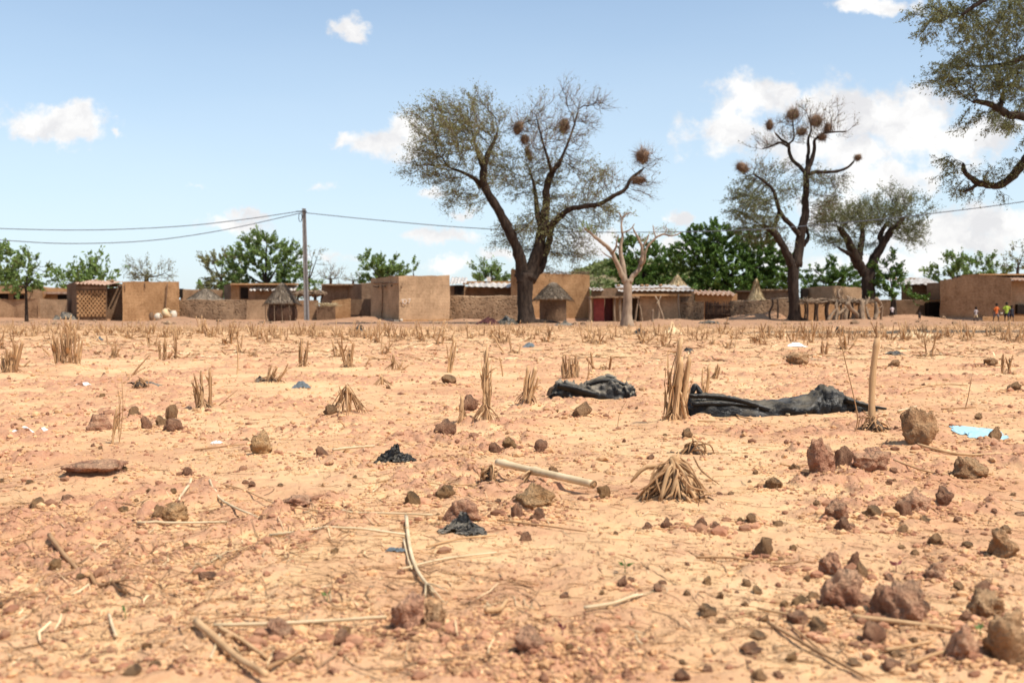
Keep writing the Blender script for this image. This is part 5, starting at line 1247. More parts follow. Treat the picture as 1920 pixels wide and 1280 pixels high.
# gravel and crumbs: more than anyone could count
def scatter_px(n, seed, y0=622, y1=1290, pw=1., xr=(-60, 1980)):
    r_ = np.random.default_rng(seed); px = r_.uniform(*xr, n); py = y0+(y1-y0)*r_.uniform(0, 1, n)**pw
    a = (px-CX)/F; b = (CY-py)/F; dy = CT+b*ST; dz = -ST+b*CT; t = -CAMH/dz
    x = a*t; y = dy*t
    return x, y, r_
def pebbles(name, n, size, mat, seed, pw=1., maskw=.8, sub=1, y1=1290):
    x, y, r_ = scatter_px(n, seed, 640, y1, pw)
    keep = r_.uniform(0, 1, n) < (1-maskw)+maskw*gh_mask(x, y); x, y = x[keep], y[keep]; n = len(x)
    V0, F0 = ico(sub); V0 = V0*(1+.45*(vn3(V0*1.7+3)[:, None]-.5))
    s = size*r_.lognormal(0, .45, n)*np.maximum(1, (y/4)**.75); s = np.minimum(s, .04)
    an = r_.uniform(0, 6.28, n); c, sn = np.cos(an), np.sin(an)
    sx, sy, sz = s, s*r_.uniform(.55, 1, n), s*r_.uniform(.4, .75, n)
    P = V0[None]*np.stack([sx, sy, sz], -1)[:, None]*r_.uniform(.8, 1.2, (n, len(V0), 1))
    X = P[..., 0]*c[:, None]-P[..., 1]*sn[:, None]+x[:, None]; Y = P[..., 0]*sn[:, None]+P[..., 1]*c[:, None]+y[:, None]
    Z = P[..., 2]+(gh(x, y)+sz*.25)[:, None]
    mb = MB(); mb.add(np.stack([X, Y, Z], -1).reshape(-1, 3), (np.arange(n)[:, None, None]*len(V0)+F0[None]).reshape(-1, 3))
    return tag(mb.build(name, mat, None, (0, 0, 0), smooth=False), kind='stuff')
M_GRAV = mat_simple('laterite_gravel', (.24, .10, .055), (.47, .25, .14), 18, bs=.6, bd=.004, island=.4, worldpos=True)
M_CRUMB = mat_simple('earth_crumbs', (.42, .215, .10), (.64, .39, .20), 18, bs=.6, bd=.004, island=.25, worldpos=True)
pebbles('gravel', 7000, .0052, M_GRAV, 301, .8, .95)
pebbles('gravel', 20000, .0026, M_GRAV, 302, .8, .9)
def foot_crumbs(seed, mat, size, per):
    r_ = np.random.default_rng(seed); x = []; y = []
    for q in HERO:
        p = gp(q[0], q[1]); w = q[2]*mpp(p[1]); n = int(per*(1+q[2]/30)); a = r_.uniform(0, 6.28, n); d = w*(.35+np.abs(r_.normal(0, .45, n))); x.append(p[0]+np.cos(a)*d*1.2); y.append(p[1]+w*.25+np.sin(a)*d)
    x = np.concatenate(x); y = np.concatenate(y); n = len(x); V0, F0 = ico(1); V0 = V0*(1+.45*(vn3(V0*1.7+3)[:, None]-.5)); s = size*r_.lognormal(0, .5, n)*np.maximum(1, y/4)
    P = V0[None]*np.stack([s, s*.8, s*.6], -1)[:, None]*r_.uniform(.8, 1.2, (n, len(V0), 1)); P = P+np.stack([x, y, gh(x, y)+s*.15], -1)[:, None]
    mb = MB(); mb.add(P.reshape(-1, 3), (np.arange(n)[:, None, None]*len(V0)+F0[None]).reshape(-1, 3)); return tag(mb.build('earth_crumbs', mat, None, (0, 0, 0), smooth=False), kind='stuff')
pebbles('gravel', 5000, .0060, M_GRAV, 321, 1., .6, y1=900); pebbles('earth_crumbs', 9000, .0058, M_CRUMB, 322, 1., .4, y1=900)
foot_crumbs(311, M_GRAV, .0055, 14); foot_crumbs(312, M_CRUMB, .004, 26)
pebbles('earth_crumbs', 34000, .0036, M_CRUMB, 303, .8, .92)

# ------------------------------------------------------------------ straw litter (uncountable)
def bent_straw_vf(P, D, L, W, curl, r_, lift):
    n = len(P); D = D/(np.linalg.norm(D, axis=1, keepdims=True)+1e-9); side = np.cross(D, [0, 0, 1]); side /= np.linalg.norm(side, axis=1, keepdims=True)+1e-9
    V = []
    for t, wv in ((-.5, .6), (-.15, 1.), (.2, .95), (.5, .35)):
        C = P+D*(L*t)[:, None]+side*(curl*(t*t)*L)[:, None]; 
        C[:, 2] = gh(C[:, 0], C[:, 1])+.0015+np.maximum(0, lift*(1-(t+.5)*.8))
        V += [C+side*(W*wv*.5)[:, None], C-side*(W*wv*.5)[:, None]+[0, 0, 0]]
    for i in range(4): V[2*i] = V[2*i]+np.array([0, 0, 1])*(W*.5)[:, None]
    V = np.stack(V, 1); f = np.array([(0,1,3,2),(2,3,5,4),(4,5,7,6)])
    return V.reshape(-1, 3), (np.arange(n)[:, None, None]*8+f[None]).reshape(-1, 4)
def litter(name, n, L0, W0, mat, seed, pw=1., y0=625, thr=.3):
    x, y, r_ = scatter_px(n, seed, y0, 1285, pw)
    keep = r_.uniform(0, 1, n) < thr+(1-thr)*sst(.4, .7, fbm2(x/1.1+9, y/1.1, 15, 3)); x, y = x[keep], y[keep]; n = len(x)
    an = r_.normal(0, .9, n); D = np.stack([np.cos(an), np.sin(an), 0*an], -1)
    L = L0*r_.lognormal(0, .5, n)*np.maximum(1, (y/5)**.4); W = W0*r_.uniform(.6, 1.5, n)*np.maximum(1, (y/6)**.6)
    mb = MB(); mb.add(*bent_straw_vf(np.stack([x, y, 0*x], -1), D, np.minimum(L, .35), W, r_.normal(0, .5, n), r_, np.maximum(0, r_.normal(.0, .008, n))))
    return tag(mb.build(name, mat, None, (0, 0, 0), smooth=False), kind='stuff')
M_LIT = mat_simple('pale_straw_litter', (.48, .32, .165), (.74, .55, .33), 18, bs=.2, bd=.002, r=.8, island=.3, worldpos=True)
M_LITB = mat_simple('brown_straw_litter', (.17, .095, .05), (.40, .24, .125), 18, bs=.2, bd=.002, r=.85, island=.35, worldpos=True)
litter('straw_litter', 2600, .045, .0028, M_LIT, 401, .8, thr=.2)
litter('straw_litter', 6500, .028, .0017, M_LITB, 402, .7, thr=.15)
x_ = litter('straw_litter', 4200, .05, .0026, M_LITB, 403, 1., 625, .45)
# wispy dry sprigs
def sprigs(n, seed):
    x, y, r_ = scatter_px(n, seed, 640, 1240, .85); m = 6
    B = np.repeat(np.stack([x, y, gh(x, y)-.002], -1), m, 0); D = rdir(r_, n*m); D[:, 2] = np.abs(D[:, 2])+.5; D /= np.linalg.norm(D, axis=1, keepdims=True)
    s = (np.maximum(1, (np.repeat(y, m)/5)**.4)*r_.uniform(.006, .022, n*m))[:, None]
    mb = MB(); mb.add(*twig_vf(B, B+D*s, .0007)); v, f = mb.data(); mb2 = MB()
    rr = .0006*np.maximum(1, (np.repeat(y, m)/4)**.9)
    V = v.reshape(-1, 4, 3); c = V[:, :3].mean(1, keepdims=True); V[:, :3] = c+(V[:, :3]-c)*(rr/.0007)[:, None, None]
    mb2.add(V.reshape(-1, 3), f[0]); return tag(mb2.build('dry_sprigs', M_LITB, None, (0, 0, 0)), kind='stuff')
sprigs(5200, 411)

# ------------------------------------------------------------------ stubble
def stalk_vf(p0, p1, r0, r1, seed, sides=8, nodes=True, bend=.02, split=.3):
    r_ = np.random.default_rng(seed); p0 = np.array(p0, float); p1 = np.array(p1, float); L = np.linalg.norm(p1-p0); n = 12
    t = np.linspace(0, 1, n); P = p0+(p1-p0)*t[:, None]+np.outer(np.sin(t*math.pi), r_.normal(0, bend*L, 3))
    R = r0+(r1-r0)*t; R = R*(1+.06*r_.uniform(-1, 1, n))
    if nodes:
        for j in range(2, n-1, 4): R[j] *= 1.16
    V, Fq = tube_vf(P, R, sides, False, .10, seed)
    # ragged broken end
    top = slice((n-1)*sides, n*sides); T = (p1-p0)/L
    V[top] += T*(r_.uniform(-1, 1, (sides, 1))*r1*4*split+np.sin(np.arange(sides)*2*math.pi/sides+seed)[:, None]*r1*.8)
    V = np.vstack([V, P[-1]-T*r1*.8]); k = np.arange(sides); Ft = np.stack([np.full(sides, n*sides), (n-1)*sides+k, (n-1)*sides+(k+1) % sides], -1)
    return V, [Fq, Ft]
def sheath_vf(p, d, L, W, r_, droop=.4, seg=6):
    """dry leaf sheath: a strip that leaves the stalk and droops, folded along the middle"""
    P = [np.array(p, float)]; d = np.array(d, float); d /= np.linalg.norm(d)
    for i in range(seg): P.append(P[-1]+d*L/seg); d = d+np.array([0, 0, -droop/seg])+r_.normal(0, .06, 3); d /= np.linalg.norm(d)
    P = np.array(P); T = np.gradient(P, axis=0); s = np.cross(T, [0, 0, 1]); s /= np.linalg.norm(s, axis=1, keepdims=True)+1e-9; up = np.cross(s, T); up /= np.linalg.norm(up, axis=1, keepdims=True)+1e-9
    w = W*np.array([.5]+[1]*(seg-2)+[.6, .15])[:, None]
    V = np.concatenate([P+s*w*.5+up*w*.3, P, P-s*w*.5+up*w*.3]); m = seg+1; i = np.arange(seg)
    return V, np.vstack([np.stack([i, i+1, m+i+1, m+i], -1), np.stack([m+i, m+i+1, 2*m+i+1, 2*m+i], -1)])
def roots_vf(mb, r_, h, spread, n, w):
    for i in range(n):
        a = r_.uniform(0, 6.28); c = np.array([math.cos(a), math.sin(a), 0]); hh = h*r_.uniform(.5, 1.); sp = spread*r_.uniform(.5, 1.1)
        pts = [c*.006+[0, 0, hh], c*sp*.45+[0, 0, hh*.62], c*sp*.85+[0, 0, hh*.15], c*sp+[0, 0, -.012]]
        v, f = tube_vf(smooth_path(pts, 2), w*r_.uniform(.6, 1.2)*np.array([1, 1, 1, .9, .8, .6, .4]), 5, True); mb.add(v, f)
def clump(name, label, px, py, stalks, roots=(.05, .05, 14), group=None, seed=1, mat=None, sheaths=2, rootmat=None, cat='stubble', dark_roots=0):
    """stalks: (dx_base, dx_top, height, radius) all in photo pixels"""
    p = gp(px, py); k = mpp(p[1]); r_ = np.random.default_rng(seed); root = empty(name, p); tag(root, label, cat, group)
    for i, (dx0, dx1, h, r) in enumerate(stalks):
        a = p+[dx0*k, r_.uniform(-.02, .02), -.02]; b = p+[dx1*k, r_.uniform(-.04, .04), h*k]
        mb = MB(); v, f = stalk_vf(a, b, r*k*.70, r*k*.56, seed*17+i); mb.add(v, f)
        mb.build('stalk', mat or M_STRAW, root, p)
        if sheaths:
            mb = MB()
            for q in range(3+sheaths*2):      # the stalk's own torn fibres, of uneven length
                an = r_.uniform(0, 6.28); off = np.array([math.cos(an), math.sin(an), 0])*r*k*.72; f0 = r_.uniform(0, .45)
                d = (b-a)/np.linalg.norm(b-a)+off/(r*k)*r_.uniform(.0, .10)
                v, f = sheath_vf(a+(b-a)*f0+off, d, np.linalg.norm(b-a)*r_.uniform(.25, 1.02-f0), min(r, 5)*k*r_.uniform(.5, 1.), r_, .03); mb.add(v, f)
            for q in range(int(r_.integers(0, sheaths+1))):
                t = r_.uniform(.05, .7); d = (b-a)/np.linalg.norm(b-a)*1.2+rdir(r_, 1)[0]*.55
                v, f = sheath_vf(a+(b-a)*t, d, r_.uniform(.2, .45)*min(max(h, 30), 80)*k, min(r, 3.6)*k*2., r_, .9); mb.add(v, f)
            if mb.n: mb.build('leaf_sheath', M_STRAW, root, p)
    if roots:
        mb = MB(); r2 = np.random.default_rng(seed+9); sub = MB(); roots_vf(sub, r2, roots[0], roots[1], roots[2], .0032)
        v, ch = sub.data(); mb.add(v+p, ch); mb.build('stilt_roots', rootmat or M_STRAWB, root, p)
    if dark_roots:
        mb = MB(); r2 = np.random.default_rng(seed+19); sub = MB(); roots_vf(sub, r2, .02, dark_roots, 16, .004); v, ch = sub.data(); mb.add(v+p, ch); mb.build('root_mat', M_ROOTD, root, p)
    return root
SB = 'stubble_clump'
clump(SB, 'tall broken stalk standing on flared stilt roots, nearest the middle of the picture', 910, 803, [(0,0,128,6.5),(-4,3,135,3),(6,12,100,2.2),(4,10,60,2)], (.085, .075, 22), seed=1, sheaths=3)
clump(SB, 'short snapped stump beside the tall stalk with stilt roots', 867, 800, [(-2,0,46,5.5),(0,-2,50,2)], (.06, .05, 10), seed=2)
clump(SB, 'split leaning stump with a dark hollow foot behind the thick lying stalk', 988, 765, [(-4,2,62,5),(2,16,64,6),(6,22,46,3),(-8,6,40,2.5)], (.09, .075, 16), seed=3, sheaths=3, dark_roots=.05)
clump(SB, 'thick torn four-stalk cluster in front of the glossy black bag', 1262, 798, [(-12,12,150,7.5),(2,14,112,9),(14,32,118,7),(26,14,52,6),(4,-6,86,5),(20,24,92,4)], (.05, .06, 18), seed=4, sheaths=4)
clump(SB, 'cut stalks rising behind the glossy black bag', 1322, 745, [(0,8,60,5),(-2,-4,55,2.5)], None, seed=5, sheaths=1)
clump(SB, 'dark dry tuft next to the cut stalks behind the glossy black bag', 1340, 712, [(0,6,28,3),(3,10,24,2),(-3,2,20,2)], (.05, .05, 12), seed=6, mat=M_STRAWB)
clump(SB, 'tallest single cut stalk rising from a skirt of straw', 1636, 808, [(0,12,163,9.5)], None, seed=7, sheaths=0)
clump(SB, 'brush of upright stalks right behind the crumpled black bag', 1070, 716, [(-14,-14,42,3),(-8,-9,44,2.5),(-2,-2,40,3),(4,4,36,2.5),(9,10,44,3),(14,14,34,2.5)], (.09, .09, 18), seed=8, mat=M_STRAWB)
clump(SB, 'three cut stalks with dark roots and a slanting side stick', 383, 773, [(-12,-16,60,3),(-3,-8,66,4),(10,14,72,4),(-14,-26,50,1.5)], (.05, .07, 14), seed=9, mat=M_STRAWB, dark_roots=.05)
clump(SB, 'fan-shaped stump like a small tent with one upright shard', 650, 782, [(2,4,50,5),(-4,-12,52,2)], (.16, .115, 30), seed=10, sheaths=3)
clump(SB, 'widest tall bundle of many stalks in the field before the perforated brick house', 128, 692, [(-22,-28,52,3),(-16,-20,46,2.5),(-10,-12,55,3),(-4,-6,40,2.5),(2,-2,66,3),(6,8,48,2.5),(12,16,58,3),(17,24,50,2.5),(20,27,42,2.5),(-14,-24,40,2)], (.12, .13, 16), seed=11, mat=M_STRAWB)
clump(SB, 'spread stalks at the very edge of the picture', 22, 706, [(-14,-22,30,4),(-6,-8,44,4),(0,0,40,4),(4,24,58,5)], (.1, .12, 16), seed=12, mat=M_STRAWB)
clump(SB, 'pair of straight stalks in front of the power pole', 567, 692, [(-4,-3,52,3.5),(4,10,48,3),(6,8,36,2.5)], (.06, .08, 12), seed=13, mat=M_STRAWB)
clump(SB, 'V-shaped stalk cluster with one dark outward branch', 652, 693, [(-4,-18,50,3),(0,2,34,3),(4,12,46,3.5),(8,6,30,2.5),(6,3,-6,1)], (.08, .10, 16), seed=14, mat=M_STRAWB, dark_roots=.08)
clump(SB, 'low flattened tuft with torn grey plastic caught in it', 508, 722, [(-10,0,30,2.5),(-2,12,26,3),(8,30,22,3),(12,34,34,1.8)], (.06, .14, 20), seed=15, mat=M_STRAWB, dark_roots=.1)
clump(SB, 'single leaning split stalk standing alone beyond the tall stilt-root stalk', 842, 698, [(-2,10,66,3.5),(2,14,62,2)], None, seed=16, sheaths=1)
clump(SB, 'small cut stalk standing alone beside the leaning split stalk', 943, 706, [(0,-6,36,2)], None, seed=17, sheaths=0)
clump(SB, 'spiky pair of stalks before the plain mud house', 306, 676, [(-6,-8,34,2),(2,2,38,3),(6,20,14,2)], (.08, .12, 14), seed=18, mat=M_STRAWB)
clump(SB, 'short dark tuft in front of the recessed wall', 214, 672, [(-4,-6,20,2.5),(0,2,26,2.5),(5,10,18,2)], (.08, .10, 12), seed=19, mat=M_STRAWB)
clump(SB, 'thin upright stalk with a whitish tip', 445, 702, [(0,0,58,2)], None, seed=20, sheaths=0)
clump(SB, 'low fan of short stalks near the middle of the field', 740, 693, [(-4,-2,30,3),(4,16,16,2.5),(8,28,10,2)], (.12, .12, 16), seed=21)
clump(SB, 'tiny burnt-looking fan of roots beyond the fan-shaped stump', 716, 722, [(0,0,18,3)], (.08, .10, 18), seed=22)
clump(SB, 'two stalks crossing beside the far picture edge', 1888, 702, [(-8,-6,38,2.5),(0,8,36,2),(8,-2,30,2)], (.05, .08, 10), seed=23, mat=M_STRAWB)
clump(SB, 'short double stump far behind the glossy black bag', 1545, 664, [(-3,-4,24,3),(4,5,24,3)], (.05, .08, 8), seed=24, mat=M_STRAWB)
clump(SB, 'slim stalks beside the crumpled black bag', 1101, 716, [(0,1,40,1.5),(0,10,36,1)], None, seed=25, sheaths=0, mat=M_STRAWB)
clump(SB, 'leaning thin stalk left standing among flat stones', 208, 832, [(2,16,70,3),(12,26,130,1.2)], None, seed=26, sheaths=2)
clump(SB, 'single bent stick rising near the V-shaped stalk cluster', 683, 690, [(0,12,20,2)], (.03, .05, 6), seed=27, sheaths=0)
# straw skirt of the tallest stalk, and the big fan stump
def fan_stump(name, label, px, py, w, h, n, seed, mat=None, r=.0045, dark_roots=True, upright=0.):
    p = gp(px, py); k = mpp(p[1]); r_ = np.random.default_rng(seed); root = empty(name, p); tag(root, label, 'stubble')
    mb = MB(); mb2 = MB()
    for i in range(n):
        a = r_.uniform(0, 6.28); c = np.array([math.cos(a), .7*math.sin(a), 0]); hh = h*k*r_.uniform(.45, 1.); sp = w*k*.5*r_.uniform(.35, 1.)
        tw = r_.normal(0, .016, 3); hh *= (.35 if i % 3 == 0 else 1); pts = [c*sp*.10+[0, 0, hh], c*sp*.55+[0, 0, hh*.6]+tw, c*sp+[0, 0, -.01]]
        if i % 4 == 1: pts[2] = c*sp*1.1+[0, 0, hh*r_.uniform(.1, .5)]     # broken, standing off the ground
        if i % 7 == 2: pts[0] = pts[0]+[r_.normal(0, .02), 0, hh*.15]
        v, f = tube_vf(smooth_path(pts, 3), r*r_.uniform(.5, 1.7)*np.array([.7, 1, 1.1, 1.1, 1, .8, .5]), 5, True, 0, i, .45); (mb2 if i % 5 < 3 else mb).add(v+p, f)
    mb.build('splayed_straw', mat or M_STRAW, root, p); mb2.build('darker_straw', M_STRAWB, root, p)
    mb = MB(); V0, F0 = ico(3); V = V0*(1+.5*(vn3(V0*3+seed)[:, None]-.5))*[w*k*.20, w*k*.16, h*k*.55]; mb.add(V+p+[0, 0, h*k*.1], F0); mb.build('rootstock', M_ROOTD, root, p)  # near-black lump in the heart of the straw
    if upright:
        mb = MB(); v, f = stalk_vf(p, p+[0, 0, h*k*upright], .012, .013, seed, 8, False); mb.add(v, f); mb.build('stalk', mat or M_STRAW, root, p)
    if dark_roots:
        mb = MB()
        for i in range(40):
            c = rdir(r_, 1)[0]*[1, .7, 0]*w*k*r_.uniform(.2, .5); c[2] = .003; e = c+rdir(r_, 1)[0]*[.03, .03, .01]; v, f = tube_vf([p+c, p+e], [.004, .002], 4); mb.add(v, f)
        mb.build('dark_root_mat', M_ROOTD, root, p)
fan_stump(SB, 'big splayed stump of split straw with a dark heart, on open sand', 1265, 944, 160, 66, 130, 31, r=.0042, upright=1.12)
fan_stump(SB, 'skirt of cut straw around the foot of the tallest single stalk', 1640, 812, 66, 26, 60, 32, r=.0028)
fan_stump(SB, 'small splayed tuft at the end of the thick bamboo-like stalk', 918, 912, 34, 34, 26, 33, r=.003)
fan_stump(SB, 'low burnt tuft beside the fork of slanting stick', 262, 728, 40, 16, 26, 34, mat=M_STRAWB, r=.004)
fan_stump(SB, 'straggly heap of grass roots behind the big splayed stump', 1300, 852, 90, 26, 36, 35, mat=M_STRAWB, r=.003)

# clumps in the rows: prototypes, copied with their parts
def proto_clump(seed):
    r_ = np.random.default_rng(seed); root = empty(SB, (0, 0, -50)); n = int(r_.integers(3, 9)); H = r_.uniform(.16, .34)
    for i in range(n):
        a = r_.uniform(0, 6.28); q = r_.uniform(.01, .09); p0 = np.array([q*math.cos(a), q*math.sin(a), -.03]); ln = r_.normal(0, .22, 2)
        p1 = p0+[ln[0]*H+math.cos(a)*q*.3, ln[1]*H, H*r_.uniform(.35, 1.15)]
        mb = MB(); v, f = stalk_vf(p0, p1, r_.uniform(.007, .012), r_.uniform(.006, .010), seed*7+i, 6); mb.add(v, f)
        if r_.uniform() < .7: v, f = sheath_vf(p0+(p1-p0)*.3, (p1-p0)*3+rdir(r_, 1)[0]*.4, .12, .02, r_, .8, 4); mb.add(v, f)
        mb.build('stalk', [M_STRAW, M_STRAWB][int(r_.integers(2))], root, (0, 0, 0))
    mb = MB(); roots_vf(mb, r_, .05, .10, 14, .005); mb.build('stilt_roots', M_STRAWB, root, (0, 0, 0)); return root, n
PC = [proto_clump(700+i) for i in range(9)]
spots = []
r_ = np.random.default_rng(88)
row = 0; y = 10.5
while y < 36.5:
    x = -.60*y-1
    while x < .60*y+1:
        xx = x+r_.normal(0, .22); yy = y+r_.normal(0, .25)
        dense = .22 if y < 17 else (.58 if y < 21 else .92)
        dens2 = sst(.25, .6, vn2(np.array([xx/4.]), np.array([yy/4.]), 12)[0]) if y > 17 else 1
        if r_.uniform() < dense*(.35+.65*dens2) and abs(xx) < .56*yy: spots.append((yy, xx))
        x += .95 if y < 20 else .72
    y += .72 if y > 20 else 1.2
spots.sort()
near_spots = spots[:265]; far_spots = spots[265:]
used = set()
for i, (yy, xx) in enumerate(near_spots):
    pi = int(r_.integers(len(PC))); root = PC[pi][0]
    o = copy_tree(root) if pi in used else root
    used.add(pi)
    o.location = (xx, yy, ghs(xx, yy)); o.rotation_euler = (0, 0, r_.uniform(0, 6.28)); s = r_.uniform(.75, 1.35); o.scale = (s*1.05, s*1.05, s)
    if yy < 20: tag(o, 'brittle brown stubble clump standing loosely in the thin middle part of the field', 'stubble', 'stubble clumps in the thin middle of the field')
    else: tag(o, 'short brown stubble clump in the crowded rows below the village', 'stubble', 'stubble clumps in the crowded far rows')
# clumps with more than a hundred parts' worth of detail are kept light: the rest of the far rows as one mass
mb = MB(); r_ = np.random.default_rng(89)
A = []; B = []
for yy, xx in far_spots:
    n = int(r_.integers(5, 11)); g = ghs(xx, yy); a = np.stack([xx+r_.normal(0, .07, n), yy+r_.normal(0, .07, n), np.full(n, g-.03)], -1)
    A.append(a); B.append(a+np.stack([r_.normal(0, .07, n), r_.normal(0, .06, n), r_.uniform(.07, .27, n)], -1))
A = np.concatenate(A); B = np.concatenate(B)
mb.add(*twig_vf(A, B, .017)); tag(mb.build('far_stubble', M_STRAWB, None, (0, 0, 0)), kind='stuff')
# leaf trash lying between the rows
def trash(n, seed):
    r_ = np.random.default_rng(seed); y = r_.uniform(12, 38, n); x = r_.uniform(-1, 1, n)*.56*y; an = r_.uniform(0, 6.28, n)
    D = np.stack([np.cos(an), np.sin(an), 0*an], -1); mb = MB()
    mb.add(*bent_straw_vf(np.stack([x, y, 0*x], -1), D, r_.uniform(.05, .22, n), r_.uniform(.010, .022, n), r_.normal(0, .6, n), r_, np.maximum(0, r_.normal(0, .03, n))))
    return mb
tag(trash(5200, 5).build('leaf_trash', M_LITB, None, (0, 0, 0), smooth=False), kind='stuff')
tag(trash(1500, 6).build('leaf_trash', M_LIT, None, (0, 0, 0), smooth=False), kind='stuff')

# ------------------------------------------------------------------ single straws and sticks lying about
def lying(label, pts, r, mat=None, name='dry_stalk', lift=.004, sides=7, group=None, nodes=0, frayed=0, flat=.8):
    P = np.array([gp(px, py) for px, py in pts]); 
    for i, q in enumerate(pts):
        pass
    P[:, 2] += r+lift; sp = smooth_path(P, 5); n = len(sp); g = gh(sp[:, 0], sp[:, 1]); sp[:, 2] = np.maximum(sp[:, 2], g+r*.5)
    R = np.full(n, r)*np.linspace(1, .75, n)
    if nodes:
        for j in np.linspace(n*.3, n*.7, nodes).astype(int): R[j] *= 1.25
    o_ = sp[0].copy(); mb = MB(); v, f = tube_vf(sp, R, sides, True, .08, int(pts[0][0]), flat); mb.add(v, f)
    if frayed:
        r_ = np.random.default_rng(int(pts[0][0]))
        T = sp[-1]-sp[-4]; T /= np.linalg.norm(T); 
        for i in range(frayed):
            d = T+rdir(r_, 1)[0]*.25; v, f = tube_vf([sp[-3], sp[-3]+d*.05+[0,0,.003], sp[-3]+d*.11], [r*.35, r*.3, r*.1], 4); mb.add(v, f)
    return tag(mb.build(name, mat or M_STRAW, None, o_), label, 'stalk', group)
P_, N_ = M_STRAWP, M_STRAWB
# the thick bamboo-like piece, with nodes and open end
def thick_stalk():
    a = gp(932, 893); b = gp(1112, 926); a = a+[0, 0, .035]; b = b+[0, 0, .03]; o_ = a.copy(); root = empty('thick_stalk', o_); tag(root, 'thick pale bamboo-like stalk with a joint, lying across small stones', 'stalk')
    t = np.linspace(0, 1, 30)[:, None]; P = a+(b-a)*t; R = np.full(30, .0118)
    for j in (2, 12): R[j] *= 1.3; R[j+1] *= 1.18
    R[13:] *= 1.05
    mb = MB(); v, f = tube_vf(P, R, 14, True, .03); mb.add(v, f); mb.build('culm', M_STRAWP, root, o_)
    mb = MB(); v, f = tube_vf([b-(b-a)*.005, b+(b-a)*.012], [.0125, .0118], 14, False); mb.add(v, f)
    v, f = tube_vf([b+(b-a)*.0122, b+(b-a)*.0127], [.008, .006], 10, True); mb.add(v, f); mb.build('broken_end', M_STRAWB, root, o_)
    r_ = np.random.default_rng(2); mb = MB()
    for i in range(3): v, f = sheath_vf(P[12], [-.5, -.3, -.2*i], .06, .014, r_, 1.6); mb.add(v, f)
    mb.build('leaf_sheath', M_STRAW, root, o_)
thick_stalk()
lying('bleached curved straw running down from the fork of white straws', [(384,903),(410,935),(440,958),(486,980)], .0048, P_)
lying('short white straw forming the near arm of the fork', [(368,903),(352,920),(336,944)], .0052, P_)
lying('thin tan straw on the far side of the fork', [(366,905),(335,916),(300,928)], .0028)
lying('long pale straw trailing away from the fork towards the middle', [(385,908),(450,922),(520,950),(620,975)], .0028)
lying('straight short white stick in front of the ochre stone', [(258,993),(345,991),(426,989)], .0042, P_, name='white_stick')
lying('flat brown curved stalk half buried near the picture corner', [(93,1022),(130,1060),(180,1092),(236,1118)], .0075, N_, frayed=4)
lying('long straight yellow straw pointing at the large dark-bellied rock', [(400,1182),(560,1176),(725,1172)], .0042, P_)
lying('long fine straw crossing behind the rag-covered stone', [(560,962),(690,970),(812,976)], .0035, P_)
lying('darker fine twig continuing past the rag-covered stone', [(935,980),(1010,988),(1100,998)], .003, N_)
lying('pale straw lying parallel below the long fine straw', [(505,1008),(640,1012),(760,1012)], .0042, P_)
lying('yellowish straw in front of the rag-covered stone', [(800,1030),(860,1014),(932,1006)], .0035)
lying('fine straw slanting across the frayed bleached stalk', [(750,1072),(830,1052),(930,1038)], .0032, P_)
lying('frayed bleached stalk standing out by its split lower end', [(762,978),(768,1030),(782,1075),(812,1118)], .0062, P_, frayed=9)
lying('second thin straw beside the frayed bleached stalk', [(757,1020),(764,1048),(772,1070)], .003, P_)
lying('thick dusty stalk running off the bottom of the picture', [(368,1185),(410,1215),(450,1245),(500,1290)], .0085)
lying('thinner twin of the thick dusty stalk', [(410,1186),(450,1205),(500,1235)], .005)
lying('dark twig arching over the thick dusty stalk', [(340,1195),(380,1170),(440,1158),(540,1172)], .0028, N_)
lying('short thick stick near the bottom edge of the picture', [(500,1262),(535,1245),(572,1222)], .0048, N_)
lying('slim stick crossing the thick dusty stalk', [(395,1240),(402,1222),(412,1205)], .0035, P_)
lying('pale chip of stalk in open sand near the bottom corner', [(205,1155),(210,1175),(218,1195)], .0042, P_)
lying('short torn pale husk on open sand', [(1095,1145),(1150,1142),(1195,1126)], .0045, P_, frayed=4)
lying('curled tan husk near the purple seedling', [(910,1150),(935,1145),(950,1130)], .007)
lying('long stalk lying under the near rubble', [(1600,1180),(1680,1192),(1790,1205)], .0055)
lying('long thin stalk slanting towards the near rubble', [(1420,1150),(1520,1172),(1600,1185)], .003)
lying('brown straw crossing below the near rubble', [(1440,1180),(1530,1235),(1620,1285)], .004, N_)
lying('second brown straw crossing below the near rubble', [(1480,1185),(1560,1250),(1640,1290)], .003, N_)
lying('pale stick under the broadest pink-topped rock', [(1660,1236),(1700,1232),(1745,1222)], .004)
lying('twisted brown twig on open sand before the near rubble', [(1305,1050),(1370,1053),(1440,1063),(1530,1068)], .0032, N_)
lying('fine straw ending at the knobbly dark rock', [(1462,878),(1490,879),(1515,880)], .004)
lying('long stick running from the three touching rocks to the crumbly brown rock', [(1675,876),(1740,888),(1800,900)], .004)
lying('long straw behind the crumbly brown rock reaching the picture edge', [(1720,848),(1800,858),(1920,860)], .0065)
lying('pale straw slanting towards the torn black rag', [(625,857),(660,850),(702,842)], .0065, P_)
lying('brown twig beside the orange stone', [(365,848),(430,842),(510,832)], .004, N_)
lying('pale stick leaning near the largest two-humped rock', [(1684,778),(1700,770),(1718,764)], .007, P_)
lying('pale flake of husk in front of the glossy black bag', [(1450,775),(1465,779),(1480,782)], .007, P_)
lying('bent straw in front of the thick torn four-stalk cluster', [(1305,785),(1335,779),(1358,769)], .005)
lying('split straw parallel to the bent one before the glossy black bag', [(1308,798),(1335,798),(1366,796)], .005)
lying('tan straw falling away from the bent one', [(1362,772),(1385,784),(1410,795)], .006)
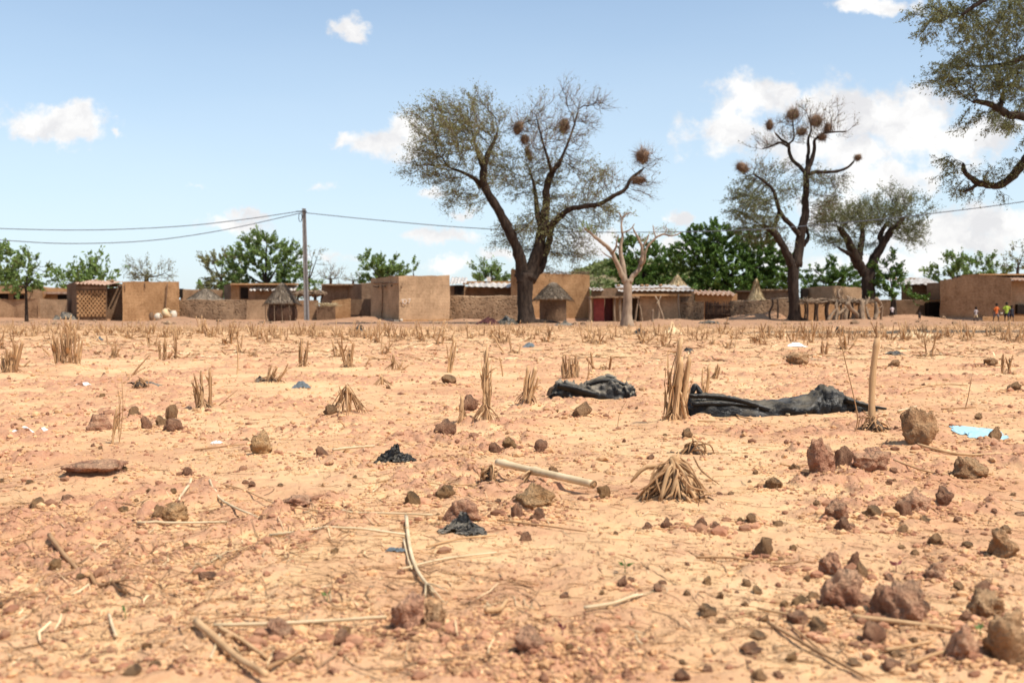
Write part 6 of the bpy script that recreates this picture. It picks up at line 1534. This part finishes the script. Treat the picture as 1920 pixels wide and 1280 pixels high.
lying('dark slanting stick propped beside the low burnt tuft', [(232,722),(255,700),(272,690)], .008, N_, lift=.0)
lying('yellow dry straw lying beneath the near rubble corner', [(1700,1262),(1760,1252),(1830,1240)], .004)
lying('thin straw laid behind the crumbly stones near the middle', [(780,912),(840,914),(900,914)], .0028)
lying('arched straw beyond the largest two-humped rock', [(1690,742),(1725,728),(1770,724),(1815,726)], .006)
lying('straight far twig between the largest rock and the picture edge', [(1765,768),(1800,767),(1830,766)], .005, N_)
# leaning sticks that stand free of the ground
def wand(label, pts, r, mat=None, d=None):
    p0 = gp(*pts[0]); P = [p0-[0, 0, .02]]+[at(x, y, p0[1]) for x, y in pts[1:]]; sp = smooth_path(P, 6); mb = MB(); v, f = tube_vf(sp, np.linspace(r, r*.45, len(sp)), 6); mb.add(v, f)
    return tag(mb.build('upright_twig', mat or M_STRAWB, None, p0), label, 'twig')
wand('very thin tall wand rising past the glossy black bag', [(1601,818),(1608,785),(1600,740),(1588,690),(1577,640),(1575,612)], .0036)
wand('thin upright twig far beyond the largest rock', [(1808,766),(1815,745),(1822,706)], .004)
wand('thick slanting stick pointing up above the low burnt tuft', [(246,708),(260,688),(282,664)], .011, M_STRAWB)
wand('short slanting stick behind the widest bundle of stalks', [(400,772),(420,752),(446,730)], .0045)
wand('hair-thin bent twig in front of the crumpled black bag', [(1157,800),(1162,775),(1175,750)], .002)

# ------------------------------------------------------------------ plastic bags and rags
def bag(name, label, prof, py_base, width, mat, seed, wr=.012, deepk=1., parts=None, n=24):
    """prof: (px, py_top, half-depth m); loft of wrinkled arches"""
    r_ = np.random.default_rng(seed); p0 = gp(prof[len(prof)//2][0], py_base); d = p0[1]; o_ = p0
    C = smooth_path(np.array([list(at(px, pt, d))+[hd] for px, pt, hd in prof]), 8); m = len(C)
    V = []
    for i in range(m):
        x, _, z, hd = C[i]; g = ghs(x, d); H = max(.006, z-g); a = np.linspace(0, math.pi, n)
        rr = 1+.10*(vn2(np.full(n, i*.42), a*3.1, seed)-.5)*2
        y = d-np.cos(a)*hd*deepk*rr; zz = g-.004+np.sin(a)**.8*H*rr
        # long folds that run with the bag plus crumple
        fold = np.abs(vn2(np.full(n, i*.16)+a*.9, a*4.3+i*.05, seed+2)-.5)*2; cr = np.abs(vn2(np.full(n, i*.8), a*7.+i*.3, seed+3)-.5)*2
        k = (1-fold)**3*wr*1.5-(1-cr)**2*wr*(.7 if wr > .015 else .25)
        zz += k*np.sin(a); y -= np.cos(a)*k
        V.append(np.stack([np.full(n, x)+.004*r_.normal(0, 1, n), y, zz], -1))
    V = np.concatenate(V); i = np.arange(m-1)[:, None]*n; j = np.arange(n-1)[None]
    root = empty(name, o_); tag(root, label, 'plastic bag'); mb = MB(); mb.add(V, np.stack([i+j, i+n+j, i+n+j+1, i+j+1], -1).reshape(-1, 4)); mb.build('bag_skin', mat, root, o_)
    for p in parts or []: p(root, o_, d)
    return root
def fold(pts, rpx, name='twisted_fold', mat=None, dy=-.09):
    def part(root, o_, d):
        P = smooth_path([at(x, y, d+dy) for x, y in pts], 6); R = np.interp(np.linspace(0, 1, len(P)), np.linspace(0, 1, len(rpx)), rpx)*mpp(d)
        mb = MB(); v, f = tube_vf(P, R, 10, True, .25, int(pts[0][0])); mb.add(v, f); mb.build(name, mat or M_PLAST, root, o_)
    return part
bag('black_plastic_bag', 'long glossy black plastic bag stretched between the torn stalk cluster and the tallest stalk',
    [(1288,750,.04),(1300,738,.08),(1330,739,.10),(1370,744,.11),(1420,750,.11),(1470,746,.12),(1515,740,.12),(1540,724,.09),(1562,726,.09),(1585,742,.08),(1605,752,.05),(1625,757,.03),(1645,765,.015)], 776, .2, M_PLAST, 3, .009,
    parts=[fold([(1292,742),(1340,743),(1390,751),(1440,768),(1460,774)], [4,5,5,5,3]), fold([(1296,757),(1345,755),(1385,757),(1410,762)], [4,6,4,2]), fold([(1585,748),(1610,756),(1635,762),(1662,766)], [7,5,4,2], 'twisted_neck'),
           fold([(1294,748),(1300,730),(1304,722),(1312,735),(1318,744)], [3,5,3,5,3], 'torn_flap', dy=0.)])
bag('black_plastic_bag', 'crumpled dusty black plastic bag lying beside the brown stone', [(1030,738,.03),(1042,722,.07),(1065,717,.09),(1090,722,.07),(1112,714,.08),(1140,710,.10),(1165,716,.11),(1182,722,.10),(1191,736,.04)], 746, .2, M_PLASTG, 5, .024,
    parts=[fold([(1045,722),(1075,728),(1100,735),(1130,742)], [5,7,6,3], mat=M_PLAST), fold([(1100,722),(1125,713),(1150,714),(1175,722)], [3,5,5,2], mat=M_PLAST, dy=-.04), fold([(1130,712),(1140,706),(1152,708)], [3,5,3], 'raised_corner', M_PLASTG, 0.), fold([(1030,742),(1033,730),(1040,726)], [5,4,3], 'dark_tuft', M_ROOTD, -.03)])
def rag(name, label, px, py, w, h, mat, seed, n=16, cat='rag', deep=.5, spike=.5):
    """thin crumpled sheet with a torn outline"""
    p = gp(px, py); k = mpp(p[1]); r_ = np.random.default_rng(seed); W_m = w*k; H_m = h*k
    u = np.linspace(-1, 1, n); X, Y = np.meshgrid(u, u); R = np.sqrt(X**2+Y**2)
    Z = np.maximum(0, 1-R**1.3)*(.35+1.3*vn2(X*2.6+seed, Y*2.6, seed))+spike*np.abs(vn2(X*6, Y*6+seed, seed+1)-.5)*np.maximum(0, 1.1-R)
    XX = p[0]+X*W_m/2*(1+.2*(vn2(Y*4, X*2, seed+3)-.5)); YY = p[1]+W_m*deep*.5*(1+Y)*(1+.2*(vn2(X*4, Y*2, seed+4)-.5))
    g = gh(XX.ravel(), YY.ravel()).reshape(n, n); ZZ = g+.003+Z*H_m*.85
    V = np.stack([XX, YY, ZZ], -1).reshape(-1, 3)+r_.normal(0, .0015, (n*n, 3)); i = np.arange(n-1)[:, None]*n; j = np.arange(n-1)[None]
    Fq = np.stack([i+j, i+j+1, i+n+j+1, i+n+j], -1).reshape(-1, 4); c = V[Fq].mean(1); rr = np.hypot((c[:, 0]-p[0])/(W_m/2), (c[:, 1]-p[1]-W_m*deep*.5)/(W_m*deep*.5))
    Fq = Fq[rr < .78+.45*vn2(np.arctan2(c[:, 1]-p[1]-W_m*deep*.5, c[:, 0]-p[0])*2.2+seed, rr*0, seed+5)]
    mb = MB(); mb.add(V, Fq); o = mb.build(name, mat, None, p, smooth=False); sol = o.modifiers.new('thickness', 'SOLIDIFY'); sol.thickness = .0018; return tag(o, label, cat)
rag('torn_rag', 'shredded black rag bristling up next to a pale straw', 738, 868, 80, 20, M_PLAST, 2, 40, spike=1.3)
rag('torn_rag', 'torn grey-black plastic draped over a stone in the middle', 868, 1004, 96, 24, M_PLASTG, 4, 26, spike=1.2)
rag('torn_rag', 'small blue-grey scrap lying by the frayed bleached stalk', 742, 1040, 40, 6, M_BLUED, 6, 12)
rag('plastic_sheet', 'pale blue plastic sheet flat on the sand with a small stone on it', 1872, 822, 92, 6, M_BLUE, 8, 14, deep=1.6, spike=.1)
rag('white_scrap', 'white scrap at the picture edge level with the thin slanting stalk', 36, 815, 44, 8, M_WHITE, 9, 12, 'scrap')
rag('white_scrap', 'smaller white scrap beside the one at the picture edge', 82, 815, 18, 7, M_WHITE, 10, 10, 'scrap')
rag('white_scrap', 'curled white scrap beyond the single black scrap', 155, 727, 30, 8, M_WHITE, 11, 12, 'scrap')
rag('black_scrap', 'single small black scrap standing upright on bare sand', 194, 706, 12, 12, M_PLAST, 12, 10, 'scrap')
rag('white_scrap', 'tiny white scrap in front of the orange stone', 405, 833, 22, 6, M_WHITE, 13, 10, 'scrap')
rag('blue_scrap', 'blue-grey folded rag in the rows before the largest acacia', 992, 653, 26, 10, M_BLUED, 14, 12, 'scrap')
rag('black_scrap', 'small black bag end behind the thick torn stalk cluster', 1291, 662, 20, 11, M_PLASTG, 15, 12, 'scrap')
rag('black_scrap', 'long flat black strip beyond the tallest stalk', 1680, 667, 44, 8, M_PLAST, 16, 12, 'scrap')
rag('white_scrap', 'large white paper-like scrap in the field before the tall slender acacia', 1497, 651, 38, 6, M_WHITE, 17, 12, 'scrap')
rag('black_scrap', 'torn black scrap by the low flattened tuft', 563, 728, 36, 14, M_BLUED, 18, 14, 'scrap')
rag('black_scrap', 'sooty scrap caught at the foot of the low flattened tuft', 485, 722, 26, 12, M_PLASTG, 19, 12, 'scrap')
rag('black_scrap', 'blackish strip under the low burnt tuft', 262, 726, 70, 8, M_PLASTG, 20, 16, 'scrap')
rag('black_scrap', 'dark bundle of rag at the field edge before the numbered house', 674, 622, 26, 12, M_PLAST, 21, 12, 'scrap')
rag('black_scrap', 'dark scrap at the field edge before the red door', 1200, 626, 30, 10, M_PLAST, 22, 12, 'scrap')
rag('white_scrap', 'pale yellowish scrap at the field edge before the pale wall', 1262, 626, 36, 18, M_LIT, 23, 12, 'scrap')
rag('black_scrap', 'bluish-black bundle at the field edge before the stick shelter', 1572, 627, 18, 14, M_PLASTG, 24, 12, 'scrap')
rag('black_scrap', 'blue-grey scrap in the rows before the perforated brick house', 186, 640, 14, 10, M_BLUED, 25, 10, 'scrap')
rag('pale_slab', 'pale flat sheet of hardened earth before the walking children', 1725, 632, 90, 10, M_LIT, 26, 14, 'scrap')
# tiny seedlings
M_SEED = mat_leaf('seedling_leaf', (.06, .12, .03), (.16, .24, .07)); M_SEEDP = mat_leaf('purple_seedling_leaf', (.20, .05, .05), (.34, .12, .11))
def seedling(label, px, py, h, mat, seed, n=5):
    p = gp(px, py); k = mpp(p[1]); r_ = np.random.default_rng(seed); root = empty('seedling', p); tag(root, label, 'seedling')
    mb = MB(); v, f = tube_vf([p-[0, 0, .005], p+[0, 0, h*k*.6]], [.0012, .0008], 5); mb.add(v, f); mb.build('stem', mat, root, p)
    mb = MB(); D = rdir(r_, n); D[:, 2] = np.abs(D[:, 2])*.9+.2; C = p+[0, 0, h*k*.45]+D*h*k*.35; mb.add(*leaf_vf(C, D, rdir(r_, n), h*k*.6, h*k*.25)); mb.build('leaf', mat, root, p)
seedling('tiny green seedling near the bottom stalks', 614, 1140, 24, M_SEED, 1); seedling('small purple-leaved seedling beyond the half-sunk reddish rock', 1055, 1200, 34, M_SEEDP, 2, 6)
seedling('tiny green sprout beside the small round dark stone', 1172, 1080, 30, M_SEED, 3, 6); seedling('faint green sprout above the pale chip of stalk', 235, 1165, 26, M_SEED, 4, 3); seedling('dark red sprout beyond the purple double-humped stone', 1680, 1080, 26, M_SEEDP, 5, 6)
seedling('little green seedling growing among the near rubble', 1838, 1200, 22, M_SEED, 6, 5)
# bits in front of the houses
tag_ = rag('tarpaulin_bundle', 'grey and black tarpaulin bundle against the mud compound wall', 112, 600, 52, 20, M_PLASTG, 31, 22, 'tarpaulin', deep=.9, spike=.7)
rag('dark_cloth_heap', 'maroon and black cloth heap at the foot of the largest acacia', 915, 609, 50, 13, mat_simple('maroon_cloth', (.035, .012, .012), (.12, .045, .04), 6, bs=.5), 32, 22, 'cloth', deep=.8, spike=.9)
rag('dark_cloth_heap', 'black tarpaulin heap touching the trunk of the largest acacia', 948, 609, 46, 15, M_PLAST, 33, 20, 'tarpaulin', deep=.8, spike=.9)
rag('dark_cloth_heap', 'low black heap in front of the round hut', 1060, 610, 40, 8, M_PLASTG, 34, 18, 'cloth', deep=.8)
rag('black_tyre_strip', 'flat black strip lying before the dark woven gate', 1332, 607, 46, 7, M_PLAST, 35, 14, 'scrap')
def pot(label, px, py, d, w, h, mat, lie=0, seed=1):
    p = at(px, py, d); p[2] = ghs(p[0], d); k = mpp(d); prof = [(0, .55), (.15, .8), (.5, 1), (.8, .85), (.9, .62), (1, .7), (.97, .55)]
    n = 20; a = np.linspace(0, 2*math.pi, n, endpoint=False); V = []
    for t, r in prof: V.append(np.stack([np.cos(a)*r*w*k/2, np.sin(a)*r*w*k/2, np.full(n, t*h*k)], -1))
    V = np.concatenate(V); m = len(prof); i = np.arange(m-1)[:, None]*n; j = np.arange(n)[None]; kk = (j+1) % n
    V = np.vstack([V, [0, 0, 0]]); jj = np.arange(n)
    if lie: V = V@np.array([[math.cos(lie), 0, math.sin(lie)], [0, 1, 0], [-math.sin(lie), 0, math.cos(lie)]]).T; V[:, 2] -= V[:, 2].min()
    mb = MB(); mb.add(V+p, [np.stack([i+j, i+kk, i+n+kk, i+n+j], -1).reshape(-1, 4), np.stack([np.full(n, m*n), (jj+1) % n, jj], -1)]); return tag(mb.build('pot', mat, None, p), label, 'pot')
M_ENAM = mat_simple('cream_enamel', (.50, .42, .31), (.68, .60, .48), 5, bs=.1, r=.5)
pot('upright cream bucket standing next to the narrow dark gap', 325, 594, 57.5, 14, 16, M_ENAM); pot('overturned cream basin nearest the field among the pots by the plain house', 291, 600, 56.8, 14, 12, M_ENAM, 1.2)
pot('brown clay pot beside the cream basin at the plain house', 284, 595, 57.6, 9, 16, MUDS); pot('wide tan basin leaning between the cream bucket and the cream basin', 308, 596, 57.3, 22, 14, M_LIT, .9); pot('dark clay pot behind the wide tan basin', 296, 594, 58, 8, 14, MUDS)
pot('pale bowl lying at the corner step of the numbered house', 751, 605, 55.3, 6, 5, M_ENAM, .8)
# ------------------------------------------------------------------ children: skinned bodies with clothes and hair as parts
M_SKIN = mat_simple('dark_brown_skin', (.035, .018, .012), (.060, .032, .022), 8, bs=.05, r=.55, spec=.35)
M_HAIR = mat_simple('black_hair', (.008, .007, .006), (.018, .015, .013), 20, bs=.6)
def skin_obj(name, verts, edges, radii, mat, parent, levels=2, root=0):
    me = bpy.data.meshes.new(name); me.from_pydata([tuple(v) for v in verts], edges, []); me.update()
    o = bpy.data.objects.new(name, me); COL.objects.link(o); o.parent = parent
    o.modifiers.new('skin', 'SKIN')
    if not me.skin_vertices:
        bpy.context.view_layer.objects.active = o
    for i, r in enumerate(radii): me.skin_vertices[0].data[i].radius = (r, r) if not isinstance(r, tuple) else r
    me.skin_vertices[0].data[root].use_root = True
    ss = o.modifiers.new('smooth', 'SUBSURF'); ss.levels = levels; ss.render_levels = levels
    me.materials.append(mat); return o
def child(label, px, d, H, shirt, lower, step=.12, face=0., arms=((.05, -.0), (-.05, 0.)), bend=0., skirt=False, seed=0, carry=None):
    x = px_x(px, d); g = ghs(x, d); root = empty('person', (x, d, g), face); tag(root, label, 'person')
    h = H; sh = .115*h; hp = .065*h
    V = []; E = []; R = []
    def add(p, r, par=None):
        V.append(np.array(p, float)*h); R.append(r*h); 
        if par is not None: E.append((par, len(V)-1))
        return len(V)-1
    pel = add((0, 0, .50), .062); wst = add((0, bend*.3, .60), .055, pel); ch = add((0, bend*.7, .72), .070, wst); nk = add((0, bend, .815), .030, ch); hd0 = add((0, bend-.005, .86), .040, nk)
    hd = add((0, bend-.012, .925), .064, hd0); top = add((0, bend, .965), .045, hd); nose = add((0, bend-.078, .915), .012, hd)
    for s in (-1, 1): add((s*.066, bend-.0, .918), .010, hd)     # ears
    for s in (-1, 1):
        hipj = add((s*.052, 0, .485), .050, pel); ky = -step*s*.75-.02
        kn = add((s*.055, ky, .27), .034, hipj); an = add((s*.055, ky+step*s*-.2+.03, .045), .021, kn); add((s*.06, ky+step*s*-.2-.055, .018), .020, an)
        shj = add((s*.105, bend*.8, .785), .036, ch); dx, dy = arms[0 if s > 0 else 1]
        el = add((s*.145+dx*.4, bend*.6+dy*.4, .62), .024, shj); wr = add((s*.15+dx, bend*.3+dy, .475), .017, el); pl = add((s*.15+dx, bend*.3+dy-.01, .445), .018, wr)
        for q in range(4): f1 = add((s*.15+dx+(q-1.5)*.008, bend*.3+dy-.016, .418-.003*(q in (1, 2))), .0055, pl); add((s*.15+dx+(q-1.5)*.009, bend*.3+dy-.006, .398-.004*(q in (1, 2))), .0045, f1)
        th = add((s*(.15-.02)+dx, bend*.3+dy-.022, .435), .006, pl); add((s*(.15-.026)+dx, bend*.3+dy-.026, .418), .005, th)
    skin_obj('body', V, E, R, M_SKIN, root)
    # hair cap
    Vh, Fh = ico(3); Vh = Vh[:]*(1+.05*(vn3(Vh*9)[:, None]-.5)); P = Vh*np.array([.073, .078, .070])*h; P[:, 2] += .945*h; P[:, 1] += (bend+.008)*h
    mb = MB(); mb.add(P, Fh); o = mb.build('hair', M_HAIR, root, (0, 0, 0))
    def garment(nm, rings, mat):
        n = 20; a = np.linspace(0, 2*math.pi, n, endpoint=False); VV = []
        for (cx, cy, z, rx, ry) in rings:
            w = 1+.06*np.sin(a*5+z*20+seed); VV.append(np.stack([cx*h+np.cos(a)*rx*h*w, cy*h+np.sin(a)*ry*h*w, np.full(n, z*h)], -1))
        m = len(rings); VV = np.concatenate(VV); i = np.arange(m-1)[:, None]*n; j = np.arange(n)[None]; k = (j+1) % n
        mb = MB(); mb.add(VV, np.stack([i+j, i+k, i+n+k, i+n+j], -1).reshape(-1, 4)); return mb
    ms = mat_simple('shirt_cloth_%d' % seed, shirt, tuple(min(1, c*1.35) for c in shirt), 7, bs=.3); ml = mat_simple('lower_cloth_%d' % seed, lower, tuple(min(1, c*1.35) for c in lower), 7, bs=.3)
    mb = garment('shirt', [(0, 0, .44, .112, .092), (0, bend*.2, .55, .095, .078), (0, bend*.5, .66, .098, .080), (0, bend*.75, .75, .108, .078), (0, bend*.85, .80, .092, .060), (0, bend*.95, .822, .045, .042)], ms)
    for s in (-1, 1):
        dx, dy = arms[0 if s > 0 else 1]; v, f = tube_vf(np.array([(s*.085, bend*.8, .785), (s*.125+dx*.15, bend*.7+dy*.15, .72), (s*.143+dx*.3, bend*.62+dy*.3, .65)])*h, np.array([.044, .041, .040])*h, 12, False); mb.add(v, f)
    mb.build('shirt', ms, root, (0, 0, 0))
    if skirt:
        mb = garment('skirt', [(0, 0, .22, .125, .135), (0, 0, .36, .112, .11), (0, 0, .47, .09, .082), (0, 0, .53, .083, .074)], ml)
    else:
        mb = MB()
        for s in (-1, 1):
            ky = -step*s*.75-.02; v, f = tube_vf(np.array([(s*.042, 0, .53), (s*.052, ky*.15, .46), (s*.055, ky*.75, .33), (s*.056, ky*.98, .27)])*h, np.array([.064, .066, .056, .054])*h, 14, False); mb.add(v, f)
    mb.build('skirt' if skirt else 'shorts', ml, root, (0, 0, 0)); return root
child('child in a greyish top and tan shorts walking ahead of the orange-shirted child', 1829, 52.6, .76, (.32, .27, .26), (.45, .34, .20), .10, .4, ((.0, -.06), (-.0, .05)), -.03, seed=1)
child('child in a bright orange shirt walking between the two other children', 1867, 52.4, .97, (.45, .11, .03), (.12, .10, .10), .13, .5, ((.02, -.10), (-.02, .10)), -.04, seed=2)
child('tallest child, in a yellow-green dress, carrying a pale bowl', 1887, 53, 1.04, (.29, .36, .05), (.02, .02, .035), .10, -.2, ((.03, .02), (-.06, -.05)), 0, seed=3)
child('dark-clothed child half hidden behind the child in yellow-green', 1896.5, 53.6, .86, (.03, .03, .04), (.02, .02, .03), .08, .2, ((.02, .02), (-.02, .0)), 0, seed=4)
child('small child with pale top standing alone before the shaded dark wall', 1672.5, 57.4, .70, (.50, .42, .40), (.04, .03, .03), .05, 0, ((.0, .0), (.0, .0)), 0, seed=5)
child('smallest dark child standing by the pale stones of the earth mound', 1724, 56.2, .56, (.05, .035, .03), (.03, .02, .02), .05, 0, ((.0, .0), (.0, .0)), 0, seed=6)
pot('pale round bowl held low by the tallest child', 1877.5, 593, 52.8, 4.5, 3.2, M_ENAM)
bpy.data.objects['pot.006' if 'pot.006' in bpy.data.objects else 'pot'].location.z += 14*mpp(52.8)
